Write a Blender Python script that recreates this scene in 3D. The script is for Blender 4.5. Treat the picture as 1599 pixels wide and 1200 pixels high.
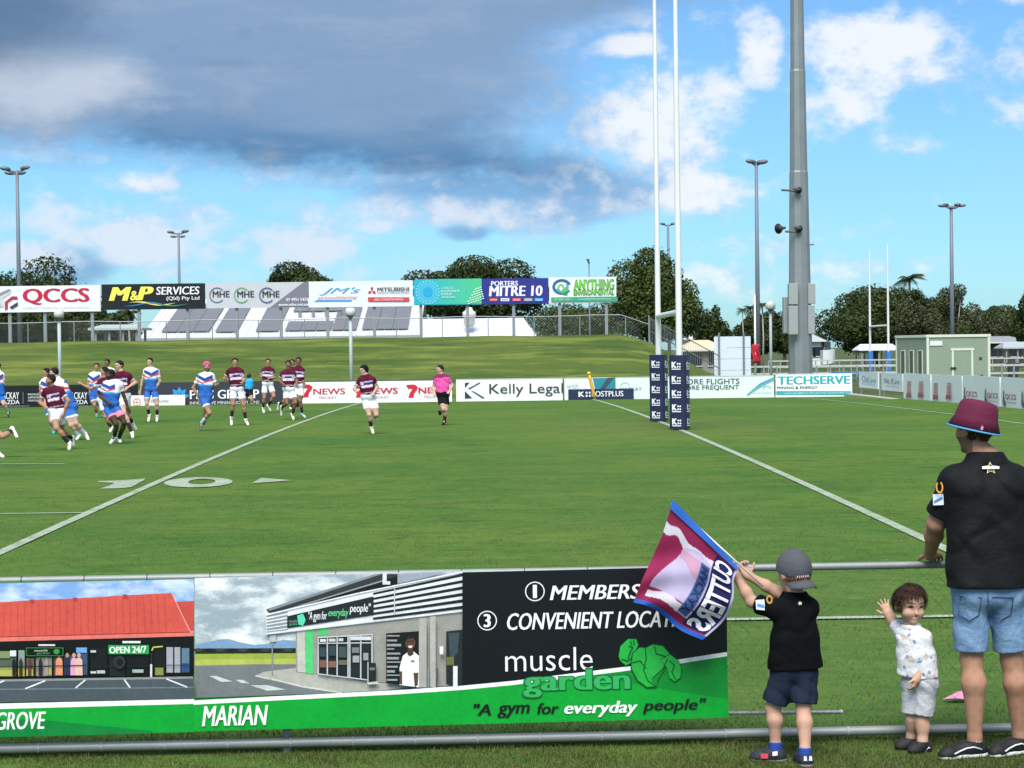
import bpy, math, random
import numpy as np
from mathutils import Vector, Matrix
for _o in list(bpy.data.objects): bpy.data.objects.remove(_o)
SC = bpy.context.scene
COL = SC.collection
rnd = random.Random(7)
NR = np.random.RandomState(11)

# ------------------------------------------------------------------ camera
F, PITCH, ROLL, YAW = 2968.0, -0.0174, 0.0128, 0.0151      # focal length in photo pixels (1599 wide), radians
ZC = 2.175                                                # eye height above the touchline
XG, YT, W, CROWN = 4.796, 15.14, 68.0, 0.19               # goal line x, near touchline y, pitch width, pitch crown
cp, sp, cr, sr = math.cos(PITCH), math.sin(PITCH), math.cos(ROLL), math.sin(ROLL)
cyw, syw = math.cos(YAW), math.sin(YAW)
def _w(p): return np.array([p[0]*cyw + p[1]*syw, -p[0]*syw + p[1]*cyw, p[2]])
AU, AW, AD = _w((cr, sr*sp, -sr*cp)), _w((sr, -cr*sp, cr*cp)), _w((0, cp, sp))
EYE = np.array([0, 0, ZC])
cam = bpy.data.cameras.new('camera'); co = bpy.data.objects.new('camera', cam); COL.objects.link(co)
cam.sensor_width = 36; cam.lens = F*36/1599.0; cam.clip_end = 6000; cam.clip_start = 0.1
M = Matrix.Identity(4)
for i in range(3):
    M[i][0], M[i][1], M[i][2], M[i][3] = AU[i], AW[i], -AD[i], EYE[i]
co.matrix_world = M
SC.camera = co

# ------------------------------------------------------------------ sun, exposure
SUN_TO = np.array([-0.12, -0.80, 1.10]); SUN_TO = SUN_TO/np.linalg.norm(SUN_TO)
sl = bpy.data.lights.new('sun', 'SUN'); sl.energy = 4.0; sl.angle = math.radians(34.0); sl.color = (1.0, 0.955, 0.89)
so = bpy.data.objects.new('sun', sl); COL.objects.link(so)
so.rotation_euler = Vector(-SUN_TO).to_track_quat('-Z', 'Y').to_euler()
so.location = (0, 0, 40)
SC.view_settings.view_transform = 'Standard'; SC.view_settings.look = 'None'
SC.view_settings.exposure = 0.28; SC.view_settings.gamma = 1.0
SC.view_settings.use_curve_mapping = False
SC.render.engine = 'CYCLES'
SC.render.resolution_x, SC.render.resolution_y = 1024, 768

# ------------------------------------------------------------------ sky: Nishita plus procedural clouds, all by direction
world = bpy.data.worlds.new('World'); SC.world = world; world.use_nodes = True
WT = world.node_tree; WT.nodes.clear()
class S:                                                    # small arithmetic on node sockets
    nt = None
    def __init__(s, sock): s.s = sock
    @staticmethod
    def m(op, *a, clamp=False):
        n = S.nt.nodes.new('ShaderNodeMath'); n.operation = op; n.use_clamp = clamp
        for i, v in enumerate(a):
            if isinstance(v, S): S.nt.links.new(v.s, n.inputs[i])
            else: n.inputs[i].default_value = v
        return S(n.outputs[0])
    def __add__(s, o): return S.m('ADD', s, o)
    __radd__ = __add__
    def __sub__(s, o): return S.m('SUBTRACT', s, o)
    def __rsub__(s, o): return S.m('SUBTRACT', o, s)
    def __mul__(s, o): return S.m('MULTIPLY', s, o)
    __rmul__ = __mul__
    def __truediv__(s, o): return S.m('DIVIDE', s, o)
    def sm(s, a, b):                                        # smooth step between a and b
        n = S.nt.nodes.new('ShaderNodeMapRange'); n.interpolation_type = 'SMOOTHSTEP'
        S.nt.links.new(s.s, n.inputs[0]); n.inputs[1].default_value = a; n.inputs[2].default_value = b
        return S(n.outputs[0])
def smax(a, b): return S.m('MAXIMUM', a, b)
def smin_(a, b): return S.m('MINIMUM', a, b)
def mixc(f, a, b):
    n = S.nt.nodes.new('ShaderNodeMix'); n.data_type = 'RGBA'
    if isinstance(f, S): S.nt.links.new(f.s, n.inputs[0])
    else: n.inputs[0].default_value = f
    for i, v in ((6, a), (7, b)):
        if isinstance(v, S): S.nt.links.new(v.s, n.inputs[i])
        else: n.inputs[i].default_value = (*v, 1)
    return S(n.outputs[2])
def noise(vec, scale, detail=5, rough=.55, off=(0, 0, 0), dist=0.0, sc=(1, 1, 1)):
    mp = S.nt.nodes.new('ShaderNodeMapping'); S.nt.links.new(vec.s, mp.inputs[0])
    mp.inputs[1].default_value = off; mp.inputs[3].default_value = sc
    n = S.nt.nodes.new('ShaderNodeTexNoise'); S.nt.links.new(mp.outputs[0], n.inputs['Vector'])
    n.inputs['Scale'].default_value = scale; n.inputs['Detail'].default_value = detail
    n.inputs['Roughness'].default_value = rough; n.inputs['Distortion'].default_value = dist
    return S(n.outputs[0])
def lin(c):
    return tuple((v/12.92 if v <= .04045 else ((v+.055)/1.055)**2.4) for v in c)
def hx(h): return lin(tuple(int(h[i:i+2], 16)/255 for i in (0, 2, 4)))

def build_sky():
    S.nt = WT
    tc = WT.nodes.new('ShaderNodeTexCoord'); D = S(tc.outputs['Generated'])
    sx = WT.nodes.new('ShaderNodeSeparateXYZ'); WT.links.new(D.s, sx.inputs[0])
    x, y, z = (S(o) for o in sx.outputs)
    X = (S.m('ARCTAN2', x, y) - YAW)*F + 800.0              # degrees of arc, counted in photo pixels
    Y = 548.0 - S.m('ARCSINE', z)*F
    n1 = noise(D, 9, 7, .60, sc=(1, 1, 2.0)) - .5
    n2 = noise(D, 26, 6, .62, off=(3, 1, 4), sc=(1, 1, 1.5)) - .5
    n3 = noise(D, 70, 5, .6, off=(7, 2, 1), sc=(1, 1, 1.3)) - .5
    nn = n1*1.0 + n2*.8 + n3*.35
    sky = WT.nodes.new('ShaderNodeTexSky'); sky.sky_type = 'NISHITA'; sky.sun_disc = False
    sky.sun_elevation = math.asin(SUN_TO[2]); sky.sun_rotation = math.atan2(SUN_TO[0], SUN_TO[1])
    sky.air_density = 1.0; sky.dust_density = 0.35; sky.ozone_density = 3.0
    tint = WT.nodes.new('ShaderNodeMix'); tint.data_type = 'RGBA'; tint.blend_type = 'MULTIPLY'
    tint.inputs[0].default_value = 1.0; WT.links.new(sky.outputs[0], tint.inputs[6]); WT.links.new(mixc(S.m('ABSOLUTE', z).sm(.0, .16), (.50, .84, 1.12), (.62, .92, 1.17)).s, tint.inputs[7])
    bg0 = WT.nodes.new('ShaderNodeBackground'); WT.links.new(tint.outputs[2], bg0.inputs[0]); bg0.inputs[1].default_value = 0.108
    # --- scattered cumulus
    def blob(cx, cy, rx, ry, amp=1.0):
        a = (X - cx)/rx; b = (Y - cy)/ry
        return amp - (a*a + b*b)*amp
    blobs = [(1040, 190, 165, 105), (985, 80, 75, 26), (1190, 90, 45, 75, .9), (1390, 90, 170, 80, .95), (1330, 170, 60, 45, .7), (1110, 315, 95, 45, .8),
             (1270, 200, 80, 60, .6), (1575, 110, 70, 60, .55), (450, 385, 150, 50, .85), (505, 395, 60, 45, .9), (225, 282, 75, 24, .8), (95, 335, 150, 50, .65),
             (215, 372, 120, 46, 1.0), (40, 395, 150, 34, .9), (330, 350, 90, 40, .55), (700, 332, 340, 34, .62), (560, 425, 420, 22, .6), (1180, 395, 90, 30, .45), (1420, 240, 70, 24, .4), (600, 350, 60, 16, .8), (640, 420, 260, 30, .45), (1130, 450, 120, 50, .55), (1250, 430, 300, 30, .35), (1560, 20, 120, 30, .6)]
    fld = None
    for b in blobs:
        v = blob(*b); fld = v if fld is None else smax(fld, v)
    fld = smax(fld, (S.m('ABSOLUTE', X - 800.0)).sm(1100, 1900)*.45)    # the same broken cloud goes on round the sky
    fld = smax(fld, (0.0 - Y).sm(150, 700)*.5)
    ac = (fld + nn*2.3 - .08).sm(.0, .85)
    lit = (n2*1.6 + n3*1.2 + (fld - .4)*.5).sm(-.5, .22)
    cc = mixc(lit, hx('a3c6ee'), hx('f4f8fd'))
    dk = ((Y - 255.0)/90.0 + nn*1.2).sm(.0, 1.0)*(1050.0 - X).sm(-60, 200)
    cc = mixc(dk*.35, cc, hx('a9ccf0'))
    # --- far grey-blue shreds low in the sky
    f2 = smax(smax(blob(120, 410, 95, 45), blob(730, 362, 60, 20)), smax(blob(880, 330, 130, 34), blob(800, 300, 300, 75)))
    a2 = (f2 + nn*1.7 - .15).sm(.0, .8)
    # --- the big shower cloud
    nh = noise(D, 5.5, 6, .58, off=(2, 5, 1), sc=(1, 1, 6.0)) - .5          # flat layers
    nh2 = noise(D, 16, 5, .6, off=(6, 1, 3), sc=(1, 1, 4.0)) - .5
    lower = X*.062 + 246.0
    lower = lower + (X - 640.0).sm(0, 400)*14.0
    re = S.m('MINIMUM', S.m('EXPONENT', (0.0 - Y)/46.0)*290.0 + 915.0, 1330.0)
    e1 = (lower - Y + nn*95.0 + nh*60.0).sm(-16, 50)
    e2 = (re - X + nn*250.0 + nh*200.0).sm(-70, 210)
    e3 = (X + 3200.0).sm(0, 900)
    e4 = (Y + 1500.0).sm(0, 700)
    a3 = e1*e2*e3*e4
    base = ((Y - lower)/150.0 + nh*1.6 + n1*.5).sm(-1.0, -.05)      # darker belly along the lower edge
    c3 = mixc(base, hx('86a3c6'), hx('5585b3'))
    c3 = mixc((nh*2.0 + nh2*1.2 + n2*.35).sm(-.1, .6)*.62, c3, hx('a9b9d0')); c3 = mixc((nh2*1.8 - nh*1.2 + n1*.5).sm(.0, .6)*.55, c3, hx('5b7fa6'))
    c3 = mixc((nh2*1.3 + n2*1.1 + n3*.5).sm(.08, .55)*.32, c3, hx('b6c4d8')); c3 = mixc((n2*1.2 + nh*.8 - n3*.4).sm(.05, .5)*.22, c3, hx('4d749d'))
    br = blob(95, 150, 210, 110)
    c3 = mixc((br + nn*1.3 + nh*1.6 - .05).sm(.0, 1.2)*.8, c3, hx('cdd7e6'))
    dkl = blob(-10, 30, 260, 120)
    c3 = mixc((dkl + nn*1.0).sm(.0, 1.0)*.75, c3, hx('4f6c8d'))
    def bgd(c, s=1.0):
        n = WT.nodes.new('ShaderNodeBackground'); WT.links.new(c.s, n.inputs[0]); n.inputs[1].default_value = s*.84; return n.outputs[0]
    def mixs(f, a, b):
        n = WT.nodes.new('ShaderNodeMixShader'); WT.links.new(f.s, n.inputs[0]); WT.links.new(a, n.inputs[1]); WT.links.new(b, n.inputs[2]); return n.outputs[0]
    flat = WT.nodes.new('ShaderNodeRGB'); flat.outputs[0].default_value = (*hx('78a3d2'), 1)
    sh = mixs(a2*.75, bg0.outputs[0], bgd(S(flat.outputs[0])))
    sh = mixs(ac*.93, sh, bgd(cc))
    rim = a3.sm(.0, .35)*(1.0 - a3.sm(.35, .85))*(n2 + n3).sm(-.15, .25)
    c3 = mixc(rim*.7, c3, hx('e6eef8'))
    sh = mixs(a3*.97, sh, bgd(c3))
    out = WT.nodes.new('ShaderNodeOutputWorld'); WT.links.new(sh, out.inputs[0])
build_sky()
world.cycles.sampling_method = 'MANUAL'; world.cycles.sample_map_resolution = 256
SC.cycles.max_bounces = 5; SC.cycles.diffuse_bounces = 3; SC.cycles.glossy_bounces = 2; SC.cycles.transmission_bounces = 2; SC.cycles.caustics_reflective = False; SC.cycles.caustics_refractive = False

# ------------------------------------------------------------------ photo pixel -> place
def ray(px, py):
    d = AU*(px - 799.5)/F - AW*(py - 600)/F + AD
    return d
def gz(y):                                                  # height of the ground (the pitch is crowned)
    t = (y - YT - W/2)/(W/2)
    return CROWN*max(0.0, 1 - t*t)
def on_z(px, py, z=0.0):
    d = ray(px, py); return EYE + d*((z - ZC)/d[2])
def on_ground(px, py):
    z = 0.0
    for _ in range(30): p = on_z(px, py, z); z = gz(p[1])
    p[2] = z; return p
def at_y(px, py, y):
    d = ray(px, py); return EYE + d*(y/d[1])
def on_plane(px, py, o, n):
    d = ray(px, py); return EYE + d*(np.dot(np.asarray(o) - EYE, n)/np.dot(d, n))

# ------------------------------------------------------------------ materials
_mats = {}
def mat(name, col=(.5, .5, .5), rough=.6, metal=0.0, var=.08, vscale=3.0, bump=0.0, bscale=40.0, attr=False, spec=.5, trans=0.0, fn=None, dirt=0.0):
    if name in _mats: return _mats[name]
    m = bpy.data.materials.new(name); m.use_nodes = True; nt = m.node_tree; S.nt = nt
    bs = nt.nodes['Principled BSDF']
    bs.inputs['Roughness'].default_value = rough; bs.inputs['Metallic'].default_value = metal
    bs.inputs['Specular IOR Level'].default_value = spec
    tc = nt.nodes.new('ShaderNodeTexCoord'); O = S(tc.outputs['Object'])
    if attr:
        at = nt.nodes.new('ShaderNodeAttribute'); at.attribute_name = 'Col'; c = S(at.outputs['Color'])
    else:
        r = nt.nodes.new('ShaderNodeRGB'); r.outputs[0].default_value = (*col[:3], 1); c = S(r.outputs[0])
    if var:
        nv = noise(O, vscale, 4, .6)
        f = nt.nodes.new('ShaderNodeHueSaturation'); nt.links.new(c.s, f.inputs['Color'])
        nt.links.new(((nv - .5)*(var*3.0) + 1.0).s, f.inputs['Value']); c = S(f.outputs[0])
    if dirt:
        c = mixc(noise(O, .9, 6, .65, sc=(1, 1, .35)).sm(.5, .78)*dirt, c, (.16, .14, .11))
    if fn: c = fn(nt, O, c, bs) or c
    nt.links.new(c.s, bs.inputs['Base Color'])
    if bump:
        b = nt.nodes.new('ShaderNodeBump'); b.inputs['Strength'].default_value = bump; b.inputs['Distance'].default_value = .02
        nt.links.new(noise(O, bscale, 4, .6).s, b.inputs['Height']); nt.links.new(b.outputs[0], bs.inputs['Normal'])
    if trans:
        tr = nt.nodes.new('ShaderNodeBsdfTranslucent'); nt.links.new(c.s, tr.inputs[0])
        mx = nt.nodes.new('ShaderNodeMixShader'); mx.inputs[0].default_value = trans
        nt.links.new(bs.outputs[0], mx.inputs[1]); nt.links.new(tr.outputs[0], mx.inputs[2])
        nt.links.new(mx.outputs[0], nt.nodes['Material Output'].inputs[0])
    _mats[name] = m
    return m
def paint(h, rough=.45, var=.05):                           # a plain painted / printed colour
    return mat('paint_'+h+('' if rough == .45 else '_%d' % (rough*100)), hx(h), rough, var=var, vscale=1.3)
galv = mat('galvanised_steel', (.27, .29, .285), .55, .35, var=.12, vscale=5, bump=.08, bscale=60)
steel_grey = mat('weathered_pole_steel', (.30, .32, .33), .55, .35, var=.12, vscale=1.2)
pole_far = mat('far_pole_steel', (.17, .20, .24), .6, .2, var=.1, vscale=.5)
white_paint = mat('white_post_paint', (.78, .79, .77), .35, var=.05, vscale=.8)

# ------------------------------------------------------------------ mesh building
class MB:
    def __init__(s): s.v = []; s.f = []; s.c = []; s.mi = []
    def add(s, vs, fs, col=None):
        b = len(s.v); s.v += [tuple(map(float, p)) for p in vs]; s.f += [tuple(i+b for i in f) for f in fs]
        s.c += [col if col else (1, 1, 1)]*len(vs)
        return s
    def box(s, c, d, rz=0.0, col=None, ax=None):            # centre, full size; ax = 3 axes
        if ax is None: ax = ((math.cos(rz), math.sin(rz), 0), (-math.sin(rz), math.cos(rz), 0), (0, 0, 1))
        ax = [np.asarray(a, float)*k/2 for a, k in zip(ax, d)]; c = np.asarray(c, float)
        vs = [c + i*ax[0] + j*ax[1] + k*ax[2] for k in (-1, 1) for j in (-1, 1) for i in (-1, 1)]
        return s.add(vs, [(0, 2, 3, 1), (4, 5, 7, 6), (0, 1, 5, 4), (2, 6, 7, 3), (0, 4, 6, 2), (1, 3, 7, 5)], col)
    def tube(s, pts, r, n=8, cap=True, col=None):
        pts = [np.asarray(p, float) for p in pts]; k = len(pts)
        rs = [r]*k if not hasattr(r, '__len__') else r
        vs = []; up = None
        for i, p in enumerate(pts):
            t = pts[min(i+1, k-1)] - pts[max(i-1, 0)]; t = t/(np.linalg.norm(t)+1e-9)
            if up is None:
                up = np.array([0, 0, 1.]) if abs(t[2]) < .9 else np.array([1., 0, 0])
            a = np.cross(t, up); a /= np.linalg.norm(a)+1e-9; b = np.cross(a, t); up = b
            for j in range(n):
                q = 2*math.pi*j/n; vs.append(p + (a*math.cos(q) + b*math.sin(q))*rs[i])
        fs = [(i*n+j, i*n+(j+1) % n, (i+1)*n+(j+1) % n, (i+1)*n+j) for i in range(k-1) for j in range(n)]
        if cap: fs += [tuple(range(n-1, -1, -1)), tuple((k-1)*n+j for j in range(n))]
        return s.add(vs, fs, col)
    def lathe(s, c, prof, n=16, axis=None, col=None):       # profile of (r, h) along axis
        c = np.asarray(c, float); ax = np.array([0, 0, 1.]) if axis is None else np.asarray(axis, float)
        return s.tube([c + ax*h for r, h in prof], [max(r, 1e-4) for r, h in prof], n, True, col)
    def quad(s, a, b, c, d, col=None): return s.add([a, b, c, d], [(0, 1, 2, 3)], col)
    def build(s, name, m, parent=None, smooth=False, loc=None, bevel=0.0):
        me = bpy.data.meshes.new(name)
        o = bpy.data.objects.new(name, me)
        off = np.zeros(3)
        if parent is not None:
            q = parent
            while q is not None: off = off + np.array(q.location); q = q.parent
        elif loc is not None: off = np.asarray(loc, float); o.location = Vector(off)
        v = np.array(s.v, float).reshape(-1, 3) - off
        me.from_pydata([tuple(p) for p in v], [], s.f)
        if any(c != (1, 1, 1) for c in s.c):
            a = me.color_attributes.new('Col', 'FLOAT_COLOR', 'POINT')
            arr = np.ones((len(s.c), 4), np.float32); arr[:, :3] = np.array(s.c); a.data.foreach_set('color', arr.ravel())
        for mm in (m if isinstance(m, (list, tuple)) else [m]): me.materials.append(mm)
        if s.mi: me.polygons.foreach_set('material_index', s.mi)
        if smooth: me.polygons.foreach_set('use_smooth', [True]*len(me.polygons))
        if smooth == 'auto':
            try: me.set_sharp_from_angle(angle=math.radians(40))
            except Exception: pass
        me.update(); COL.objects.link(o)
        if parent is not None: o.parent = parent
        if bevel:
            bv = o.modifiers.new('bevel', 'BEVEL'); bv.width = bevel; bv.segments = 2; bv.limit_method = 'ANGLE'
        return o
def tag(o, label=None, cat=None, group=None, kind=None):
    if label: o['label'] = label
    if cat: o['category'] = cat
    if group: o['group'] = group
    if kind: o['kind'] = kind
    return o
def thing(name, loc, label, cat, group=None):
    o = bpy.data.objects.new(name, None); COL.objects.link(o); o.location = Vector([float(v) for v in loc])
    o.empty_display_size = .2
    return tag(o, label, cat, group)
def struct(o): o['kind'] = 'structure'; return o
def copy_tree(o, parent=None):
    c = o.copy(); COL.objects.link(c); c.parent = parent
    for ch in list(o.children): copy_tree(ch, c)
    return c
def nrm(v): v = np.asarray(v, float); return v/(np.linalg.norm(v)+1e-12)

# ------------------------------------------------------------------ lettering
_tc = {}; _tw = {}
def text_geo(s, bold=0.0, shear=0.0, space=1.0):
    k = (s, bold, shear, space)
    if k in _tc: return _tc[k]
    cu = bpy.data.curves.new('txt', 'FONT'); cu.body = s; cu.size = 1; cu.offset = bold; cu.shear = shear; cu.space_character = space
    cu.resolution_u = 3
    ob = bpy.data.objects.new('txt', cu); COL.objects.link(ob)
    bpy.context.view_layer.update()
    dg = bpy.context.evaluated_depsgraph_get(); ev = ob.evaluated_get(dg); me = ev.to_mesh()
    v = np.array([tuple(p.co) for p in me.vertices]).reshape(-1, 3)[:, :2]; f = [tuple(p.vertices) for p in me.polygons]
    ev.to_mesh_clear(); bpy.data.objects.remove(ob); bpy.data.curves.remove(cu)
    lo, hi = v.min(0), v.max(0); v = (v - lo)/(hi - lo)     # unit box
    _tc[k] = (v, f); _tw[k] = float(hi[0]-lo[0]); return _tc[k]
class Board:
    """A flat printed board: origin, unit u (right as read), unit v (up), normal to the reader."""
    def __init__(s, root, o, u, v=(0, 0, 1), step=.0012):
        s.root = root; s.o = np.asarray(o, float); s.u = nrm(u); s.v = nrm(v); s.n = nrm(np.cross(s.u, s.v)); s.step = step; s.k = 0
        s.crop = (0, 0, 1.0); s.pr = MB()
    def P(s, u, v, lift=0): return s.o + s.u*u + s.v*v + s.n*lift
    def px(s, x, y):                                        # photo position (in the current crop) -> u, v on the board
        x, y = s.crop[0] + x/s.crop[2], s.crop[1] + y/s.crop[2]
        p = on_plane(x, y, s.o, s.n) - s.o
        return float(np.dot(p, s.u)), float(np.dot(p, s.v))
    def poly(s, pts, col, uv=False):
        s.k += 1
        q = [tuple(p) if uv else s.px(*p) for p in pts]
        ar = sum(q[i][0]*q[(i+1) % len(q)][1] - q[(i+1) % len(q)][0]*q[i][1] for i in range(len(q)))
        if ar < 0: q = q[::-1]
        from mathutils.geometry import tessellate_polygon
        tri = tessellate_polygon([[Vector((a, b, 0)) for a, b in q]]) if len(q) > 4 else [tuple(range(len(q)))]
        s.pr.add([s.P(a, b, s.step*s.k) for a, b in q], [tuple(t) for t in tri], hx(col) if isinstance(col, str) else col)
    def sky(s, pts, lo_c, hi_c, scale):                      # a printed sky: soft procedural cloud
        s.k += 1; q = [s.px(*p) for p in pts]; m = MB(); m.add([s.P(a, b, s.step*s.k) for a, b in q][::-1], [tuple(range(len(q)))])
        def fn(nt, O, c, bs):
            S.nt = nt; n = noise(O, scale, 6, .62, sc=(1, 1, 2.6)); return mixc((n + (noise(O, scale*4, 4, .6) - .5)*.25).sm(.38, .66), hx(lo_c), hx(hi_c))
        m.build('printed_sky', mat('printed_sky_'+lo_c, rough=.35, var=0, fn=fn), s.root)
    def rect(s, x0, y0, x1, y1, col): s.poly([(x0, y0), (x1, y0), (x1, y1), (x0, y1)], col)
    def ring(s, cx, cy, rx, ry, wd, col, a0=0, a1=360, n=28):
        for i in range(n):
            a, b = math.radians(a0 + (a1-a0)*i/n), math.radians(a0 + (a1-a0)*(i+1)/n)
            s.poly([(cx+math.cos(a)*rx, cy-math.sin(a)*ry), (cx+math.cos(b)*rx, cy-math.sin(b)*ry), (cx+math.cos(b)*(rx-wd), cy-math.sin(b)*(ry-wd)), (cx+math.cos(a)*(rx-wd), cy-math.sin(a)*(ry-wd))], col)
            s.k -= 1
        s.k += 1
    def disc(s, cx, cy, rx, ry, col, n=18): s.poly([(cx+math.cos(2*math.pi*i/n)*rx, cy+math.sin(2*math.pi*i/n)*ry) for i in range(n)], col)
    def text(s, t, x0, x1, y0, y1, col, bold=.0, shear=0.0, space=1.0, part='lettering', parent=None, flip=False):
        """Lettering filling x0..x1 and y0 (top)..y1 (bottom) measured at its middle."""
        s.k += 1
        xm, ym = (x0+x1)/2, (y0+y1)/2
        ua, ub = s.px(x0, ym)[0], s.px(x1, ym)[0]; va, vb = s.px(xm, y1)[1], s.px(xm, y0)[1]
        of = min(bold, 0.0); v, f = text_geo(t, of, shear, space); ex = max(0.0, bold)*1.5/_tw[(t, of, shear, space)]
        m = MB(); nc = 1 if ex == 0 else (3 if ex < .02 else 5)
        for i in range(nc):                                  # bold: struck several times, slightly apart
            dx = 0.0 if nc == 1 else ex*(i/(nc-1) - .5)
            m.add([s.P(ua+(ub-ua)*((a-.5)*(1-ex)+.5+dx), va+(vb-va)*b, s.step*(s.k+.16*i)) for a, b in v], f)
        return m.build(part, paint(col), parent or s.root)
    def finish(s, name='print', rough=.45):
        def ink(nt, O, c, bs):                               # mottled photographic print
            S.nt = nt; f = nt.nodes.new('ShaderNodeHueSaturation'); nt.links.new(c.s, f.inputs['Color'])
            nt.links.new(((noise(O, 7, 6, .7) - .5)*.55 + (noise(O, 45, 4, .75) - .5)*.55 + 1.0).s, f.inputs['Value']); return S(f.outputs[0])
        if s.pr.v: s.pr.build(name, mat('printed_%d' % (rough*100), rough=rough, attr=True, var=.04, vscale=1.5, fn=ink if rough < .4 else None), s.root)['kind'] = 'stuff'
# ------------------------------------------------------------------ ground
def gz(y):
    t = (y - YT - W/2)/(W/2)
    if y > YT + W: return -.05*min(y - YT - W, 1.8)
    return CROWN*max(0.0, 1 - t*t)
def field_col(nt, O, c, bs):
    S.nt = nt
    big = noise(O, .13, 4, .6, off=(3, 0, 0)); med = noise(O, .8, 5, .65, sc=(.45, 1, 1)); fine = noise(O, 9, 5, .7, sc=(.5, 1, 1)); vf = noise(O, 60, 3, .7)
    c = mixc(big.sm(.38, .62), (0.0586, 0.1446, 0.0303), (0.1024, 0.1798, 0.0353))
    c = mixc(med.sm(.46, .66)*.60, c, (0.1255, 0.1867, 0.0401))
    str1 = noise(O, 3.2, 5, .7, off=(1, 7, 0), sc=(.55, 1, 1)); str2 = noise(O, 1.1, 5, .7, off=(4, 1, 0), sc=(.35, 1, 1)); str3 = noise(O, 7.5, 4, .7, off=(8, 3, 0), sc=(.6, 1, 1))
    c = mixc(str1.sm(.50, .64)*.55, c, (0.0355, 0.0911, 0.0230)); c = mixc(str2.sm(.53, .66)*.45, c, (0.0377, 0.0992, 0.0243))
    c = mixc(str3.sm(.55, .66)*.50, c, (0.1567, 0.2218, 0.0570))
    c = mixc(fine.sm(.48, .68)*.55, c, (0.0377, 0.0911, 0.0243))
    c = mixc(vf.sm(.5, .75)*.50, c, (0.1567, 0.2218, 0.0570))
    dry = (noise(O, .55, 6, .7, off=(9, 4, 0), sc=(.35, 1, 1)) + (fine - .5)*.5).sm(.60, .80)
    c = mixc(dry*.6, c, (0.2079, 0.2375, 0.0607))
    sp_ = nt.nodes.new('ShaderNodeSeparateXYZ'); nt.links.new(O.s, sp_.inputs[0]); yy = S(sp_.outputs[1])
    xx = S(sp_.outputs[0]); band = S.m('SINE', xx*(2*math.pi/8.0) + (noise(O, .3, 3, .6) - .5)*1.5).sm(-.35, .35)
    c = mixc(band*.16, c, (.125, .185, .045))
    wx = (xx - XG)/5.0; wy = (yy - YT - W/2)/9.0; worn = (1.0 - wx*wx - wy*wy + (noise(O, 1.2, 5, .7) - .5)*2.4).sm(.1, 1.1)
    c = mixc(worn*.25, c, (.175, .170, .065))
    near = (yy + (noise(O, 2.5, 5, .7) - .5)*1.2)            # worn, dry turf on the spectators' side of the fence
    wear = S.m('SUBTRACT', 1.0, near.sm(9.4, 10.25))
    drier = mixc(noise(O, 5, 6, .75, off=(2, 2, 2)).sm(.45, .65), (0.0539, 0.0705, 0.0270), (0.1500, 0.1250, 0.0550))
    c = mixc(wear*.75, c, drier)
    b = nt.nodes.new('ShaderNodeBump'); b.inputs['Strength'].default_value = .55; b.inputs['Distance'].default_value = .04
    nt.links.new((fine + vf*.6).s, b.inputs['Height']); nt.links.new(b.outputs[0], bs.inputs['Normal'])
    return c
m_field = mat('mown_field_turf', rough=1.0, var=0, fn=field_col, spec=.03)
def grid(xs, ys, zf):
    m = MB(); nx = len(xs)
    vs = [(x, y, zf(x, y)) for y in ys for x in xs]
    fs = [(j*nx+i, j*nx+i+1, (j+1)*nx+i+1, (j+1)*nx+i) for j in range(len(ys)-1) for i in range(nx-1)]
    m.add(vs, fs); return m
pitch = grid(np.linspace(-75, 45, 41), np.linspace(-10, 86.5, 98), lambda x, y: gz(y) + .006*math.sin(x*1.7+y)*math.cos(y*2.3)).build('playing_field', m_field, smooth=True)
struct(pitch)
def far_col(nt, O, c, bs):
    S.nt = nt
    c = mixc(noise(O, .05, 5, .6).sm(.35, .65), (.045, .08, .016), (.10, .115, .045))
    return mixc(noise(O, 1.5, 5, .7, sc=(.3, 1, 1)).sm(.4, .8)*.5, c, (.035, .06, .012))
m_far = mat('far_grass', rough=.9, var=0, fn=far_col, spec=.2)
struct(grid(np.linspace(-2600, 2600, 9), np.linspace(-400, 4000, 9), lambda x, y: -.13).build('ground', m_far))

# ------------------------------------------------------------------ painted lines
def line_col(nt, O, c, bs):
    S.nt = nt
    g = noise(O, 26, 4, .75) + (noise(O, 3, 4, .6) - .5)*.5
    return mixc(g.sm(.44, .70)*.85, (.36, .42, .32), (.10, .16, .05))
m_line = mat('line_marking_paint', rough=.85, var=0, fn=line_col, spec=.2)
def strip(name, a, b, wd, n=60):
    a, b = np.array(a, float), np.array(b, float); t = nrm(b-a); s = np.array([-t[1], t[0]])*wd/2
    m = MB(); vs = []
    for i in range(n+1):
        p = a + (b-a)*i/n
        for q in (p-s, p+s): vs.append((q[0], q[1], gz(q[1]) + .012))
    m.add(vs, [(2*i, 2*i+1, 2*i+3, 2*i+2) for i in range(n)])
    return struct(m.build(name, m_line))
strip('goal_line', (XG, YT), (XG, YT+W), .14)
strip('ten_metre_line', (XG-10.05, YT), (XG-10.05, YT+W-.4), .14)
strip('near_touch_line', (-60, YT-.02), (16.2, YT-.02), .12, 20)
strip('far_touch_line', (-60, YT+W), (13.6, YT+W), .12, 20)
strip('dead_ball_line', (13.45, YT), (13.45, YT+W), .10)
def ground_poly(name, pts, crop=(0, 0, 1)):
    ps = [on_ground(crop[0]+x/crop[2], crop[1]+y/crop[2]) for x, y in pts]
    m = MB(); m.add([(p[0], p[1], p[2]+.012) for p in ps], [tuple(range(len(ps)))])
    return struct(m.build(name, m_line))
CF = (0, 600, 3.198)
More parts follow.
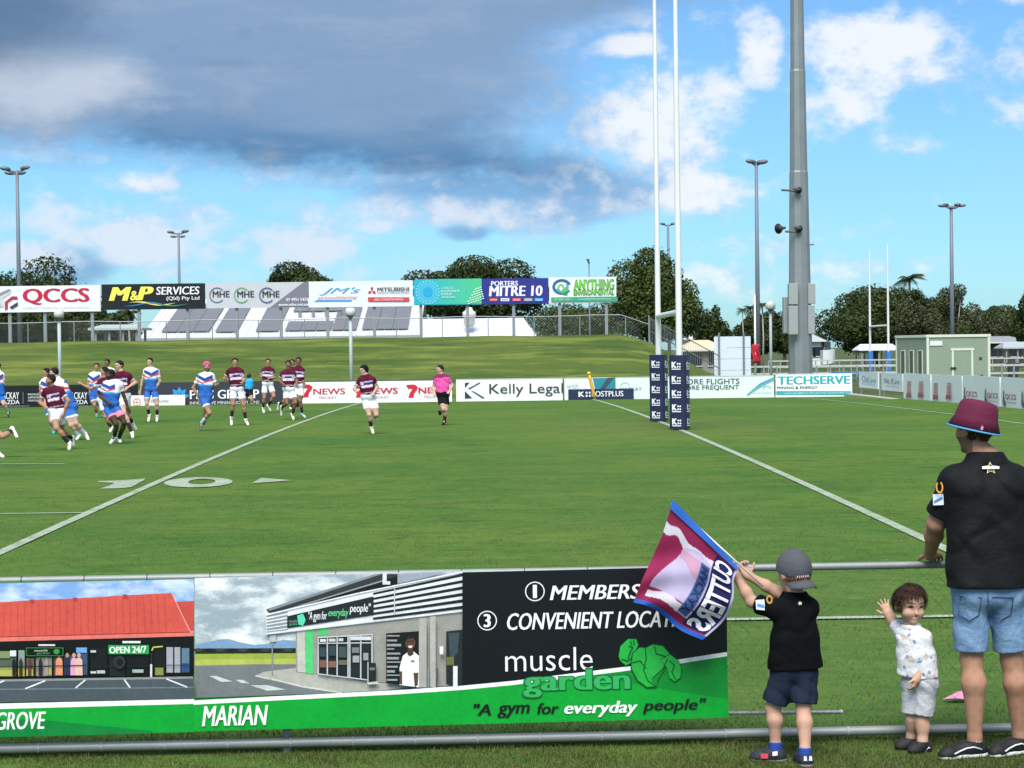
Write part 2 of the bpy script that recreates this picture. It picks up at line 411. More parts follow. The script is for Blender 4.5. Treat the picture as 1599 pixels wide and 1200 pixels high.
for i, (xa, xb, y) in enumerate([(0, 100, 725.5), (497, 519, 640), (538, 568, 640), (600, 618, 639)]):
    a, b = on_ground(xa, y), on_ground(xb, y); strip('field_dash', a[:2], b[:2], .11, 4)
a, b = on_ground(-30, 804), on_ground(131, 802); strip('field_dash', a[:2], b[:2], .09, 6)
ground_poly('field_number_one', [(490, 488), (610, 484), (730, 475), (715, 486), (655, 518), (600, 524), (497, 526), (545, 512), (572, 497), (490, 494)], CF)
o0 = [(990 + 172*math.cos(t), 494 - 4*math.cos(t) - 25*math.sin(t)) for t in np.linspace(0, 2*math.pi, 33)]
i0 = [(1008 + 68*math.cos(t), 491 - 14*math.sin(t) - 2*math.cos(t)) for t in np.linspace(0, 2*math.pi, 33)]
m = MB()
P_ = [on_ground(x/3.198, 600+y/3.198) for x, y in o0 + i0]
m.add([(p[0], p[1], p[2]+.012) for p in P_], [(k, k+1, 34+k, 33+k) for k in range(32)])
struct(m.build('field_number_zero', m_line))
ground_poly('field_number_arrow', [(1255, 500), (1305, 472), (1455, 484)], CF)

# ------------------------------------------------------------------ embankment
def hz(x, y):
    up = min(max((y-88.2)/12.2, 0), 1); up = up*up*(3-2*up)*.45 + up*.55
    dn = min(max((118-y)/9.0, 0), 1); dn = dn*dn*(3-2*dn)
    en = min(max((14.6-x)/7.2, 0), 1); en = en*en*(3-2*en)*.5 + en*.5
    return -.12 + 3.08*up*dn*en + .03*math.sin(x*.9+y*.7)
def hill_col(nt, O, c, bs):
    S.nt = nt
    st = noise(O, .9, 6, .7, sc=(.16, .9, 1.6)); f = noise(O, 12, 4, .7, sc=(.5, 1, 1))
    c = mixc(noise(O, .12, 4, .6).sm(.35, .65), (0.0625, 0.1087, 0.0270), (0.0912, 0.1277, 0.0350))
    c = mixc(st.sm(.46, .64)*.9, c, (0.1726, 0.2052, 0.0460)); c = mixc(noise(O, 1.1, 5, .65, off=(5, 5, 0), sc=(.12, .8, 1.2)).sm(.48, .70)*.6, c, (0.0304, 0.0620, 0.0210))
    return mixc(f.sm(.5, .8)*.4, c, (0.0261, 0.0525, 0.0210))
m_hill = mat('embankment_grass', rough=1.0, var=0, fn=hill_col, spec=.03)
struct(grid(np.linspace(-80, 16, 110), np.linspace(87.6, 120, 66), hz).build('grass_embankment', m_hill, smooth=True))

# ------------------------------------------------------------------ sponsor boards along the far side
YB = 84.7
def far_board(name, label, x0, x1, base, zb=-.08, h=1.0, y=YB, grp=None, frame=None):
    ym = 612
    A, B = at_y(x0, ym, y), at_y(x1, ym, y)
    r = thing(name, ((A[0]+B[0])/2, y, zb), label, 'sponsor board', grp)
    m = MB(); m.box(((A[0]+B[0])/2, y+.03, zb+h/2), (B[0]-A[0]-.02, .05, h)); m.build('panel', paint(base), r)
    for q in np.linspace(A[0]+.15, B[0]-.15, max(2, int((B[0]-A[0])/2.4)+1)):
        m = MB(); m.box((q, y+.10, zb+h/2-.02), (.06, .08, h)); m.build('support', steel_grey, r)
    if frame:
        m = MB(); m.box(((A[0]+B[0])/2, y+.03, zb+h+.012), (B[0]-A[0], .075, .03)); m.build('top_rail', paint(frame), r)
    b = Board(r, (A[0], y, zb), (1, 0, 0), step=.004); return b
GB = 'sponsor boards along the far touchline'
b = far_board('sponsor_board', 'black board lettered Mackay Mazda twice in white along the far touchline', -70, 216, '0c0e12', grp=GB)
b.crop = (0, 400, 3.75)
for dx, full in ((0, False), (400, True)):
    b.text('MACKAY', -8+dx, 112+dx, 798, 838, 'e8eaee', .02); b.text('MAZDA', -8+dx, 115+dx, 843, 868, 'e8eaee', .02)
    b.text('www.mackaymazda.com.au', -20+dx, 172+dx, 875, 884, 'b9bcc2', .0)
    b.rect(134+dx, 798, 137+dx, 865, '8a8c92')
for k, t in enumerate(('PROUD', 'SUPPORTERS', 'OF RUGBY LEAGUE')): b.text(t, 165, 235, 805+k*18, 816+k*18, 'dfe1e6', .02)
b.finish()
b = far_board('sponsor_board', 'dark grey mining company board with blue petal logo along the far touchline', 217, 469, '33373f', h=1.05, grp=GB)
b.crop = (0, 400, 3.75)
for k in range(5):
    a = math.radians(10 + 40*k); c0, s0 = math.cos(a), math.sin(a); cx, cy, = 1050, 828
    b.poly([(cx+c0*14, cy-s0*12), (cx+c0*34-s0*14, cy-s0*38-c0*14), (cx+c0*62, cy-s0*62), (cx+c0*34+s0*14, cy-s0*38+c0*14)], '2f9bdc')
b.text('PIMS GROUP', 1112, 1518, 784, 836, 'f2f3f5', .03); b.text('INNOVATIVE MINING SOLUTIONS', 1112, 1518, 850, 868, 'd5d7db', .015)
b.finish()
b = far_board('sponsor_board', 'low white board with faint red ring logo standing before the dark boards', 198, 289, 'e9ebea', h=.5, y=YB-.35)
b.crop = (120, 540, 6.668)
b.ring(625, 590, 42, 42, 9, 'd8837c'); b.rect(598, 585, 650, 592, 'd8837c'); b.rect(622, 560, 628, 625, 'd8837c')
b.text('SOLAR SOLUTIONS', 765, 955, 568, 590, '7d8288', .01); b.finish()
b = far_board('sponsor_board', 'white television news board with three red numeral logos along the far touchline', 471, 706, 'eceff2', grp=GB, frame='4b5057')
b.crop = (500, 540, 6.15)
for dx in (-505, 0, 505):
    b.poly([(dx+320, 377), (dx+400, 373), (dx+432, 395), (dx+425, 420), (dx+398, 455), (dx+390, 497), (dx+342, 497), (dx+352, 462), (dx+385, 410), (dx+338, 412)], 'd31f35')
    b.text('NEWS', dx+438, dx+745, 405 - dx*.012, 462 - dx*.012, 'c8283c', .03); b.text('MACKAY', dx+495, dx+660, 480 - dx*.012, 505 - dx*.012, 'd9848c', .01)
b.finish()
b = far_board('sponsor_board', 'white law firm board with slate letter K logo along the far touchline', 712, 879, 'eef1ef', grp=GB, frame='c9cdcb')
b.crop = (620, 380, 3.75)
b.poly([(397, 818), (425, 816), (397, 850)], '2d3b45'); b.poly([(397, 866), (440, 908), (397, 911)], '2d3b45'); b.poly([(415, 852), (482, 815), (490, 818), (425, 856)], '3b5261'); b.poly([(430, 862), (450, 868), (515, 906), (500, 909)], '3b5261')
b.text('Kelly Legal', 540, 972, 822, 898, '3a3d3f', .004); b.rect(655, 800, 657, 925, 'c2c6c4'); b.finish()
b = far_board('sponsor_board', 'white board with teal and slate slanted block beside the corner post', 881, 959, 'e9eeec', grp=GB, frame='c9cdcb')
b.crop = (620, 380, 3.75)
b.poly([(1145, 790), (1275, 786), (1275, 855), (1160, 858)], '2b8d94'); b.poly([(1185, 858), (1232, 788), (1275, 786), (1215, 858)], '3f5160')
b.text('with', 992, 1062, 820, 850, 'b4bcc0', .0); b.finish()
b = far_board('sponsor_board', 'small navy post padding board standing on the grass beside corner post', 887, 990, '262d4c', h=.52, y=YB-.5)
b.crop = (620, 380, 3.75)
b.text('K', 1062, 1098, 870, 900, 'f0f2f5', .05)
for i in (0, 1):
    for j in (0, 1): b.disc(1110+i*18, 876+j*18, 6, 7, 'f0f2f5', 10)
b.text('POSTPLUS', 1140, 1325, 866, 898, 'e6e9ee', .03); b.finish()
b = far_board('sponsor_board', 'pale mint airport board reading more flights behind the goal posts', 961, 1209, 'dfece6', grp=GB, frame='c9cdcb')
b.crop = (960, 380, 3.75)
b.text('MACKAY', 30, 158, 845, 865, '6d7a7e', .01); b.ring(60, 835, 26, 20, 4, '9fc9c9', 0, 180)
b.text('MORE FLIGHTS', 380, 730, 794, 826, '44525c', .012); b.text('MORE FREQUENT', 380, 728, 832, 862, '44525c', .012)
b.poly([(770, 888), (800, 862), (850, 828), (935, 788), (935, 800), (860, 838), (810, 870), (782, 890)], '5fb7c6'); b.poly([(800, 862), (850, 822), (935, 783), (935, 788), (850, 830)], '2f7fb0')
b.ring(890, 852, 26, 18, 4, '8cc7d2', 0, 180); b.text('MACKAY AIRPORT', 808, 915, 870, 880, 'a9bcbe', .0); b.finish()
b = far_board('sponsor_board', 'white mining and energy board with bold turquoise lettering by the corner', 1211, 1331, 'f2f5f4', h=1.04, grp=GB, frame='e8ecea')
b.crop = (960, 380, 3.75)
b.text('TECHSERVE', 952, 1380, 778, 826, '23aab3', .045); b.text('MINING & ENERGY', 950, 1188, 838, 854, '3b3f40', .02)
b.rect(945, 866, 1385, 888, '3aabae'); b.text('admin@techserve.com.au', 990, 1340, 872, 883, 'd8efef', .0); b.finish()

# ------------------------------------------------------------------ boards on the fence behind the dead ball line
XE = 16.7
m = MB(); m.box((XE-.35, 70, 0.0), (.45, 34, .16)); struct(m.build('concrete_kerb', mat('kerb_concrete', (.42, .40, .35), .85, var=.15, vscale=2)))
m = MB(); m.box((XE-4, 84.95, -.02), (7, .4, .14)); struct(m.build('concrete_kerb', _mats['kerb_concrete']))
GE = 'boards on the fence behind the dead ball line'
def end_board(label, x0, x1, base, zb=.08, h=.98):
    def yat(px):
        d = ray(px, 610); return (XE/d[0])*d[1]
    ya, yb = yat(x0), yat(x1)
    r = thing('sponsor_board', (XE, (ya+yb)/2, 0), label, 'sponsor board', GE)
    m = MB(); m.box((XE+.03, (ya+yb)/2, zb+h/2), (.05, ya-yb-.06, h)); m.build('panel', paint(base), r)
    for q in (ya-.1, yb+.1):
        m = MB(); m.box((XE+.09, q, (zb+h)/2), (.06, .06, zb+h-.02)); m.build('support', steel_grey, r)
    b = Board(r, (XE, ya, zb), (0, -1, 0), step=.004); b.crop = (1250, 380, 4.287); return b
b = end_board('small pale grey board with teal script, first from the far corner', 1341, 1371, 'cfd8da', zb=.36, h=.70)
b.text('Oz', 410, 450, 890, 930, '5f8f9c', .01); b.text('Care', 448, 502, 900, 935, '7fa0aa', .01); b.text('Mackay', 412, 500, 940, 952, '8b9da5'); b.finish()
b = end_board('small pale grey board with teal script, second from the far corner', 1376, 1409, 'd3dadb', zb=.34, h=.72)
b.text('No.1', 562, 610, 905, 940, '4f8694', .01); b.text('Care', 612, 662, 910, 945, '7fa0aa', .01); b.text('Mackay', 575, 660, 955, 967, '8b9da5'); b.finish()
for lb, x0, x1, xs, yo in (('grey board with two red ribbon marks, next to the small teal boards', 1410.5, 1453, (727, 810), 0), ('grey board with two red ribbon marks, next to the round red logos', 1454.5, 1502, (906, 998), 12)):
    b = end_board(lb, x0, x1, 'e3e7e9', h=1.02)
    for x in xs:
        for k in range(6): b.rect(x-13, 925+yo+k*14, x+13, 935+yo+k*14, 'b8767a')
        b.poly([(x-15, 1005+yo), (x+15, 1007+yo), (x+15, 1040+yo), (x, 1028+yo), (x-15, 1038+yo)], '9c3a40')
    b.finish()
for lb, x0, x1, xs in (('grey board with two red lettered logos behind the dead ball line', 1503, 1561, (1142, 1283)), ('grey board with red lettered logos beside the maroon hat', 1562.5, 1650, (1403, 1530))):
    b = end_board(lb, x0, x1, 'e3e7ea', h=1.05)
    for x in xs:
        yo = (x-1142)*.075
        b.text('QCCS', x-32, x+40, 992+yo, 1034+yo, 'b0444a', .03); b.text('COMPLETE', x-30, x+40, 1044+yo, 1054+yo, 'a06064', .0)
        b.poly([(x-44, 960+yo), (x-38, 975+yo), (x-40, 1010+yo), (x-26, 1060+yo), (x-36, 1078+yo), (x-48, 1050+yo), (x-46, 1000+yo)], '5a5560')
    b.finish()

# ------------------------------------------------------------------ billboards on the embankment
YH = 102.6
def billboard(label, x0, x1, base, cy, xs_post):
    xm = (x0+x1)/2; yt, yb_ = cy
    A, B = at_y(x0, yb_, YH), at_y(x1, yb_, YH); zt, zb = at_y(xm, yt, YH)[2], at_y(xm, yb_, YH)[2]
    r = thing('billboard', ((A[0]+B[0])/2, YH, hz((A[0]+B[0])/2, YH)), label, 'billboard', 'billboards on the grass embankment')
    m = MB(); m.box(((A[0]+B[0])/2, YH+.05, (zt+zb)/2), (B[0]-A[0]-.03, .08, zt-zb)); m.build('panel', paint(base), r)
    for x in xs_post:
        X = at_y(x, yb_, YH)[0]; m = MB(); g = hz(X, YH+.2)
        m.box((X, YH+.2, (g-.2+zt-.1)/2), (.16, .16, zt-.1-g+.2)); m.build('post', steel_grey, r)
    return Board(r, (A[0], YH, zb), (1, 0, 0), step=.004)
b = billboard('white billboard with big crimson QCCS lettering and grey cube logo', -14, 157.5, 'e6e8ea', (446.5, 487.5), (14, 69, 143))
b.crop = (0, 400, 3.75)
b.text('QCCS', 132, 525, 190, 286, 'be1f42', .05); b.text('COMPLETE COMMERCIAL CLEANING SERVICES', 132, 525, 299, 309, 'c3c5c9')
b.poly([(-20, 225), (55, 192), (66, 205), (-5, 240), (5, 300), (-12, 300)], '8e9096'); b.poly([(5, 300), (-5, 240), (66, 205), (60, 222), (18, 248), (22, 300)], 'c9cbd0')
b.poly([(28, 270), (72, 236), (102, 238), (104, 256), (76, 254), (46, 274), (46, 312), (30, 318)], 'b02a45'); b.poly([(56, 300), (104, 270), (106, 290), (70, 312)], '3d3f48'); b.finish()
b = billboard('black billboard with yellow initials and white services lettering', 158.5, 321, '0f1419', (443.5, 483.5), (216, 292))
b.crop = (0, 400, 3.75)
b.text('M', 636, 770, 183, 262, 'f3ee5c', .07, .25); b.text('P', 800, 900, 180, 258, 'f3ee5c', .07, .25); b.text('&', 762, 808, 205, 260, 'f3ee5c', .04, .1)
b.text('SERVICES', 914, 1168, 180, 226, 'eef0f2', .03, .1); b.text('(Qld) Pty Ltd', 975, 1168, 236, 264, 'e6e8ea', .02)
def wave(x0, x1, y, a, t, col, ph=0.0):
    top = []; bot = []
    for k in range(13):
        q = k/12; x = x0 + (x1-x0)*q; yy = y + a*math.sin(q*2*math.pi+ph); w_ = t*math.sin(math.pi*q)
        top.append((x, yy-w_)); bot.append((x, yy+w_))
    b.poly(top + bot[::-1], col)
wave(720, 1000, 284, 10, 5, '2e6fae', 1.0); wave(755, 1030, 278, -9, 5, 'f0e68a', .4); wave(820, 1110, 284, -8, 4, '2f8f6a', .6); b.finish()
b = billboard('grey billboard with three ringed MHE logos and slanted dark corner', 322, 481.5, 'c3c6cc', (441.5, 481), (369, 438))
b.crop = (300, 400, 3.75)
b.poly([(455, 302), (655, 152), (680, 152), (680, 302)], '7b7986')
for x, c in ((146, '5f7385'), (290, '7aa884'), (438, '57638a')):
    b.ring(x, 230, 46, 46, 7, c, 40, 320); b.text('MHE', x-26, x+74, 205, 242, '2c2f36', .03)
b.text('07 4951 5433', 552, 678, 246, 264, 'eef0f2', .03); b.text('www.mhe.net.au', 506, 678, 276, 292, 'eef0f2', .03); b.finish()
b = billboard('white air conditioning billboard with blue italic name and red bar', 482, 645.5, 'dfe4e8', (439, 479.5), (511, 584))
b.crop = (300, 400, 3.75)
b.text("JM's", 745, 988, 185, 230, '5b9fd0', .01, .45); b.text('airconditioning', 735, 968, 234, 256, 'd88a8c', .0, .45); b.poly([(712, 268), (735, 256), (940, 256), (930, 266)], '5b9fd0')
for a in (90, 210, 330):
    cx, cy = 1053+14*math.cos(math.radians(a)), 205-14*math.sin(math.radians(a)); d = math.radians(a)
    b.poly([(cx+13*math.cos(d), cy-13*math.sin(d)), (cx-8*math.sin(d), cy-8*math.cos(d)), (cx-13*math.cos(d), cy+13*math.sin(d)), (cx+8*math.sin(d), cy+8*math.cos(d))], 'c8283c')
b.text('MITSUBISHI', 1084, 1270, 184, 206, '33363b', .03); b.text('HEAVY INDUSTRIES', 1084, 1270, 210, 219, '7c8086', .01)
b.rect(1030, 242, 1272, 266, 'd2434f'); b.text('AIR-CONDITIONING', 1066, 1236, 248, 261, 'f0d5d7', .01); b.finish()
b = billboard('turquoise to green arena billboard with pale dotted ring', 646, 751.5, '2bafc4', (437, 476.5), (657, 730))
b.crop = (620, 380, 3.75)
for k in range(14):
    t = (k+1)/14; c0 = np.array(hx('1fadc6')); c1 = np.array(hx('4fc489')); x0, x1 = 105+ (k)*28, 105+(k+1)*28
    b.rect(x0, 212-(x0-105)*.013, min(x1, 495), 360-(x0-105)*.013, tuple(c0+(c1-c0)*t)); b.k -= 1
b.k += 1
for r0, w_ in ((58, 14), (40, 10)): b.ring(180, 288, r0, r0, w_, '52b9dd')
for k in range(22):
    a = 2*math.pi*k/22; b.disc(180+66*math.cos(a), 288+66*math.sin(a), 7, 7, '6cc6e2', 8); b.k -= 1
b.k += 1; b.disc(180, 288, 28, 28, '1fa5cf')
for k, t in enumerate(('GREAT', 'BARRIER', 'REEF', 'ARENA')): b.text(t, 260, (335, 368, 322, 342)[k], 256+k*18, 269+k*18, 'bfe6e3', .01)
for i in range(6):
    for j in range(7):
        if i+j > 3: b.poly([(400+j*14+i*3, 268+i*13-j*2+(6-j)*3), (409+j*14+i*3, 266+i*13-j*2+(6-j)*3), (411+j*14+i*3, 273+i*13-j*2+(6-j)*3), (402+j*14+i*3, 275+i*13-j*2+(6-j)*3)], 'cdeedd'); b.k -= 1
b.k += 1; b.finish()
b = billboard('deep blue hardware store billboard with white lettering and small logos', 752, 857, '2b2f86', (435, 475), (802,))
b.crop = (620, 380, 3.75)
b.text('PORTERS', 550, 708, 222, 250, 'eef0f5', .04, .05); b.text('MITRE 10', 538, 852, 250, 310, 'eef0f5', .05, .08)
for x, c in ((565, 'c9353d'), (632, 'dfe3ee'), (700, 'd2506a'), (768, '9a9ea8'), (830, '3d9fe0')): b.rect(x-25, 322, x+25, 340, c); b.text('store', x-18, x+18, 326, 336, '2b2f86' if c == 'dfe3ee' else 'e8e8ee')
b.finish()
b = billboard('white environmental company billboard with green outlined lettering', 857.5, 963, 'e4eae6', (433, 473), (874, 947))
b.crop = (620, 380, 3.75)
b.ring(965, 256, 56, 46, 16, '2f5f97', 20, 330); b.ring(965, 258, 40, 34, 12, '4f9ed0', 200, 400); b.text('Qe', 940, 1004, 240, 292, '5fc04a', .05); b.poly([(960, 292), (1000, 288), (998, 304), (975, 304)], '3a8f4a')
b.text('ANYTHING', 1034, 1272, 212, 272, '3c6f33', .07); b.text('ANYTHING', 1038, 1268, 216, 268, '6fcf3f', .03)
b.text('ENVIRONMENTAL', 1034, 1272, 272, 304, '3c6f33', .06); b.text('ENVIRONMENTAL', 1037, 1269, 276, 300, '6fcf3f', .02)
b.poly([(902, 318), (1286, 312), (1286, 340), (902, 344)], '3f9f78'); b.text('www.anythingenvironmental.com.au', 1060, 1250, 320, 334, 'bfe0d0'); b.text('07 4951 2911', 920, 1020, 324, 336, 'bfe0d0'); b.finish()

# ------------------------------------------------------------------ fence along the embankment crest
def hill_fence():
    X0, X1 = -34.0, 8.9; Yf = 101.6; h = 1.05
    r = thing('hill_fence', ((X0+X1)/2, Yf, hz(0, Yf)), 'grey pipe and wire fence along the embankment crest', 'fence')
    for x in np.arange(X0, X1+.1, 2.45):
        m = MB(); m.tube([(x, Yf, hz(x, Yf)-.2), (x, Yf, hz(x, Yf)+h)], .028, 6); m.build('post', steel_grey, r)
    m = MB(); m.tube([(x, Yf, hz(x, Yf)+h) for x in np.linspace(X0, X1, 30)], .026, 6); m.build('top_rail', steel_grey, r)
    m = MB()
    for s_ in (-1, 1):
        for x in np.arange(X0, X1-1, .16):
            a = x if s_ > 0 else x+1; bb = x+1 if s_ > 0 else x
            m.tube([(a, Yf, hz(a, Yf)+.02), (bb, Yf, hz(bb, Yf)+h-.02)], .004, 3, False)
    w_ = m.build('wire_mesh', steel_grey, r); w_['kind'] = 'stuff'
    # the return down the end of the bank
    r = thing('hill_fence', (9.2, 101, hz(9.2, 101)), 'dark mesh fence panel stepping down the end of the embankment', 'fence')
    pts = [(8.9, 101.6), (9.1, 103.5), (11.0, 105.5), (13.4, 107.5)]
    for (x, y) in pts:
        m = MB(); m.tube([(x, y, hz(x, y)-.2), (x, y, hz(x, y)+1.55)], .04, 6); m.build('post', steel_grey, r)
    m = MB()
    for z in (.1, .8, 1.5): m.tube([(x, y, hz(x, y)+z) for x, y in pts], .03, 6)
    m.build('rail', steel_grey, r)
    m = MB()
    for (xa, ya), (xb, yb_) in zip(pts, pts[1:]):
        for t in np.linspace(0, 1, 22):
            x, y = xa+(xb-xa)*t, ya+(yb_-ya)*t; m.tube([(x, y, hz(x, y)+.1), (x, y, hz(x, y)+1.5)], .009, 3, False)
    w_ = m.build('wire_mesh', steel_grey, r); w_['kind'] = 'stuff'
hill_fence()
# ------------------------------------------------------------------ goal posts on this field
navy = mat('pad_navy_vinyl', hx('1b2247'), .5, var=.1, vscale=4, bump=.15, bscale=6)
def goal(xg, ymid, half, zbar, ztop, pad_m, label, logos=True, rpost=.075, yaw=-.42, grp=None):
    r = thing('goal_posts', (xg, ymid, gz(ymid) if ymid < 90 else -.13), label, 'goal posts', grp)
    z0 = r.location[2]
    for s_ in (-1, 1):
        y = ymid + s_*half
        m = MB(); m.tube([(xg, y, z0-.2), (xg, y, z0+zbar+1), (xg, y, z0+ztop*.7), (xg, y, z0+ztop)], [rpost*1.12, rpost, rpost*.86, rpost*.62], 14); m.build('upright', white_paint, r, smooth='auto')
        m = MB(); c0, s0 = math.cos(yaw), math.sin(yaw)
        wv = []; n = 12; hw = .215; ring_ = []
        for (a, b_) in ((-1, -1), (1, -1), (1, 1), (-1, 1)):
            for t in (-25, 0, 25):
                q = math.atan2(b_, a) + math.radians(t)*.0; ring_.append((a*hw - (a*.035 if t == 0 else (0.07*a if (t > 0) == (a*b_ > 0) else 0)), b_*hw - (b_*.035 if t == 0 else (0.07*b_ if (t > 0) != (a*b_ > 0) else 0))))
        # rounded square section
        ring_ = []
        for k in range(24):
            q = 2*math.pi*k/24; cx_, sx_ = math.cos(q), math.sin(q); e = .32
            ring_.append((hw*math.copysign(abs(cx_)**e, cx_), hw*math.copysign(abs(sx_)**e, sx_)))
        zs = np.linspace(.03, 1.83, 19)
        for z in zs:
            bl = .008*math.sin(z*17.3) if .1 < z < 1.7 else -.01
            for (u, v) in ring_:
                u2, v2 = u*(1+bl), v*(1+bl); wv.append((xg + u2*c0 - v2*s0, y + u2*s0 + v2*c0, z0 + z))
        k_ = len(ring_)
        fs = [(i*k_+j, i*k_+(j+1) % k_, (i+1)*k_+(j+1) % k_, (i+1)*k_+j) for i in range(len(zs)-1) for j in range(k_)] + [tuple(range(k_-1, -1, -1)), tuple((len(zs)-1)*k_+j for j in range(k_))]
        m.add(wv, fs); pad = m.build('post_pad', pad_m, r, smooth='auto')
        if logos:
            for fc in (0, 1):
                a = yaw + (0 if fc == 0 else math.pi/2)
                u = np.array([math.cos(a), math.sin(a), 0]); nn = np.array([math.sin(a), -math.cos(a), 0])
                o = np.array([xg, y, z0]) + nn*(hw+.009) - u*hw
                for k in range(5):
                    zc = .20 + k*.345; lm = MB()
                    tv, tf = text_geo('K', .06)
                    lm.add([o + u*(.09+.13*p[0]) + np.array([0, 0, zc-.06+.15*p[1]]) for p in tv], tf)
                    for i in (0, 1):
                        for j in (0, 1):
                            q0 = o + u*(.245+i*.055) + np.array([0, 0, zc-.03+j*.07])
                            lm.add([q0 + u*(.022*math.cos(t)) + np.array([0, 0, .024*math.sin(t)]) for t in np.linspace(0, 2*math.pi, 9)[:-1]], [tuple(range(8))])
                    q0 = o + u*.09 + np.array([0, 0, zc-.10]); lm.add([q0, q0+u*.23, q0+u*.23+np.array([0, 0, .022]), q0+np.array([0, 0, .022])], [(0, 1, 2, 3)])
                    lm.build('logo', paint('e9edf2'), pad)['kind'] = 'stuff'
    m = MB(); m.tube([(xg, ymid-half, z0+zbar), (xg, ymid+half, z0+zbar)], rpost*.95, 12); m.build('crossbar', white_paint, r, smooth='auto')
    return r
goal(XG, YT+W/2, 2.75, 2.88, 12.1, navy, 'white rugby goal posts with navy logo pads on the goal line')
padb = mat('pad_blue_vinyl', hx('3f7fc4'), .5, var=.1, vscale=2)
pg = at_y(1373, 577, 178)
goal(pg[0], 178, 4.1, 4.2, 11.6, padb, 'far white goal posts with blue pads on the next field', False, rpost=.10, yaw=.2)

# corner post, with padded yellow tube, leaning
cpb = at_y(929, 622.5, 83.45); cpb[2] = gz(83.45)
r = thing('corner_post', cpb, 'yellow padded corner post leaning at the far goal line corner', 'corner post')
m = MB(); t = np.array([-.26, 0, 1.2]); m.tube([cpb, cpb+t*.25, cpb+t*.75, cpb+t*.92], [.055, .07, .075, .05], 12); m.build('pad', mat('corner_yellow', hx('d9a52a'), .6, var=.1), r, True)
m = MB(); m.tube([cpb+t*.9, cpb+t*.95, cpb+t*1.0, cpb+t*1.03], [.05, .085, .085, .03], 12); m.build('cap', paint('e0b53c'), r, True)

# ------------------------------------------------------------------ main light tower
def tower():
    Y = 92.5; b0 = at_y(1250, 560, Y); X = b0[0]
    pxm = F/Y
    r = thing('light_tower', (X, Y, -.13), 'massive grey tapered light tower with cabinets behind the corner boards', 'light tower')
    prof = []
    for y_, w_ in ((640, 39.5), (560, 37.5), (440, 34), (270, 29), (267.5, 27.6), (112, 24), (109.5, 22.6), (0, 20.5), (-420, 15)):
        z = at_y(1250, y_, Y)[2]; prof.append((w_/pxm/2, z))
    prof[0] = (prof[0][0], -.15)
    m = MB(); m.tube([(X + (.0 if i == 0 else 0), Y, z) for i, (rr, z) in enumerate(prof)], [p[0] for p in prof], 10); m.build('shaft', mat('tower_steel', (.27, .295, .30), .48, .45, var=.16, vscale=.9), r)
    def cab(x0, x1, y0, y1, dy, nm='cabinet'):
        A, B = at_y(x0, y1, Y+dy), at_y(x1, y0, Y+dy)
        m = MB(); m.box(((A[0]+B[0])/2, Y+dy, (A[2]+B[2])/2), (B[0]-A[0], .42, B[2]-A[2])); return m.build(nm, mat('cabinet_grey', (.33, .36, .36), .5, .1, var=.08, vscale=1), r, bevel=.02)
    cab(1231, 1245, 443, 476, -.62); cab(1231, 1245, 478, 523, -.64); cab(1261, 1272, 443, 475, -.30); cab(1261, 1271, 477, 522, -.32); cab(1223, 1231, 464, 521, .1)
    dark = mat('horn_dark', (.06, .065, .07), .5, var=.1)
    def bar(x0, y0, x1, y1, dy=-.55, rr=.05):
        m = MB(); m.tube([at_y(x0, y0, Y+dy), at_y(x1, y1, Y+dy)], rr, 8); m.build('bracket', dark, r)
    bar(1220, 297, 1250, 299, -.6); bar(1226, 362, 1250, 362, -.6); bar(1262, 383, 1271, 382, 0, .03)
    for (x, y, sx) in ((1219, 357, -1), (1245, 297, 1), (1246, 357, 1)):
        c0 = at_y(x, y, Y-.6); ax = nrm((sx*.75 if sx < 0 else .25, -.6, -.12))
        m = MB(); m.lathe(c0 - ax*.18, [(.05, -.15), (.07, 0), (.12, .12), (.26 if sx < 0 else .17, .34), (.22 if sx < 0 else .14, .34), (.03, .1)], 14, ax); m.build('horn_speaker', dark, r, True)
    z1 = prof[-1][1]
    m = MB(); m.box((X, Y-.3, z1+.6), (5, .3, .12)); m.box((X, Y-.3, z1+1.8), (5, .3, .12)); m.box((X, Y, z1+.9), (.3, .3, 2.2)); m.build('lamp_frame', steel_grey, r)
    for i in range(5):
        for j in range(2):
            m = MB(); m.lathe((X-2+i, Y-.5, z1+.6+j*1.2), [(.1, .3), (.3, 0), (.32, -.05)], 12, (0, 1, .3)); m.build('flood_lamp', galv, r, True)
tower()

# ------------------------------------------------------------------ slim floodlight poles
def light_pole(label, xb, yb, xt, yt, D, w0, heads, base=None, grp='floodlight poles round the grounds'):
    T = at_y(xt, yt, D); B = at_y(xb, yb, D)
    zb = -.13 if base is None else base
    X = B[0]
    r = thing('floodlight_pole', (X, D, zb), label, 'floodlight', grp)
    pm = D/F; r0 = w0*pm/2
    m = MB(); m.tube([(X, D, zb-.2), (X, D, (zb+T[2])/2), (X, D, T[2])], [r0*1.15, r0, r0*.72], 10); m.build('pole', pole_far, r, True)
    hd = mat('lamp_housing', (.13, .14, .15), .5, .3, var=.1)
    ar = MB()
    for (dx, dy, wl) in heads:
        c = np.array([X + dx*pm, D-.2, T[2] - dy*pm])
        sgn = 1 if dx >= 0 else -1
        ax = nrm((sgn*.93, -.25, .10)); m = MB(); L = wl*pm
        m.tube([c-ax*L*.5, c-ax*L*.25, c+ax*L*.25, c+ax*L*.5], [L*.10, L*.2, L*.19, L*.06], 8); m.build('flood_lamp', hd, r, True)
        ar.tube([(X, D, T[2]-abs(dy)*pm*.6-.1), c+np.array([0, .05, -.05])], .05+.012*D/100, 5)
    ar.build('lamp_arm', pole_far, r)
    return r
hill = lambda x, y: hz(at_y(x, 500, y)[0], y)
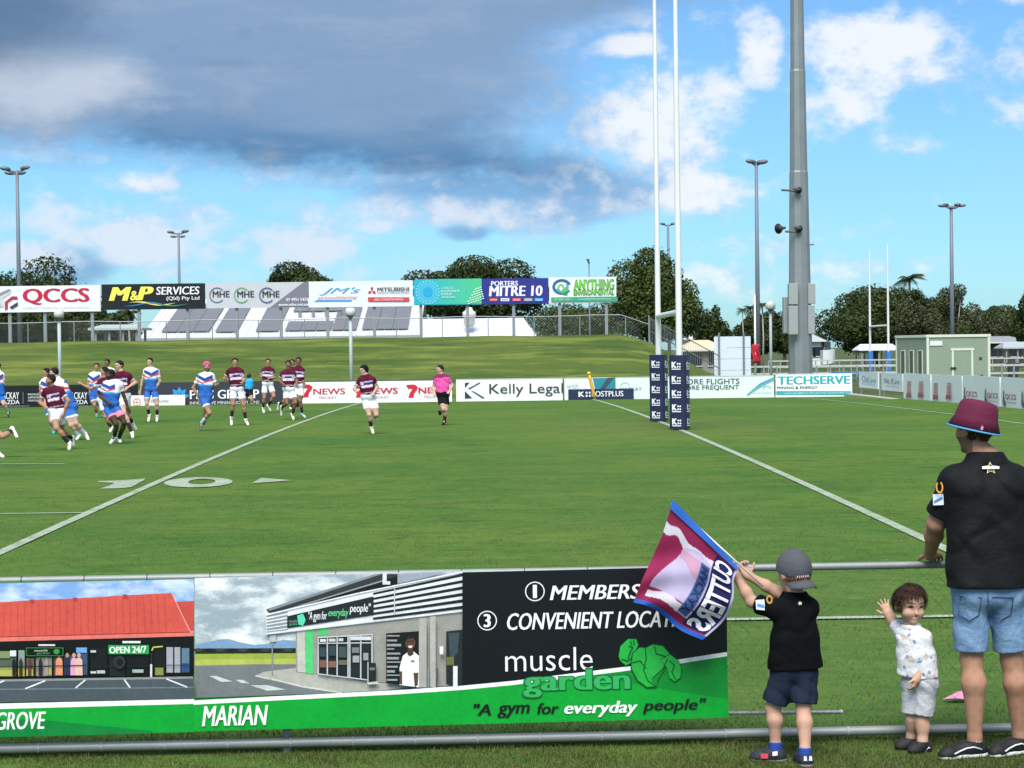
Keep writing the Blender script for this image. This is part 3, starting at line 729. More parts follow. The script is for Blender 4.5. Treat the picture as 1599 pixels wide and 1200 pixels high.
light_pole('tall pole with four lamps rising behind the crimson lettered billboard', 31, 520, 28, 266, 112, 6.5, [(-17, -2, 16), (14, -3, 16), (-12, 5, 13), (9, 5, 14)], base=hill(31, 112))
light_pole('short looking pole with four lamps behind the black billboard', 280, 440, 277.5, 364, 190, 4.6, [(-12, -1, 11), (11, -2, 12), (-8, 6, 9), (7, 6, 9)])
light_pole('thin pole with two lamps seen between the goal uprights', 1045, 520, 1042, 351, 210, 5, [(-9, -1, 9), (8, -1, 9)])
light_pole('tall slim pole with two lamps between goal posts and tower', 1184, 560, 1174, 256, 150, 6.8, [(-9, -3, 17), (9, -2, 18)])
light_pole('slim pole with ring of six lamps behind the green cabin', 1487, 520, 1483, 322, 170, 6.4, [(-17, 0, 11), (-9, -2, 10), (-4, 3, 9), (5, 3, 9), (9, -2, 10), (17, 0, 11)])
light_pole('low pole with one lamp above the environmental billboard', 921, 520, 917, 408, 125, 2.8, [(-2, -2, 6)])

def flood_stand(label, x, ytop, D, w0=5.5):
    X = at_y(x, ytop, D)[0]; zt = at_y(x, ytop, D)[2]; zb = -.13 if D < 90 else hz(X, D)
    if D < 90: zb = -.13
    r = thing('speaker_pole', (X, D, zb), label, 'speaker pole', 'thin pale poles with box heads behind the boards')
    pm = D/F
    m = MB(); m.tube([(X, D, zb-.1), (X, D, zt-4*pm)], w0*pm/2, 8); m.build('pole', mat('pale_pole', (.42, .47, .47), .5, var=.08), r, True)
    m = MB(); m.lathe((X, D, zt-8*pm), [(4*pm, 0), (7.5*pm, 1*pm), (8*pm, 7*pm), (7*pm, 12*pm), (4*pm, 13*pm)], 12); m.build('head', mat('pale_head', (.62, .63, .60), .5, var=.08), r, True)
    m = MB(); m.box((X, D-.12, zt-8.5*pm), (9*pm, .12, 4*pm)); m.build('grille', paint('35373a'), r)
flood_stand('thin pale pole with box head in front of the crimson billboard', 92, 489, 87.4)
flood_stand('thin pale pole with box head in front of the solar roof', 547, 486, 87.4)
flood_stand('thin pale pole with box head beside the grey light tower', 1203, 476, 96, 4.5)

# ------------------------------------------------------------------ buildings behind the bank
def solar_building():
    Ye, Yr = 124.0, 136.0
    ze = at_y(436, 526, Ye)[2]; zr = at_y(450, 466, Yr)[2]
    XL = at_y(217, 528, Ye)[0]; XR = at_y(656, 523, Ye)[0]
    zg = -.13
    r = thing('clubhouse', ((XL+XR)/2, (Ye+Yr)/2, zg), 'white roofed clubhouse covered with solar panels behind the embankment', 'building')
    m = MB(); m.box(((XL+XR)/2, (Ye+Yr*1.06)/2+2, (zg+ze-.25)/2), (XR-XL-.6, Yr-Ye+5, ze-.25-zg)); m.build('wall', paint('b9bbb8', .8), r)
    m = MB(); n = nrm(np.cross((1, 0, 0), (0, Yr-Ye, zr-ze)))
    A = [np.array(p) for p in ((XL, Ye, ze), (XR, Ye, ze), (XR, Yr, zr), (XL, Yr, zr))]
    top = A; bot = [p - n*.12 for p in A]; R2 = [np.array((XL, Yr+10, ze-.6)), np.array((XR, Yr+10, ze-.6))]
    m.add(top + bot + R2, [(0, 1, 2, 3), (0, 4, 5, 1), (1, 5, 6, 2), (3, 7, 4, 0), (4, 7, 6, 5), (3, 2, 9, 8)])
    roof = m.build('roof', mat('roof_white_sheet', (.72, .74, .75), .4, .1, var=.06, vscale=.6), r)
    m = MB()
    for x in np.arange(XL+.6, XR, .9): m.box((x, (Ye+Yr)/2, (ze+zr)/2+.02), (.05, math.hypot(Yr-Ye, zr-ze), .05), ax=((1, 0, 0), nrm((0, Yr-Ye, zr-ze)), n))
    rb = m.build('roof_ribs', _mats['roof_white_sheet'], roof)
    m = MB(); m.box(((XL+XR)/2, Ye-.08, ze-.10), (XR-XL, .16, .18)); m.build('gutter', paint('9da3a6'), r)
    # solar panels: rectangles on the roof plane
    sl_ = nrm((0, Yr-Ye, zr-ze)); L = math.hypot(Yr-Ye, zr-ze)
    pm = mat('solar_panel_glass', (.19, .19, .20), .35, .1, var=.12, vscale=2)
    fr = mat('solar_frame', (.32, .33, .34), .4, .5, var=.05)
    def rp(x, y):                                           # photo -> (u along eaves, w up the slope)
        p = on_plane(x, y, A[0], n) - A[0]; return p[0], float(np.dot(p, sl_))
    arrays = [((252, 326), (521, 478)), ((336, 370), (521, 478)), ((399, 434), (520, 478)), ((445, 516), (519, 505)), ((518, 556), (518, 481)), ((458, 530), (489, 481)), ((565, 637), (517, 477))]
    for (xa, xb), (yb_, yt_) in arrays:
        u0, w0 = rp(xa, yb_); u1, _ = rp(xb, yb_); _, w1 = rp((xa+xb)/2+12, yt_)
        if xa == 458: u0, u1 = rp(458, 489)[0], rp(530, 489)[0]
        nu, nw = max(1, round((u1-u0)/1.05)), max(1, round((w1-w0)/1.7))
        for i in range(nu):
            for j in range(nw):
                du, dw = (u1-u0)/nu, (w1-w0)/nw
                c = A[0] + np.array([u0+du*(i+.5), 0, 0]) + sl_*(w0+dw*(j+.5)) + n*.14
                m = MB(); m.box(c, (du-.03, dw-.03, .04), ax=((1, 0, 0), sl_, n)); m.box(c-n*.03, (du-.02, dw-.02, .02), ax=((1, 0, 0), sl_, n)); m.mi = [0]*6+[1]*6
                m.build('solar_panel', [pm, fr], roof)
    for k in range(4):
        c = A[0] + np.array([rp(500, 495)[0] + (k-1.5)*.9, 0, 0]) + sl_*rp(500, 496)[1]
        m = MB(); m.lathe(c, [(.12, -.1), (.12, .45), (.2, .5), (.02, .62)], 8); m.build('vent_pipe', galv, roof)
solar_building()
def low_building():
    Y = 118.0; A, B = at_y(657, 526, Y), at_y(838, 522, Y); zt = at_y(745, 497.5, Y+3)[2]; ze = at_y(745, 524, Y)[2]
    r = thing('low_white_building', ((A[0]+B[0])/2, Y+3, -.13), 'low building with plain white sloped roof and rooftop ventilator', 'building')
    m = MB(); m.box(((A[0]+B[0])/2, Y+4.2, (ze-.2-.13)/2), (B[0]-A[0]-.5, 7.5, ze-.1)); m.build('wall', paint('b9bbb8', .8), r)
    ins = .55
    m = MB(); v = [(A[0], Y, ze-.1), (B[0], Y, ze-.1), (B[0]-.75, Y+3, zt), (A[0], Y+3, zt), (A[0], Y+8, ze), (B[0], Y+8, ze)]
    m.add(v, [(0, 1, 2, 3), (3, 2, 5, 4), (0, 3, 4), (1, 5, 2), (0, 4, 5, 1)])
    roof = m.build('roof', mat('roof_pale', (.66, .70, .76), .5, var=.08, vscale=.5), r)
    c = at_y(733, 520, Y+.6); pm = (Y+.6)/F
    m = MB(); m.lathe((c[0], Y+.6, at_y(733, 512, Y+.6)[2]), [(6*pm, 0), (9*pm, 6*pm), (9*pm, 16*pm), (10.5*pm, 18*pm), (10.5*pm, 24*pm), (6*pm, 27*pm), (5*pm, 31*pm), (2*pm, 32*pm)], 14); m.build('ventilator', paint('d9d9d2'), roof, True)
low_building()
def shelter(label, x0, x1, yt, yb, D, roofcol, posts, zg=-.13):
    A, B = at_y(x0, yt, D), at_y(x1, yt, D); zt = at_y((x0+x1)/2, yt, D)[2]; zb = at_y((x0+x1)/2, yb, D)[2]
    r = thing('shelter', ((A[0]+B[0])/2, D, zg), label, 'shelter')
    m = MB(); h = zt-zb
    m.add([(A[0], D-1.5, zb), (B[0], D-1.5, zb), (B[0], D+2, zb), (A[0], D+2, zb), (A[0]+.5, D+.2, zt), (B[0]-.5, D+.2, zt), (A[0], D-1.5, zb-.12), (B[0], D-1.5, zb-.12), (B[0], D+2, zb-.12), (A[0], D+2, zb-.12)],
          [(0, 1, 5, 4), (2, 3, 4, 5), (0, 4, 3), (1, 2, 5), (6, 7, 1, 0), (8, 9, 3, 2), (7, 8, 2, 1), (9, 6, 0, 3), (9, 8, 7, 6)])
    m.build('roof', paint(roofcol, .5), r)
    for q in np.linspace(A[0]+.4, B[0]-.4, posts):
        m = MB(); m.box((q, D-1.2, (zg+zb)/2-.1), (.14, .14, zb-zg)); m.build('post', steel_grey, r)
        m = MB(); m.box((q, D+1.7, (zg+zb)/2-.1), (.14, .14, zb-zg)); m.build('post', steel_grey, r)
    return r
shelter('small dark shelter with pale flat roof beside the palm', 145, 229, 507, 513, 116, 'b4bdbd', 4, zg=hz(-25, 116))
shelter('long white roofed shelter beyond the far blue padded posts', 1336, 1401, 537.5, 546, 200, 'dfe6ea', 5)
shelter('far shelter with pale roof, partly hidden by the green cabin', 1560, 1625, 534, 543, 190, 'a3abae', 4)

# ------------------------------------------------------------------ green cabin
def cabin():
    th = math.radians(11); D = 98.0; C0 = at_y(1447, 560, D); X0, Y0 = C0[0], C0[1]
    f = np.array([math.cos(th), math.sin(th), 0]); s_ = np.array([-math.sin(th), math.cos(th), 0]); nf = -s_; ns = -f
    zt = at_y(1447, 524, D)[2]; zb = -.13; Wf, Ls = 3.52, 3.9; H = zt - zb
    O = np.array([X0, Y0, zb])
    r = thing('site_cabin', O + f*Wf/2 + s_*Ls/2, 'sage green portable cabin with white trim and door', 'cabin')
    wallm = mat('cabin_sage', hx('8b9b85'), .6, var=.05, vscale=.7); trim = mat('cabin_trim', hx('d6dccb'), .5, var=.05)
    m = MB(); c = O + f*Wf/2 + s_*Ls/2 + np.array([0, 0, H/2]); m.box(c, (Wf, Ls, H-.02), ax=(f, s_, (0, 0, 1))); m.build('wall', wallm, r)
    def fb(u, z, w_, h_, mt, nm, lift=.02, th_=.04):
        m = MB(); m.box(O + f*u + nf*lift + np.array([0, 0, z]), (w_, th_, h_), ax=(f, s_, (0, 0, 1))); return m.build(nm, mt, r)
    def sb(u, z, w_, h_, mt, nm, lift=.02, th_=.04, par=None):
        m = MB(); m.box(O + s_*u + ns*lift + np.array([0, 0, z]), (th_, w_, h_), ax=(f, s_, (0, 0, 1))); return m.build(nm, mt, par or r)
    m = MB(); m.box(c + np.array([0, 0, H/2-.04]), (Wf+.10, Ls+.10, .14), ax=(f, s_, (0, 0, 1))); m.build('roof_trim', trim, r)
    for u in (.05, Wf-.05): fb(u, H/2-.06, .13, H-.14, trim, 'corner_trim')
    sb(Ls-.05, H/2-.06, .1, H-.14, trim, 'corner_trim')
    dx0, dx1 = 1.43, 2.52
    fb((dx0+dx1)/2, 1.0, dx1-dx0-.12, 2.0, wallm, 'door', .01)
    for u in (dx0, dx1): fb(u, 1.02, .11, 2.05, trim, 'door_frame', .03)
    fb((dx0+dx1)/2, 2.09, dx1-dx0+.22, .12, trim, 'door_frame', .03)
    fb(dx0+.02, 1.12, .30, .10, paint('2a2c2a'), 'door_handle', .07, .05)
    fb(.52, H-.42, .68, .24, paint('e3e6e6'), 'notice', .02)
    fb(3.0, 1.62, .17, .12, paint('4a5347'), 'socket', .02); fb(3.05, .72, .14, .08, paint('4a5347'), 'socket', .02)
    for u in (.75, 1.85, 2.95):
        w_ = sb(u, 1.25, .55, 1.6, mat('shutter_dark', hx('5b6557'), .6, var=.06), 'window_shutter', .015)
        for k in (-.27, .27): sb(u+k, 1.25, .06, 1.62, trim, 'frame', .03, par=w_)
        for k in (-.8, .8): sb(u, 1.25+k, .5, .05, trim, 'frame', .03, par=w_)
cabin()

# ------------------------------------------------------------------ white screen, house, other far things
def screen():
    D = 118; A, B = at_y(1115.5, 580, D), at_y(1172.5, 580, D); zt = at_y(1145, 525.5, D)[2]
    r = thing('white_screen', ((A[0]+B[0])/2, D, -.13), 'plain white panel screen on steel posts at the end of embankment', 'screen')
    n = 4
    for k in range(n):
        z0, z1 = .1+(zt-.1)*k/n, .1+(zt-.1)*(k+1)/n
        m = MB(); m.box(((A[0]+B[0])/2, D, (z0+z1)/2), (B[0]-A[0], .06, z1-z0-.02)); m.build('panel', paint('d5dfe8', .5), r)
    for x in (1122.5, 1161):
        X = at_y(x, 550, D)[0]; m = MB(); m.box((X, D-.1, (zt+.1)/2), (.1, .1, zt+.35)); m.build('post', paint('6f7a83'), r)
screen()
def house(label, x0, x1, yr, ye, D, wallc, roofc):
    A, B = at_y(x0, ye, D), at_y(x1, ye, D); zr, ze = at_y((x0+x1)/2, yr, D)[2], at_y((x0+x1)/2, ye, D)[2]; dp = 8
    r = thing('house', ((A[0]+B[0])/2, D+dp/2, -.13), label, 'house')
    m = MB(); m.box(((A[0]+B[0])/2, D+dp/2, (ze-.13)/2), (B[0]-A[0]-1, dp-1, ze+.13)); m.build('wall', paint(wallc, .8), r)
    m = MB(); m.add([(A[0], D, ze), (B[0], D, ze), (B[0], D+dp, ze), (A[0], D+dp, ze), (A[0]+1.5, D+dp/2, zr), (B[0]-1.5, D+dp/2, zr)], [(0, 1, 5, 4), (1, 2, 5), (2, 3, 4, 5), (3, 0, 4), (0, 3, 2, 1)])
    m.build('roof', paint(roofc, .6), r)
    m = MB(); m.box(((A[0]+B[0])/2, D-.05, ze-.08), (B[0]-A[0], .12, .16)); m.build('gutter', paint('d9d6cc'), r)
    for q in (.3, .7):
        X = A[0]+(B[0]-A[0])*q; m = MB(); m.box((X, D+.45, ze*.55), (1.2, .1, 1.1)); w_ = m.build('window', paint('20262b', .2), r)
        m = MB(); m.box((X, D+.42, ze*.55-.6), (1.4, .12, .08)); m.build('sill', paint('cfcdc4'), w_)
    return r
house('house with cream tiled roof showing between bank and white screen', 1064, 1140, 531, 546, 175, '8d8a80', 'd8c4a4')
house('upper white gabled house peeping over the cream roof', 1058, 1100, 521, 529, 200, 'c9cac6', 'd5d8d8')
house('white house among the trees right of the light tower', 1255, 1290, 519, 532, 230, 'd9dcdc', 'aeb6bb')
house('dark brick house beyond the green cabin', 1535, 1612, 525, 534, 215, '4a3f38', '8d9396')

def vehicle(label, x0, x1, yt, yb, D, colr):
    A, B = at_y(x0, yb, D), at_y(x1, yb, D); L = B[0]-A[0]; h = at_y(x0, yt, D)[2]+.13; zb = -.13
    r = thing('parked_boat', ((A[0]+B[0])/2, D, zb), label, 'boat')
    m = MB(); n = 12; vs = []
    for i in range(n):
        t = i/(n-1); w_ = .9*math.sin(math.pi*min(1, .35+t*.65))**.6; x = A[0]+L*t; zk = .55+.25*t*t
        vs += [(x, D, zb+zk-.3), (x, D-w_*.8, zb+zk), (x, D-w_, zb+h*.8+.12*t), (x, D+w_, zb+h*.8+.12*t), (x, D+w_*.8, zb+zk)]
    fs = [(i*5+j, (i+1)*5+j, (i+1)*5+(j+1) % 5, i*5+(j+1) % 5) for i in range(n-1) for j in range(5)] + [(0, 1, 2, 3, 4), tuple((n-1)*5+j for j in (4, 3, 2, 1, 0))]
    m.add(vs, fs); m.build('hull', paint(colr), r, 'auto')
    m = MB(); m.box((A[0]+L*.45, D, zb+h*.95), (L*.3, 1.1, h*.4)); m.build('windscreen', paint('3a444c', .2), r)
    m = MB(); m.box((A[0]+L*.45, D, zb+.3), (L*.9, .2, .1)); m.build('trailer', steel_grey, r)
    for s_ in (-.75, .75):
        m = MB(); m.lathe((A[0]+L*.4, D+s_, zb+.32), [(.05, -.1), (.32, -.1), (.32, .1), (.05, .1)], 14, (0, 1, 0)); m.build('wheel', paint('1c1d1f'), r)
vehicle('white boat on trailer parked under the dark trees', 1283, 1304, 540, 553, 190, 'e4e8ea')

def rail_fence(label, pts, h, n, D):
    r = thing('rail_fence', at_y(pts[0], 570, D)*np.array([1, 1, 0]) + np.array([0, 0, -.13]), label, 'fence', 'low rail fences round the far field')
    A, B = at_y(pts[0], 570, D), at_y(pts[1], 570, D)
    for q in np.linspace(A[0], B[0], n):
        m = MB(); m.box((q, D, -.13+h/2), (.10, .10, h)); m.build('post', steel_grey, r)
    for z in (h, h*.5):
        m = MB(); m.box(((A[0]+B[0])/2, D, -.13+z), (B[0]-A[0], .09, .12)); m.build('rail', mat('pale_rail', (.48, .50, .46), .6, var=.08), r)
rail_fence('pale low rail fence behind the turquoise lettered board', (1130, 1400), 1.0, 14, 130)
rail_fence('pale low rail fence right of the green cabin', (1545, 1640), 1.0, 6, 120)
rail_fence('farther pale rail fence under the dark trees', (1200, 1660), 1.1, 26, 168)
def bench_table(label, x, y, D, col):
    c = at_y(x, y, D); r = thing('picnic_table', (c[0], D, -.13), label, 'picnic table')
    m = MB(); m.box((c[0], D, .66), (1.8, .8, .08)); m.build('table_top', paint(col), r)
    for s_ in (-1, 1):
        m = MB(); m.box((c[0], D+s_*.75, .34), (1.8, .3, .06)); m.build('seat', paint(col), r)
    for s_ in (-.7, .7):
        m = MB(); m.box((c[0]+s_, D, .25), (.08, 1.5, .08)); m.box((c[0]+s_, D, .25), (.08, .3, .76)); m.build('leg', steel_grey, r)
bench_table('blue picnic table behind the turquoise lettered board', 1324, 575, 112, '3a78ad')
def bin_(label, x, D):
    c = at_y(x, 570, D); r = thing('rubbish_bin', (c[0], D, -.13), label, 'bin')
    m = MB(); m.add([(c[0]+sx*w_, D+sy*w_, z) for z, w_ in ((-.13, .24), (.9, .32)) for sx, sy in ((-1, -1), (1, -1), (1, 1), (-1, 1))], [(0, 1, 5, 4), (1, 2, 6, 5), (2, 3, 7, 6), (3, 0, 4, 7), (3, 2, 1, 0), (4, 5, 6, 7)]); m.build('body', paint('3b4442'), r, bevel=.03)
    m = MB(); m.box((c[0], D-.03, .95), (.72, .76, .09)); m.build('lid', paint('2a3230'), r, bevel=.03)
    m = MB(); m.lathe((c[0], D+.3, 0.0), [(.03, -.3), (.12, -.3), (.12, .3), (.03, .3)], 10, (1, 0, 0)); m.build('wheel', paint('15171a'), r)
bin_('dark wheelie bin standing right of the green cabin', 1582, 122)
def red_flag():
    D = 108; X = at_y(1179.5, 560, D)[0]
    r = thing('flag_pole', (X, D, -.13), 'thin white pole with red banner hanging near its foot', 'flag pole')
    zt = at_y(1179, 460, D)[2]; m = MB(); m.tube([(X, D, -.2), (X, D, zt)], [.075, .05], 8); m.build('pole', white_paint, r, True)
    z0, z1 = at_y(1181, 567, D)[2], at_y(1181, 538, D)[2]
    m = MB(); vs = []
    for i in range(9):
        for j in range(6):
            t, u = i/8, j/5; vs.append((X + (-.22+.44*u) + .06*math.sin(t*7), D-.12-.08*math.sin(u*6+t*3), z0+(z1-z0)*t))
    m.add(vs, [(i*6+j, i*6+j+1, (i+1)*6+j+1, (i+1)*6+j) for i in range(8) for j in range(5)]); o = m.build('banner', paint('b3202c', .7), r, True)
    sd = o.modifiers.new('thick', 'SOLIDIFY'); sd.thickness = .01
red_flag()

# ------------------------------------------------------------------ trees
def leaf_mat(nm, c0, c1):
    def fn(nt, O, c, bs):
        S.nt = nt
        at = nt.nodes.new('ShaderNodeAttribute'); at.attribute_name = 'Col'
        s3 = nt.nodes.new('ShaderNodeSeparateXYZ'); nt.links.new(at.outputs['Vector'], s3.inputs[0])
        return mixc(S(s3.outputs[0]), c0, c1)
    return mat(nm, rough=.55, var=.0, fn=fn, trans=.18, spec=.3)
L_dark = leaf_mat('leaf_dark', (.017, .034, .007), (.070, .094, .018))
L_mid = leaf_mat('leaf_mid', (.028, .054, .010), (.115, .150, .030))
L_euc = leaf_mat('leaf_grey_green', (.034, .052, .018), (.125, .135, .055))
bark = mat('bark', (.16, .13, .10), .9, var=.2, vscale=2, bump=.4, bscale=6)
bark_pale = mat('bark_pale', (.38, .35, .31), .85, var=.2, vscale=1)
def leaves(name, parent, blobs, n, size, lm, seed, flat=.0):
    n = int(n*3.0); size = size*.53
    R = np.random.RandomState(seed)
    vol = np.array([b[3]*b[4]*b[5] for b in blobs])**(2/3.); pick = R.choice(len(blobs), n, p=vol/vol.sum())
    B = np.array([b[:6] for b in blobs])[pick]
    d = R.normal(size=(n, 3)); d /= np.linalg.norm(d, axis=1)[:, None]
    rad = 1 - np.abs(R.normal(0, .16, n)); rad = np.where(R.rand(n) < .12, R.rand(n)*.9, rad); rad = np.clip(rad + (R.rand(n) < .14)*R.rand(n)*.24, .1, 1.3)
    c = B[:, :3] + d*B[:, 3:]*rad[:, None]
    nn = d + R.normal(0, .65, (n, 3)); nn[:, 2] += .35; nn /= np.linalg.norm(nn, axis=1)[:, None]
    t = np.cross(nn, R.normal(size=(n, 3))); t /= np.linalg.norm(t, axis=1)[:, None]; bt = np.cross(nn, t)
    s0 = size*(.6 + .8*R.rand(n))[:, None]
    v = np.stack([c - t*s0*.75, c + bt*s0*.42 + nn*s0*.1, c + t*s0*.75, c - bt*s0*.42 + nn*s0*.1], 1).reshape(-1, 3)
    off = np.array(parent.location); me = bpy.data.meshes.new(name)
    me.vertices.add(4*n); me.vertices.foreach_set('co', (v - off).ravel().astype(np.float32))
    me.loops.add(4*n); me.loops.foreach_set('vertex_index', np.arange(4*n)); me.polygons.add(n); me.polygons.foreach_set('loop_start', np.arange(n)*4); me.polygons.foreach_set('loop_total', np.full(n, 4))
    a = me.color_attributes.new('Col', 'FLOAT_COLOR', 'POINT'); k = np.repeat(np.clip(R.beta(1.6, 2.2, n) + R.normal(0, .1, len(blobs))[pick], 0, 1), 4)
    arr = np.ones((4*n, 4), np.float32); arr[:, 0] = k; arr[:, 1] = k; arr[:, 2] = k; a.data.foreach_set('color', arr.ravel())
    me.materials.append(lm); me.update(calc_edges=True); me.validate()
    o = bpy.data.objects.new(name, me); COL.objects.link(o); o.parent = parent; return o
def tree(label, cx, x0, x1, yt, yb, D, lm, seed, n=7000, size=.34, trunk=bark, depth=.8, nb=26, zbase=-.13, gaps=.0, shape=1.0, grp='trees beyond the ground'):
    R = np.random.RandomState(seed)
    A, B = at_y(x0, yb, D), at_y(x1, yb, D); zt, zb = at_y(cx, yt, D)[2], at_y(cx, yb, D)[2]
    C = np.array([(A[0]+B[0])/2, D, (zt+zb)/2]); rx, rz_ = (B[0]-A[0])/2, (zt-zb)/2; ry = rx*depth
    r = thing('tree', (C[0], D, zbase), label, 'tree', grp)
    blobs = []
    for k in range(nb):
        d = R.normal(size=3); d /= np.linalg.norm(d); q = .45 + .42*R.rand()
        if d[2] < -.2: d[2] *= .5
        s0 = (.15 + .24*R.rand()**1.5)*(1-gaps*.3)
        p = C + np.array([rx, ry, rz_])*d*q*np.array([1, 1, shape])
        blobs.append((*p, rx*s0*1.15, ry*s0*1.15, max(rz_*s0*1.15, .4*rx*s0)))
    if gaps < .3: blobs.append((*C, rx*.62, ry*.62, rz_*.6))
    leaves('crown', r, blobs, n, size, lm, seed)
    m = MB(); tr = max(.18, rx*.055); base = np.array([C[0], D, zbase-.1]); fork = np.array([C[0]+rx*.03, D, zb + rz_*.5 if zb > zbase+1 else C[2]-rz_*.3])
    m.tube([base, (base+fork)/2 + np.array([tr*.6, 0, 0]), fork], [tr*1.5, tr*1.1, tr*.85], 9); m.build('trunk', trunk, r, True)
    for k in range(0, len(blobs)-1, 3):
        p = np.array(blobs[k][:3]); m = MB(); mid = fork*.5 + p*.5 + np.array([0, 0, -.1*rz_]); m.tube([fork, mid, p], [tr*.6, tr*.35, tr*.1], 6); m.build('limb', trunk, r, True)
    return r
hb = lambda x, D: hz(at_y(x, 500, D)[0], D)
tree('broad dark tree behind the crimson lettered billboard', 50, -70, 150, 412, 585, 150, L_dark, 1, 16000, .36, nb=46)
tree('dark shrubby tree behind the small shelter', 205, 112, 240, 482, 575, 140, L_dark, 21, 6500, .30)
tree('rounded dark tree top above the grey billboard', 470, 402, 540, 417, 500, 170, L_dark, 2, 7500, .36, nb=40)
tree('large spreading dark tree behind the turquoise billboard', 732, 626, 842, 394, 530, 150, L_dark, 3, 13000, .34, nb=44, shape=.9)
tree('bushy low tree behind the wire fence on the crest', 905, 812, 992, 468, 575, 165, L_mid, 4, 6000, .32, nb=30)
tree('large bright green tree behind the goal uprights', 1018, 948, 1092, 403, 560, 155, L_mid, 5, 13000, .34, nb=44)
tree('small round dark tree right of the goal posts', 1112, 1082, 1142, 479, 570, 185, L_dark, 6, 3500, .34)
tree('dark tree mass between the slim pole and goal posts', 1165, 1130, 1215, 492, 570, 205, L_dark, 7, 4000, .38)
tree('dark tree behind the light tower', 1215, 1185, 1262, 482, 570, 215, L_dark, 8, 4000, .4)
tree('huge domed dark fig tree beyond the far goal posts', 1370, 1276, 1452, 442, 570, 235, L_dark, 9, 14000, .46, nb=46)
tree('grey green gum tree with pale trunk behind the cabin', 1430, 1392, 1470, 452, 570, 215, L_euc, 10, 5500, .36, bark_pale, gaps=.2)
tree('tall open gum tree beside the ring lamp pole', 1490, 1448, 1535, 443, 570, 205, L_euc, 11, 5200, .34, bark_pale, gaps=.6, nb=34)
tree('dense olive gum tree behind the cabin roof', 1525, 1490, 1575, 478, 570, 225, L_euc, 12, 5500, .36, bark_pale, gaps=.1)
tree('dark background tree right of the cabin', 1572, 1535, 1640, 492, 570, 240, L_dark, 13, 5000, .42)
tree('tall open tree rising at the dark house', 1605, 1572, 1650, 444, 570, 200, L_dark, 14, 4200, .34, bark_pale, gaps=.5)
tree('small bright shrub beside the pale pole behind cabin', 1505, 1494, 1515, 508, 532, 180, L_mid, 15, 900, .3)
tree('dark rounded tree filling the line behind the far posts', 1415, 1370, 1465, 455, 560, 245, L_dark, 31, 6500, .42)
tree('dark rounded tree filling the line behind the cabin', 1475, 1430, 1525, 464, 560, 250, L_dark, 32, 6500, .42)
tree('dark rounded tree filling the line beyond the dark house', 1560, 1515, 1615, 480, 560, 255, L_dark, 33, 6500, .42)
tree('far tree line clump beyond the white shelter', 1250, 1180, 1300, 505, 560, 290, L_dark, 16, 5000, .5)
def palm(label, cx, x0, x1, yt, D, zbase, seed, lm=L_dark, grp='palms beyond the ground', up=.35):
    R = np.random.RandomState(seed); A, B = at_y(x0, yt, D), at_y(x1, yt, D); L = (B[0]-A[0])/2; X = at_y(cx, yt, D)[0]; zt = at_y(cx, yt, D)[2] - L*.35
    r = thing('palm_tree', (X, D, zbase), label, 'palm', grp)
    m = MB(); m.tube([(X, D, zbase-.1), (X+.1, D, (zbase+zt)/2), (X, D, zt)], [L*.09, L*.065, L*.06], 8); m.build('trunk', bark_pale, r, True)
    for k in range(17):
        a = 2*math.pi*k/17 + R.rand()*.3; el = R.uniform(-.25, 1.05); m = MB(); pts = []
        for i in range(7):
            t = i/6; h = math.sin(el)*L*t*.95 - L*.75*t*t*(1-.25*el); rr = L*t*(.55+.45*math.cos(el)); pts.append(np.array([X+math.cos(a)*rr, D+math.sin(a)*rr, zt+h]))
        m.tube(pts, [L*.02*(1-.8*i/6) for i in range(7)], 4, col=(.3, .3, .3))
        sd = np.array([-math.sin(a), math.cos(a), 0])
        for i in range(1, 19):
            t = i/18*6; j = min(int(t), 5); p = pts[j]+(pts[j+1]-pts[j])*(t-j); w_ = L*.27*math.sin(math.pi*min(.95, .12+i/20))
            tg = nrm(pts[j+1]-pts[j])
            for s_ in (-1, 1):
                e = p + sd*s_*w_ + tg*w_*.55 + np.array([0, 0, -w_*.55]); k_ = R.rand(); m.add([p, p+tg*L*.055, e], [(0, 1, 2)], (k_, k_, k_))
        m.build('frond', lm, r)
    return r
palm('date palm showing under the black billboard', 200, 178, 226, 482, 135, -.13, 1)
palm('small palm silhouette left of the slim pole', 1159, 1147, 1171, 480, 200, -.13, 2)
palm('second palm silhouette beside the slim pole', 1172, 1160, 1190, 476, 215, -.13, 3)
palm('shaggy palm between slim pole and tower', 1190, 1175, 1214, 470, 190, -.13, 4)
palm('palm head standing above the gum trees', 1420, 1390, 1450, 426, 240, -.13, 5)
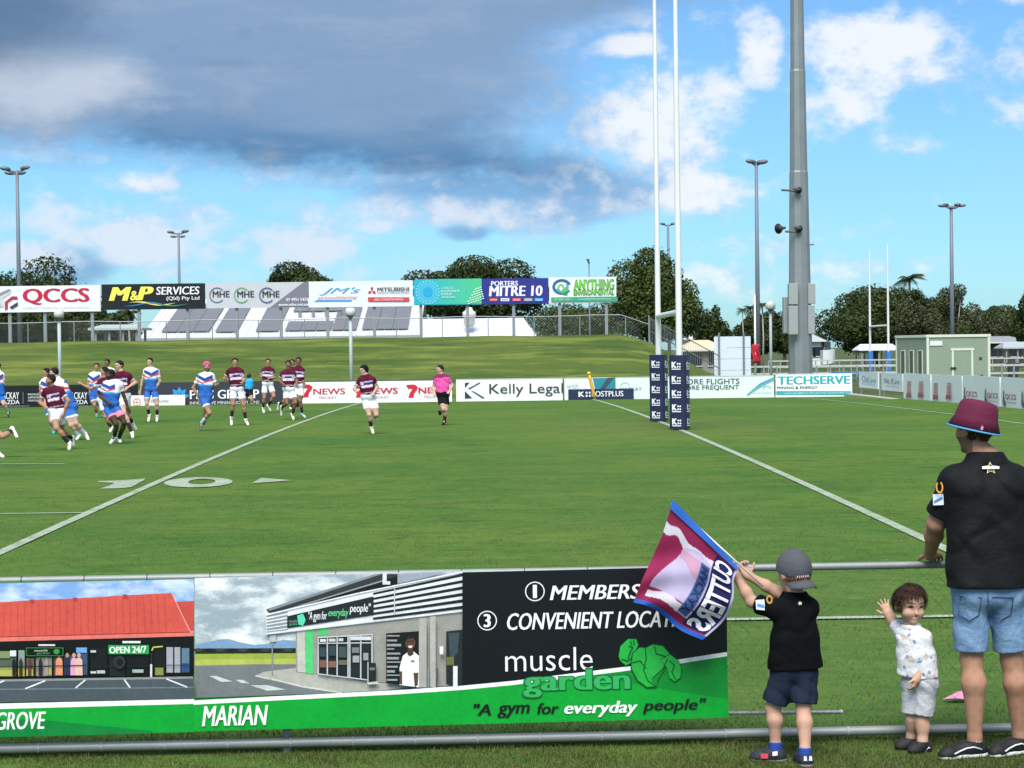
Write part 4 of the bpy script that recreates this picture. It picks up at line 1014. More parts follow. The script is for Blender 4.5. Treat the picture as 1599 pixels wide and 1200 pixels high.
# ------------------------------------------------------------------ spectators' fence
FA, FB = on_z(0, 1169.5, .055), on_z(1590, 1136.5, .055)
FU = nrm((FB-FA)*np.array([1, 1, 0])); FN = nrm(np.cross(FU, (0, 0, 1)))
def fpt(px, py, lift=0.0):                                   # photo -> point on the fence plane
    return on_plane(px, py, FA + FN*lift, FN)
def fxy(x):                                                  # ground point of the fence below photo column x
    p = fpt(x, 1140); return np.array([p[0], p[1], 0.0])
ZTOP = float(np.mean([fpt(1300, 884)[2], fpt(1560, 881)[2]]))
FL, FR = fxy(-1000), fxy(2800)
def fence():
    r = thing('chain_fence', (FL+FR)/2, 'galvanised pipe and chain link fence in front of the spectators', 'fence')
    m = MB(); m.tube([FL+np.array([0, 0, ZTOP]), (FL+FR)/2+np.array([0, 0, ZTOP]), FR+np.array([0, 0, ZTOP])], .0205, 14); tr = m.build('top_rail', galv, r, 'auto')
    m = MB(); m.tube([FL+np.array([0, 0, .055]), FR+np.array([0, 0, .055])], .026, 14); br = m.build('bottom_rail', galv, r, 'auto')
    L = np.linalg.norm(FR-FL)
    m = MB()
    for q in np.arange(.2, L, .34):                          # tie wires and pipe joints
        c = FL + FU*q + np.array([0, 0, .055]); m.tube([c - FU*.006, c + FU*.006], .0285, 12)
    w_ = m.build('tie_wires', steel_grey, br); w_['kind'] = 'stuff'
    for x in (-361, 447, 1255, 2063, 2780):
        p = fxy(x) - FN*.03
        m = MB(); m.tube([p + np.array([0, 0, -.2]), p + np.array([0, 0, ZTOP-.01])], .024, 12); po = m.build('post', galv, r, 'auto')
        m = MB(); m.tube([p + np.array([0, 0, ZTOP-.075]), p + np.array([0, 0, ZTOP-.025])], .03, 12); m.build('clamp', galv, po, 'auto')
    # woven wire
    m = MB(); s_ = .078; h0, h1 = .06, ZTOP-.005; hh = h1-h0
    nseg = 14
    for sg in (1, -1):
        x = -hh
        while x < L+hh:
            pts = []
            for i in range(nseg+1):
                t = i/nseg; u = x + sg*hh*t*.92 + .010*math.sin(t*9+x*3); zz = h0 + hh*t
                if 0 <= u <= L: pts.append(FL + FU*u + np.array([0, 0, zz]) + FN*(.004*sg*math.cos(i*math.pi) + .012*math.sin(t*math.pi)*math.sin(x*1.3)))
            if len(pts) > 1: m.tube(pts, .0010, 3, False)
            x += s_
    w_ = m.build('chain_mesh', mat('wire_galvanised', (.17, .18, .15), .6, .3, var=.2), r); w_['kind'] = 'stuff'
    a, bb = fpt(1120, 1114, -.02), fpt(1315, 1112, -.02)
    m = MB(); m.tube([a, bb], .011, 10); r2 = thing('loose_pipe', (a+bb)/2*np.array([1, 1, 0]), 'short loose steel pipe fixed behind the fence by the boy', 'pipe'); m.build('pipe', galv, r2, 'auto')
    m = MB(); m.tube([bb - FU*.012, bb+FU*.002], .014, 10); m.build('end_cap', steel_grey, r2, 'auto')
fence()

# ------------------------------------------------------------------ banners on the fence
def stroke(b, pts, w_, col):
    for (x0, y0), (x1, y1) in zip(pts, pts[1:]):
        dx, dy = x1-x0, y1-y0; L = math.hypot(dx, dy)+1e-9; nx, ny = -dy/L*w_/2, dx/L*w_/2; ex, ey = dx/L*w_*.3, dy/L*w_*.3
        b.poly([(x0+nx-ex, y0+ny-ey), (x1+nx+ex, y1+ny+ey), (x1-nx+ex, y1-ny+ey), (x0-nx-ex, y0-ny-ey)], col); b.k -= 1
    b.k += 1
def banner(label, tl, tr_, br_, bl):
    o = FA + FN*.036
    q = [on_plane(x, y, o, FN) for x, y in (tl, tr_, br_, bl)]
    c = sum(q)/4; r = thing('fence_banner', c*np.array([1, 1, 0]) + np.array([0, 0, q[3][2]]), label, 'banner')
    m = MB(); m.add([p for p in q] + [p - FN*.006 for p in q], [(3, 2, 1, 0), (4, 5, 6, 7), (0, 1, 5, 4), (1, 2, 6, 5), (2, 3, 7, 6), (3, 0, 4, 7)])
    m.build('sheet', paint('0a9e2e', .35), r)
    b = Board(r, q[3], FU, step=.00035); b.quad = q; return b
def eyelets(b, pts):
    for (x, y) in pts:
        u, v = b.px(x, y); m = MB(); m.lathe(b.P(u, v, .0005+b.step*b.k), [(.002, 0), (.009, 0), (.009, .003), (.003, .003)], 10, b.n); m.build('eyelet', paint('33363a'), b.root)
# --- left banner: red roofed building
b = banner('green banner with red roofed gym picture on the fence', (-150, 913.5), (302.5, 904.5), (303.5, 1140.5), (-150, 1152))
b.crop = (0, 860, 3.53)
b.sky([(-500, 192), (1069, 158), (1069, 470), (-500, 500)], '7fa9de', 'd4e3f4', 3.2)
for pts, c in () and (([(-480, 192), (300, 178), (560, 172), (480, 205), (200, 225), (-480, 240)], 'a9c8ee'), ([(600, 185), (1060, 165), (1065, 230), (840, 232), (700, 215)], 'bcd4f0'), ([(120, 215), (420, 200), (520, 235), (250, 262)], 'c4d8f1'), ([(860, 190), (1000, 182), (1010, 205), (900, 210)], 'd3e2f4')): b.poly(pts, c)
b.poly([(-500, 320), (180, 273), (414, 264), (690, 247), (945, 234), (1048, 440), (1048, 452), (-500, 498)], 'd4574b')
b.poly([(972, 283), (1069, 277), (1069, 442), (1050, 442)], 'c94d44'); stroke(b, [(947, 236), (1046, 442)], 5, 'eda294')
for q in range(26):
    xa = -60 + q*39; stroke(b, [(xa*.985+4, 292-xa*.058), (xa, 480-xa*.03)], 1.6, 'c04d42')
for x, y in ((178, 274), (415, 264), (690, 247)): b.rect(x-12, y-6, x+12, y+2, 'a8423a')
b.poly([(-500, 486), (1069, 446), (1069, 470), (-500, 516)], 'e2776b'); stroke(b, [(-500, 488), (1048, 448)], 4, '7e2f2a')
b.poly([(-500, 514), (1069, 470), (1069, 692), (-500, 712)], '0b0c0d')
for (x0, x1, y0, y1, c) in ((-40, 92, 552, 690, '56624f'), (104, 140, 548, 690, '8f9d92'), (148, 190, 590, 690, '6f6a55'), (200, 290, 585, 690, '8c8b7d'), (298, 350, 585, 688, '5b4a42'), (358, 415, 575, 686, '3c4c60'), (422, 484, 532, 684, '39506b'), (502, 590, 535, 690, '14191b'), (604, 690, 570, 690, '1d2224'), (700, 820, 570, 690, '121517'), (846, 912, 530, 686, '16191a'), (920, 956, 530, 670, 'a4a6b0'), (964, 996, 530, 670, 'a4a6b0'), (1004, 1046, 535, 668, '5e7d96')): b.rect(x0, y0, x1, y1, c)
for (x0, x1, y0, y1, c) in ((-40, 92, 640, 690, 'b0b25a'), (104, 140, 645, 690, 'b9b04c'), (148, 186, 650, 688, 'c0b855'), (250, 288, 640, 684, 'b2ad5a'), (424, 482, 532, 560, '6fa3d8'), (1006, 1044, 618, 664, '2f4f8a'), (60, 96, 548, 580, 'd9dfe2'), (-20, 60, 552, 590, '7e8f62'), (858, 904, 642, 684, '8a8a3c')): b.rect(x0, y0, x1, y1, c)
for x, c, hd in ((330, 'e0946f', 'c79a80'), (375, '26304a', 'b98c72'), (412, 'dba2c0', 'c99c84'), (440, 'e3b8a6', 'd0a48c')):
    b.poly([(x-20, 684), (x-18, 605), (x-10, 588), (x+10, 588), (x+18, 605), (x+20, 684)], c); b.disc(x, 574, 10, 13, hd, 10)
for x, c in ((82, '1d1f22'), (120, '3a2e2a'), (168, '5a3d33'), (228, '23282c'), (262, '9c8f88')): b.poly([(x-9, 686), (x-10, 610), (x, 585), (x+10, 610), (x+9, 686)], c)
for x in (98, 144, 195, 294, 490, 596): stroke(b, [(x, 545), (x, 692)], 6, '101214')
stroke(b, [(-60, 640), (480, 628)], 5, '101214'); stroke(b, [(500, 634), (1050, 626)], 4, '23282a')
b.rect(150, 530, 355, 577, '2d8a3e'); b.rect(154, 534, 351, 573, '0c110d'); b.text('muscle', 196, 268, 540, 552, 'd7dcd8', .0); b.text('garden', 208, 280, 555, 570, '3da657', .02); b.disc(318, 552, 17, 15, '2f9a4a', 9)
b.rect(602, 516, 826, 566, '27a04c'); b.text('OPEN 24/7', 608, 812, 524, 560, 'f2f6f2', .04)
b.rect(218, 512, 310, 521, 'd9dbd6'); b.rect(680, 494, 780, 506, 'e2e3de')
stroke(b, [(842, 545), (850, 528), (900, 524)], 7, 'c9cf4c'); stroke(b, [(840, 560), (842, 690)], 8, '2b2d2f'); stroke(b, [(838, 625), (838, 695)], 11, 'd9dcd9')
for y in (545, 660): b.rect(505, y, 535, y+12, 'c8cbc8')
b.rect(735, 650, 796, 668, '9fb5a6'); b.rect(540, 655, 585, 672, 'b9bcb9'); b.disc(665, 610, 32, 36, '2c3133', 14); b.disc(665, 610, 20, 22, '14181a', 12)
b.poly([(-500, 716), (1070, 690), (1074, 812), (-500, 840)], '4c565d'); b.poly([(-500, 712), (1069, 688), (1069, 700), (-500, 724)], '8f9390')
b.poly([(-500, 760), (1072, 745), (1072, 752), (-500, 768)], '707a80')
for (x0, y0, x1, y1) in ((30, 712, -40, 742), (255, 712, 150, 754), (476, 708, 425, 750), (692, 706, 722, 748), (925, 702, 1035, 746)): stroke(b, [(x0, y0), (x1, y1)], 8, 'e3e6e6')
b.poly([(-500, 848), (1075, 812), (1075, 838), (-500, 880)], 'f3f5f3')
b.poly([(-500, 880), (1075, 838), (1078, 992), (-500, 1034)], '07a034')
b.poly([(-500, 920), (230, 925), (850, 988), (850, 1000), (-500, 1034)], '0a8038')
b.text('GROVE', -14, 262, 882, 978, 'f4f6f4', .035, .22)
b.finish(rough=.35)
eyelets(b, [(88, 192), (510, 184), (1043, 165), (1055, 978)])
# --- right banner
b = banner('long black and green gym banner with building picture on the fence', (303.5, 904), (1132.5, 884.5), (1136, 1118), (305, 1140))
b.crop = (380, 860, 3.53)
b.poly([(-270, 152), (1208, 112), (1208, 730), (-268, 812)], 'b9c4c8'); b.sky([(-268, 154), (850, 124), (850, 560), (-268, 560)], '9aabb3', 'eef3f3', 3.6)
for pts, c in () and (([(-268, 160), (300, 140), (380, 190), (120, 240), (-268, 230)], 'dbe3e3'), ([(-266, 250), (-20, 235), (120, 290), (-100, 330), (-266, 320)], '9fb0b8'), ([(-266, 340), (60, 330), (130, 400), (-266, 420)], 'ced9dc'), ([(-266, 430), (120, 425), (130, 500), (-266, 500)], 'dfe7ea'), ([(300, 140), (620, 132), (560, 175), (330, 240)], 'a3adb0'), ([(-100, 180), (60, 170), (100, 200), (-60, 215)], 'eef2f2')): b.poly(pts, c)
b.poly([(-266, 520), (-200, 505), (-130, 490), (-80, 488), (-20, 505), (60, 520), (120, 515), (220, 492), (290, 498), (290, 560), (-266, 560)], '7f9fc0')
b.poly([(-266, 540), (290, 538), (290, 572), (-266, 574)], '262b24'); b.poly([(-266, 570), (290, 566), (290, 628), (-266, 636)], '9bae45'); b.poly([(-266, 600), (290, 596), (290, 630), (-266, 638)], 'b3bd5a')
for k in range(9): b.disc(-250+k*62, 548, 26, 10, '1b2019' if k % 2 else '3a4238', 9)
b.poly([(-266, 634), (60, 626), (300, 626), (600, 740), (900, 750), (1208, 735), (1208, 760), (-266, 812)], '767c7d')
b.poly([(70, 690), (110, 668), (300, 645), (620, 715), (960, 745), (760, 770), (560, 780), (330, 748), (110, 705)], 'b4b3a8'); stroke(b, [(70, 690), (150, 706), (330, 750), (540, 782)], 9, 'd0cfc5')
for pts in ([(40, 742), (130, 740), (235, 765), (130, 772)], [(-40, 712), (0, 712), (36, 732), (-10, 730)], [(-188, 690), (-150, 690), (-60, 720), (-120, 724)]): b.poly(pts, 'c9d4cc')
stroke(b, [(160, 470), (160, 685)], 7, '868d8e'); b.rect(146, 460, 180, 502, 'b9bcb6')
# building
b.poly([(290, 440), (540, 395), (1208, 330), (1208, 745), (960, 750), (740, 722), (570, 700), (290, 665)], '9b9a92'); b.poly([(296, 440), (340, 432), (342, 672), (300, 668)], 'c8c6ba'); b.poly([(342, 432), (386, 424), (384, 680), (342, 674)], '55cf78'); b.poly([(412, 430), (466, 422), (466, 462), (412, 470)], '4fbf70')
b.poly([(125, 325), (760, 128), (850, 128), (850, 175), (150, 360), (150, 345)], '34393b'); b.poly([(125, 322), (720, 130), (770, 126), (150, 330)], '868d90')
b.poly([(145, 345), (850, 140), (850, 185), (145, 365)], '15181a'); stroke(b, [(150, 352), (770, 165)], 7, '99a0a2'); b.rect(768, 124, 790, 185, 'dfe3e3'); b.rect(768, 168, 810, 186, 'dfe3e3')
b.poly([(850, 128), (1130, 113), (1000, 150), (850, 182)], '9ea7b2')
b.poly([(128, 355), (640, 235), (1208, 118), (1208, 330), (128, 458)], 'e4e8ea')
for k in range(6):
    t0 = .035 + k/6; t1 = t0 + .075
    def ed(x, t): 
        tp = 355 + (118-355)*(x-128)/1080.; bt = 458 + (330-458)*(x-128)/1080.; return tp + (bt-tp)*t
    b.poly([(715, ed(715, t0)), (1208, ed(1208, t0)), (1208, ed(1208, t1)), (715, ed(715, t1))], '1d2124')
    b.poly([(130, ed(130, t0)), (245, ed(245, t0)), (245, ed(245, t1)), (130, ed(130, t1))], '8e9598')
stroke(b, [(834, 210), (834, 350)], 6, 'c5cacc'); stroke(b, [(128, 352), (640, 232), (1208, 116)], 7, 'f2f4f4'); stroke(b, [(128, 456), (1208, 330)], 10, 'dfe2e2')
b.poly([(243, 360), (718, 250), (718, 352), (243, 425)], '20282b')
b.text('"A gym for', 360, 462, 332, 392, 'eef1f0', .02, .2); b.text('everyday', 470, 580, 318, 372, '63d58c', .02, .2); b.text('people"', 586, 704, 290, 350, 'eef1f0', .02, .2)
b.poly([(298, 356), (330, 345), (345, 380), (330, 412), (305, 405)], '5fe0b0'); b.text('muscle', 252, 298, 378, 394, '8ba79c', .0); b.text('garden', 254, 300, 396, 412, '3fbf80', .02)
# windows, poster
b.poly([(415, 478), (578, 466), (578, 692), (415, 672)], '1c2226'); b.poly([(586, 464), (710, 458), (710, 712), (586, 694)], '22282b')
for x in (414, 464, 518, 578, 588, 648, 710): stroke(b, [(x, 476 - (x-414)*.06), (x, 674 + (x-414)*.13)], 7, 'c3c8ca')
for (a, c_) in (([(414, 508), (710, 505)], 'c3c8ca'), ([(414, 476), (710, 460)], 'd0d4d5'), ([(414, 676), (710, 712)], 'c3c8ca')): stroke(b, a, 6, c_)
for (x0, x1, y0, y1, c) in ((424, 456, 484, 500, 'd9dcdb'), (472, 510, 482, 498, 'c9cdcc'), (526, 552, 480, 496, 'c9cdcc'), (592, 704, 470, 490, 'd7dada'), (422, 458, 600, 640, '7a5a50'), (470, 512, 605, 640, '8a5f52'), (526, 572, 600, 625, '6b6f52'), (600, 640, 530, 560, '7c8286'), (604, 640, 575, 612, 'a5abad'), (662, 690, 560, 600, '979da0'), (424, 456, 530, 580, '3a4a50'), (474, 510, 520, 575, '36474c'), (528, 570, 525, 585, '455')): 
    b.rect(x0, y0, x1, y1, c if len(c) == 6 else '445550')
b.poly([(690, 612), (732, 616), (732, 718), (690, 722)], '1c2a22'); b.rect(698, 640, 726, 655, '6c7a70'); stroke(b, [(688, 610), (688, 724)], 6, 'b7babb'); b.poly([(680, 722), (740, 716), (750, 730), (690, 734)], 'c5c6c0')
b.poly([(788, 452), (968, 440), (968, 748), (788, 724)], '15181b')
for k in range(11):
    y = 462 + k*24; wd = (70, 56, 78, 40, 74, 66, 82, 60, 44, 72, 58)[k]; b.rect(792, y, 792+wd, y+7+(k % 3)*3, '9aa0a3')
b.poly([(862, 735), (862, 640), (880, 575), (905, 556), (940, 552), (968, 575), (968, 748)], 'eef0f0'); b.poly([(938, 668), (965, 668), (962, 735), (945, 748)], '5b4236'); b.poly([(862, 660), (876, 660), (876, 735), (862, 728)], '5b4236')
b.poly([(905, 540), (935, 538), (938, 566), (918, 578), (905, 566)], '4a3329'); b.disc(921, 503, 28, 38, '5a4034', 16); b.poly([(894, 495), (900, 468), (920, 460), (942, 466), (949, 492), (936, 478), (908, 480)], '231915'); b.poly([(908, 520), (934, 518), (928, 530), (914, 531)], 'e9e6e2'); stroke(b, [(904, 497), (914, 496)], 5, '2a1c17'); stroke(b, [(928, 495), (938, 494)], 5, '2a1c17'); b.rect(924, 598, 944, 608, '7f8588')
b.poly([(968, 370), (1010, 366), (1010, 748), (968, 748)], 'a9a8a0'); b.poly([(1030, 360), (1060, 356), (1060, 748), (1030, 746)], 'b0afa8'); stroke(b, [(1020, 640), (1020, 748)], 10, '868c8f'); b.rect(1082, 522, 1102, 566, 'e6e8e6')
b.poly([(1118, 440), (1208, 430), (1208, 740), (1118, 730)], '23282b'); b.poly([(1130, 450), (1190, 446), (1180, 560), (1140, 600)], '3c4b50'); b.rect(1120, 580, 1160, 625, '6d6f3a'); b.rect(1156, 630, 1180, 742, 'e4e6e5'); b.rect(1064, 640, 1074, 710, '55595a')
# black panel (second crop)
b.crop = (700, 860, 3.529)
b.poly([(77, 116), (1526, 80), (1531, 560), (1000, 650), (400, 715), (77, 748)], '0b0e14')
b.crop = (0, 0, 1)
edge = [(303.5, 1092), (400, 1087), (520, 1081), (620, 1076), (722, 1069), (800, 1061.5), (900, 1049), (1000, 1036.5), (1060, 1028), (1133.5, 1016.5)]
low = [(305, 1140), (1136, 1118.5)]
b.poly([(x, y) for x, y in edge] + [low[1], low[0]], '07a034')
b.poly([(935, 1044), (1000, 1036.5), (1133.5, 1016.5), (1135, 1090), (1040, 1075), (960, 1060)], '0a8a30')
b.poly(edge + [(x, y+6.5) for x, y in edge[::-1]], 'f2f5f2')
b.crop = (700, 860, 3.529)
for (cx, cy, t) in ((475, 220, '1'), (213, 380, '3')): b.ring(cx, cy, 54, 54, 6, 'eef0f0'); b.disc(cx, cy, 43, 43, '0b0e14', 24); b.text(t, cx-(11 if t == '1' else 20), cx+(11 if t == '1' else 20), cy-36, cy+36, 'f2f4f4', .05)
b.text('MEMBERSHIP', 556, 1238, 182, 262, 'f2f4f4', .03, .22); b.text('CONVENIENT LOCATIONS', 322, 1440, 330, 422, 'f2f4f4', .03, .22)
b.text('muscle', 312, 792, 528, 656, 'f2f4f4', -.006)
b.text('garden', 402, 1006, 640, 804, '0e5a2a', .07); b.text('garden', 410, 998, 648, 796, '2fae5c', .04)
b.text('"A', 138, 235, 836, 900, '0c120e', .04, .22); b.text('gym', 268, 448, 842, 912, '0c120e', .035, .22); b.text('for', 486, 608, 830, 892, '0c120e', .035, .22); b.text('everyday', 636, 1040, 822, 908, 'f4f8f4', .04, .22); b.text('people"', 1066, 1416, 808, 888, '0c120e', .035, .22)
b.crop = (0, 0, 1); b.text('MARIAN', 317, 420, 1099.5, 1130.5, 'f4f6f4', .035, .22); b.crop = (700, 860, 3.529)
# leaf-shaped emblem beside the name
OUT, FIL, DRK = '0c5a20', '25b044', '128a33'
ov = [[(935, 575), (945, 520), (985, 482), (1030, 482), (1042, 515), (1020, 550), (1005, 580), (1008, 605), (975, 625), (945, 600)],
      [(1005, 640), (1012, 560), (1050, 528), (1085, 530), (1120, 512), (1175, 520), (1210, 560), (1205, 600), (1180, 640), (1150, 690), (1140, 738), (1090, 742), (1040, 705)],
      [(1165, 595), (1215, 565), (1262, 600), (1276, 640), (1272, 690), (1240, 712), (1212, 690), (1200, 640)]]
for p in ov:
    cx, cy = sum(a for a, _ in p)/len(p), sum(c for _, c in p)/len(p)
    b.poly([(cx+(x-cx)*1.06, cy+(y-cy)*1.06) for x, y in p], OUT); b.poly(p, FIL)
b.poly([(1110, 700), (1190, 640), (1150, 700), (1135, 735)], DRK)
for p in ([(1080, 530), (1085, 590), (1070, 650), (1095, 710), (1140, 740)], [(1010, 610), (1050, 600), (1082, 640)], [(1200, 590), (1180, 640), (1125, 690)], [(990, 520), (1012, 525), (1000, 545), (985, 585)], [(1215, 600), (1240, 625), (1225, 660), (1245, 700)], [(1130, 520), (1140, 560), (1190, 575)], [(950, 590), (985, 600), (1005, 580)], [(1000, 490), (1003, 510)], [(1015, 488), (1018, 510)]): stroke(b, p, 6, OUT)
b.finish(rough=.35)
eyelets(b, [(545, 118), (1030, 104), (1510, 905), (1515, 98)])
b.crop = (380, 860, 3.53); eyelets(b, [(430, 148), (-265, 160), (750, 940), (-262, 975)])

for q, lb_ in ((b, ''),):                                    # plastic ties round the top rail
    for x in np.arange(-60, 1130, 98):
        t0 = fxy(x) + np.array([0, 0, ZTOP]); m = MB(); m.tube([t0 + (FN*math.cos(a) + np.array([0, 0, 1.])*math.sin(a))*.0235 for a in np.linspace(0, 2*math.pi, 13)], .0022, 4, False)
        m.build('cable_tie', paint('26282a'), b.root, True)
# pink paper beyond the fence
pp = on_z(1493, 1092, .02)
r = thing('paper_scrap', pp, 'crumpled pink and white paper lying on the turf beyond the fence', 'paper')
m = MB(); vs = [pp + np.array([x*.085, y*.08, z*.045]) for x, y, z in ((-1, 0, .0), (-.2, -.6, .25), (.9, -.5, .1), (1, .3, 1.2), (.3, .5, .9), (-.3, .1, .5))]
m.add(vs, [(0, 1, 5), (1, 2, 5), (2, 3, 5), (3, 4, 5), (4, 0, 5), (0, 4, 3), (0, 3, 2), (0, 2, 1)]); m.build('sheet', paint('d98fae', .7), r)
m = MB(); m.add([v + np.array([0, -.004, .003]) for v in (vs[0], vs[1]*.5+vs[2]*.5, vs[1])] , [(0, 2, 1)]); m.build('white_edge', paint('e8dde2', .7), r)

# ------------------------------------------------------------------ grass blades near the spectators
def blades(name, n, xr, yr, hgt, wid, seed, cols, dens=None):
    R = np.random.RandomState(seed); x = R.uniform(*xr, n); y = R.uniform(yr[0], yr[1], n) if dens is None else yr[0] + (yr[1]-yr[0])*R.rand(n)**dens
    cl = .5+.5*np.sin(x*5.1+2*np.sin(y*3.7))*np.sin(y*6.3+np.sin(x*4.1))
    z = np.array([gz(v) for v in y]); h = hgt*(.45+.9*R.rand(n))*(.55+.75*cl)*(1 if dens is None else np.clip((yr[1]-y)/(yr[1]-yr[0])*1.6, .05, 1)); a = R.uniform(0, 2*math.pi, n); w_ = wid*(.7+.6*R.rand(n))
    ln = R.uniform(.1, .95, n)*h; b_ = R.uniform(0, 2*math.pi, n)
    p = np.stack([x, y, z-.004], 1); s_ = np.stack([np.cos(a)*w_, np.sin(a)*w_, 0*a], 1); tip = p + np.stack([np.cos(b_)*ln, np.sin(b_)*ln, h], 1)
    v = np.stack([p-s_, p+s_, tip], 1).reshape(-1, 3); me = bpy.data.meshes.new(name)
    me.vertices.add(3*n); me.vertices.foreach_set('co', v.ravel().astype(np.float32)); me.loops.add(3*n); me.loops.foreach_set('vertex_index', np.arange(3*n))
    me.polygons.add(n); me.polygons.foreach_set('loop_start', np.arange(n)*3); me.polygons.foreach_set('loop_total', np.full(n, 3))
    C0 = np.array(cols); k = R.choice(len(C0), n, p=np.array([.36, .3, .2, .14])); col = C0[k]*(.75+.5*R.rand(n))[:, None]
    at = me.color_attributes.new('Col', 'FLOAT_COLOR', 'POINT'); arr = np.ones((3*n, 4), np.float32); arr[:, :3] = np.repeat(col, 3, 0); at.data.foreach_set('color', arr.ravel())
    me.materials.append(mat('grass_blade', rough=.6, attr=True, var=0, trans=.25, spec=.25)); me.update(calc_edges=True)
    o = bpy.data.objects.new(name, me); COL.objects.link(o); return o
tag(blades('verge_grass', 90000, (-3.6, 3.9), (9.3, 10.6), .026, .0024, 3, [(.06, .10, .015), (.085, .12, .022), (.15, .14, .05), (.20, .165, .08)]), 'short scruffy grass with dry tips on the spectators side of fence', 'grass', kind='stuff')
tag(blades('field_grass', 260000, (-8.5, 9.5), (10.4, 46), .022, .0032, 4, [(.066, .125, .024), (.088, .148, .030), (.125, .175, .042), (.18, .18, .06)], dens=1.9), 'short mown field grass beyond the fence', 'grass', kind='stuff')
# ------------------------------------------------------------------ figures: smooth solids meshed with surface nets
def cone(a, b, ra, rb, k=.02): return ('c', np.asarray(a, float), np.asarray(b, float), float(ra), float(rb), k)
def ell(c, rad, R=None, k=.02, sub=False): return ('s' if sub else 'e', np.asarray(c, float), np.asarray(rad, float), np.eye(3) if R is None else np.asarray(R, float), 0, k)
def group(prims, clips=(), k=.0, disp=None): return dict(p=prims, c=clips, k=k, d=disp)
def solid(groups, res):
    lo = np.full(3, 1e9); hi = -lo
    for g in groups:
        for p in g['p']:
            if p[0] == 's': continue
            if p[0] == 'c':
                r = max(p[3], p[4])
                for q in (p[1], p[2]): lo = np.minimum(lo, q-r); hi = np.maximum(hi, q+r)
            else:
                r = p[2].max(); lo = np.minimum(lo, p[1]-r); hi = np.maximum(hi, p[1]+r)
    lo = lo - 4*res; hi = hi + 4*res
    n = np.ceil((hi-lo)/res).astype(int)+1
    ax = [lo[i] + np.arange(n[i])*res for i in range(3)]
    tot = None
    for g in groups:
        D = np.full(n, .5, np.float32)
        for p in g['p']:
            k = p[5]; mg = k + 3*res + .012
            if p[0] == 'c': r = max(p[3], p[4]); a0 = np.minimum(p[1], p[2])-r-mg; a1 = np.maximum(p[1], p[2])+r+mg
            else: r = p[2].max(); a0 = p[1]-r-mg; a1 = p[1]+r+mg
            i0 = np.clip(np.floor((a0-lo)/res).astype(int), 0, n-1); i1 = np.clip(np.ceil((a1-lo)/res).astype(int)+1, 1, n)
            X = ax[0][i0[0]:i1[0], None, None]; Y = ax[1][None, i0[1]:i1[1], None]; Z = ax[2][None, None, i0[2]:i1[2]]
            if p[0] == 'c':
                ba = p[2]-p[1]; l2 = float(ba@ba)+1e-12
                px, py, pz = X-p[1][0], Y-p[1][1], Z-p[1][2]
                t = np.clip((px*ba[0]+py*ba[1]+pz*ba[2])/l2, 0, 1)
                d = np.sqrt((px-ba[0]*t)**2+(py-ba[1]*t)**2+(pz-ba[2]*t)**2) - (p[3]+(p[4]-p[3])*t)
            else:
                q = [(X-p[1][0])*p[3][i, 0]+(Y-p[1][1])*p[3][i, 1]+(Z-p[1][2])*p[3][i, 2] for i in range(3)]
                k0 = np.sqrt(sum((q[i]/p[2][i])**2 for i in range(3))); k1 = np.sqrt(sum((q[i]/p[2][i]**2)**2 for i in range(3)))
                d = k0*(k0-1)/(k1+1e-9)
            s_ = (slice(i0[0], i1[0]), slice(i0[1], i1[1]), slice(i0[2], i1[2])); cur = D[s_]
            if p[0] == 's':
                h = np.clip(.5 - .5*(cur+d)/k, 0, 1); D[s_] = cur*(1-h) - d*h + k*h*(1-h)
            else:
                h = np.clip(.5 + .5*(cur-d)/k, 0, 1); D[s_] = cur*(1-h) + d*h - k*h*(1-h)
        if g['d'] is not None: D += g['d'](ax[0][:, None, None], ax[1][None, :, None], ax[2][None, None, :]).astype(np.float32)
        for (pt, nn) in g['c']:
            D = np.maximum(D, ((ax[0]-pt[0])*nn[0])[:, None, None] + ((ax[1]-pt[1])*nn[1])[None, :, None] + ((ax[2]-pt[2])*nn[2])[None, None, :])
        if tot is None: tot = D
        else:
            k = max(g['k'], 1e-5); h = np.clip(.5 + .5*(tot-D)/k, 0, 1); tot = tot*(1-h) + D*h - k*h*(1-h)
    return nets(tot, lo, res)
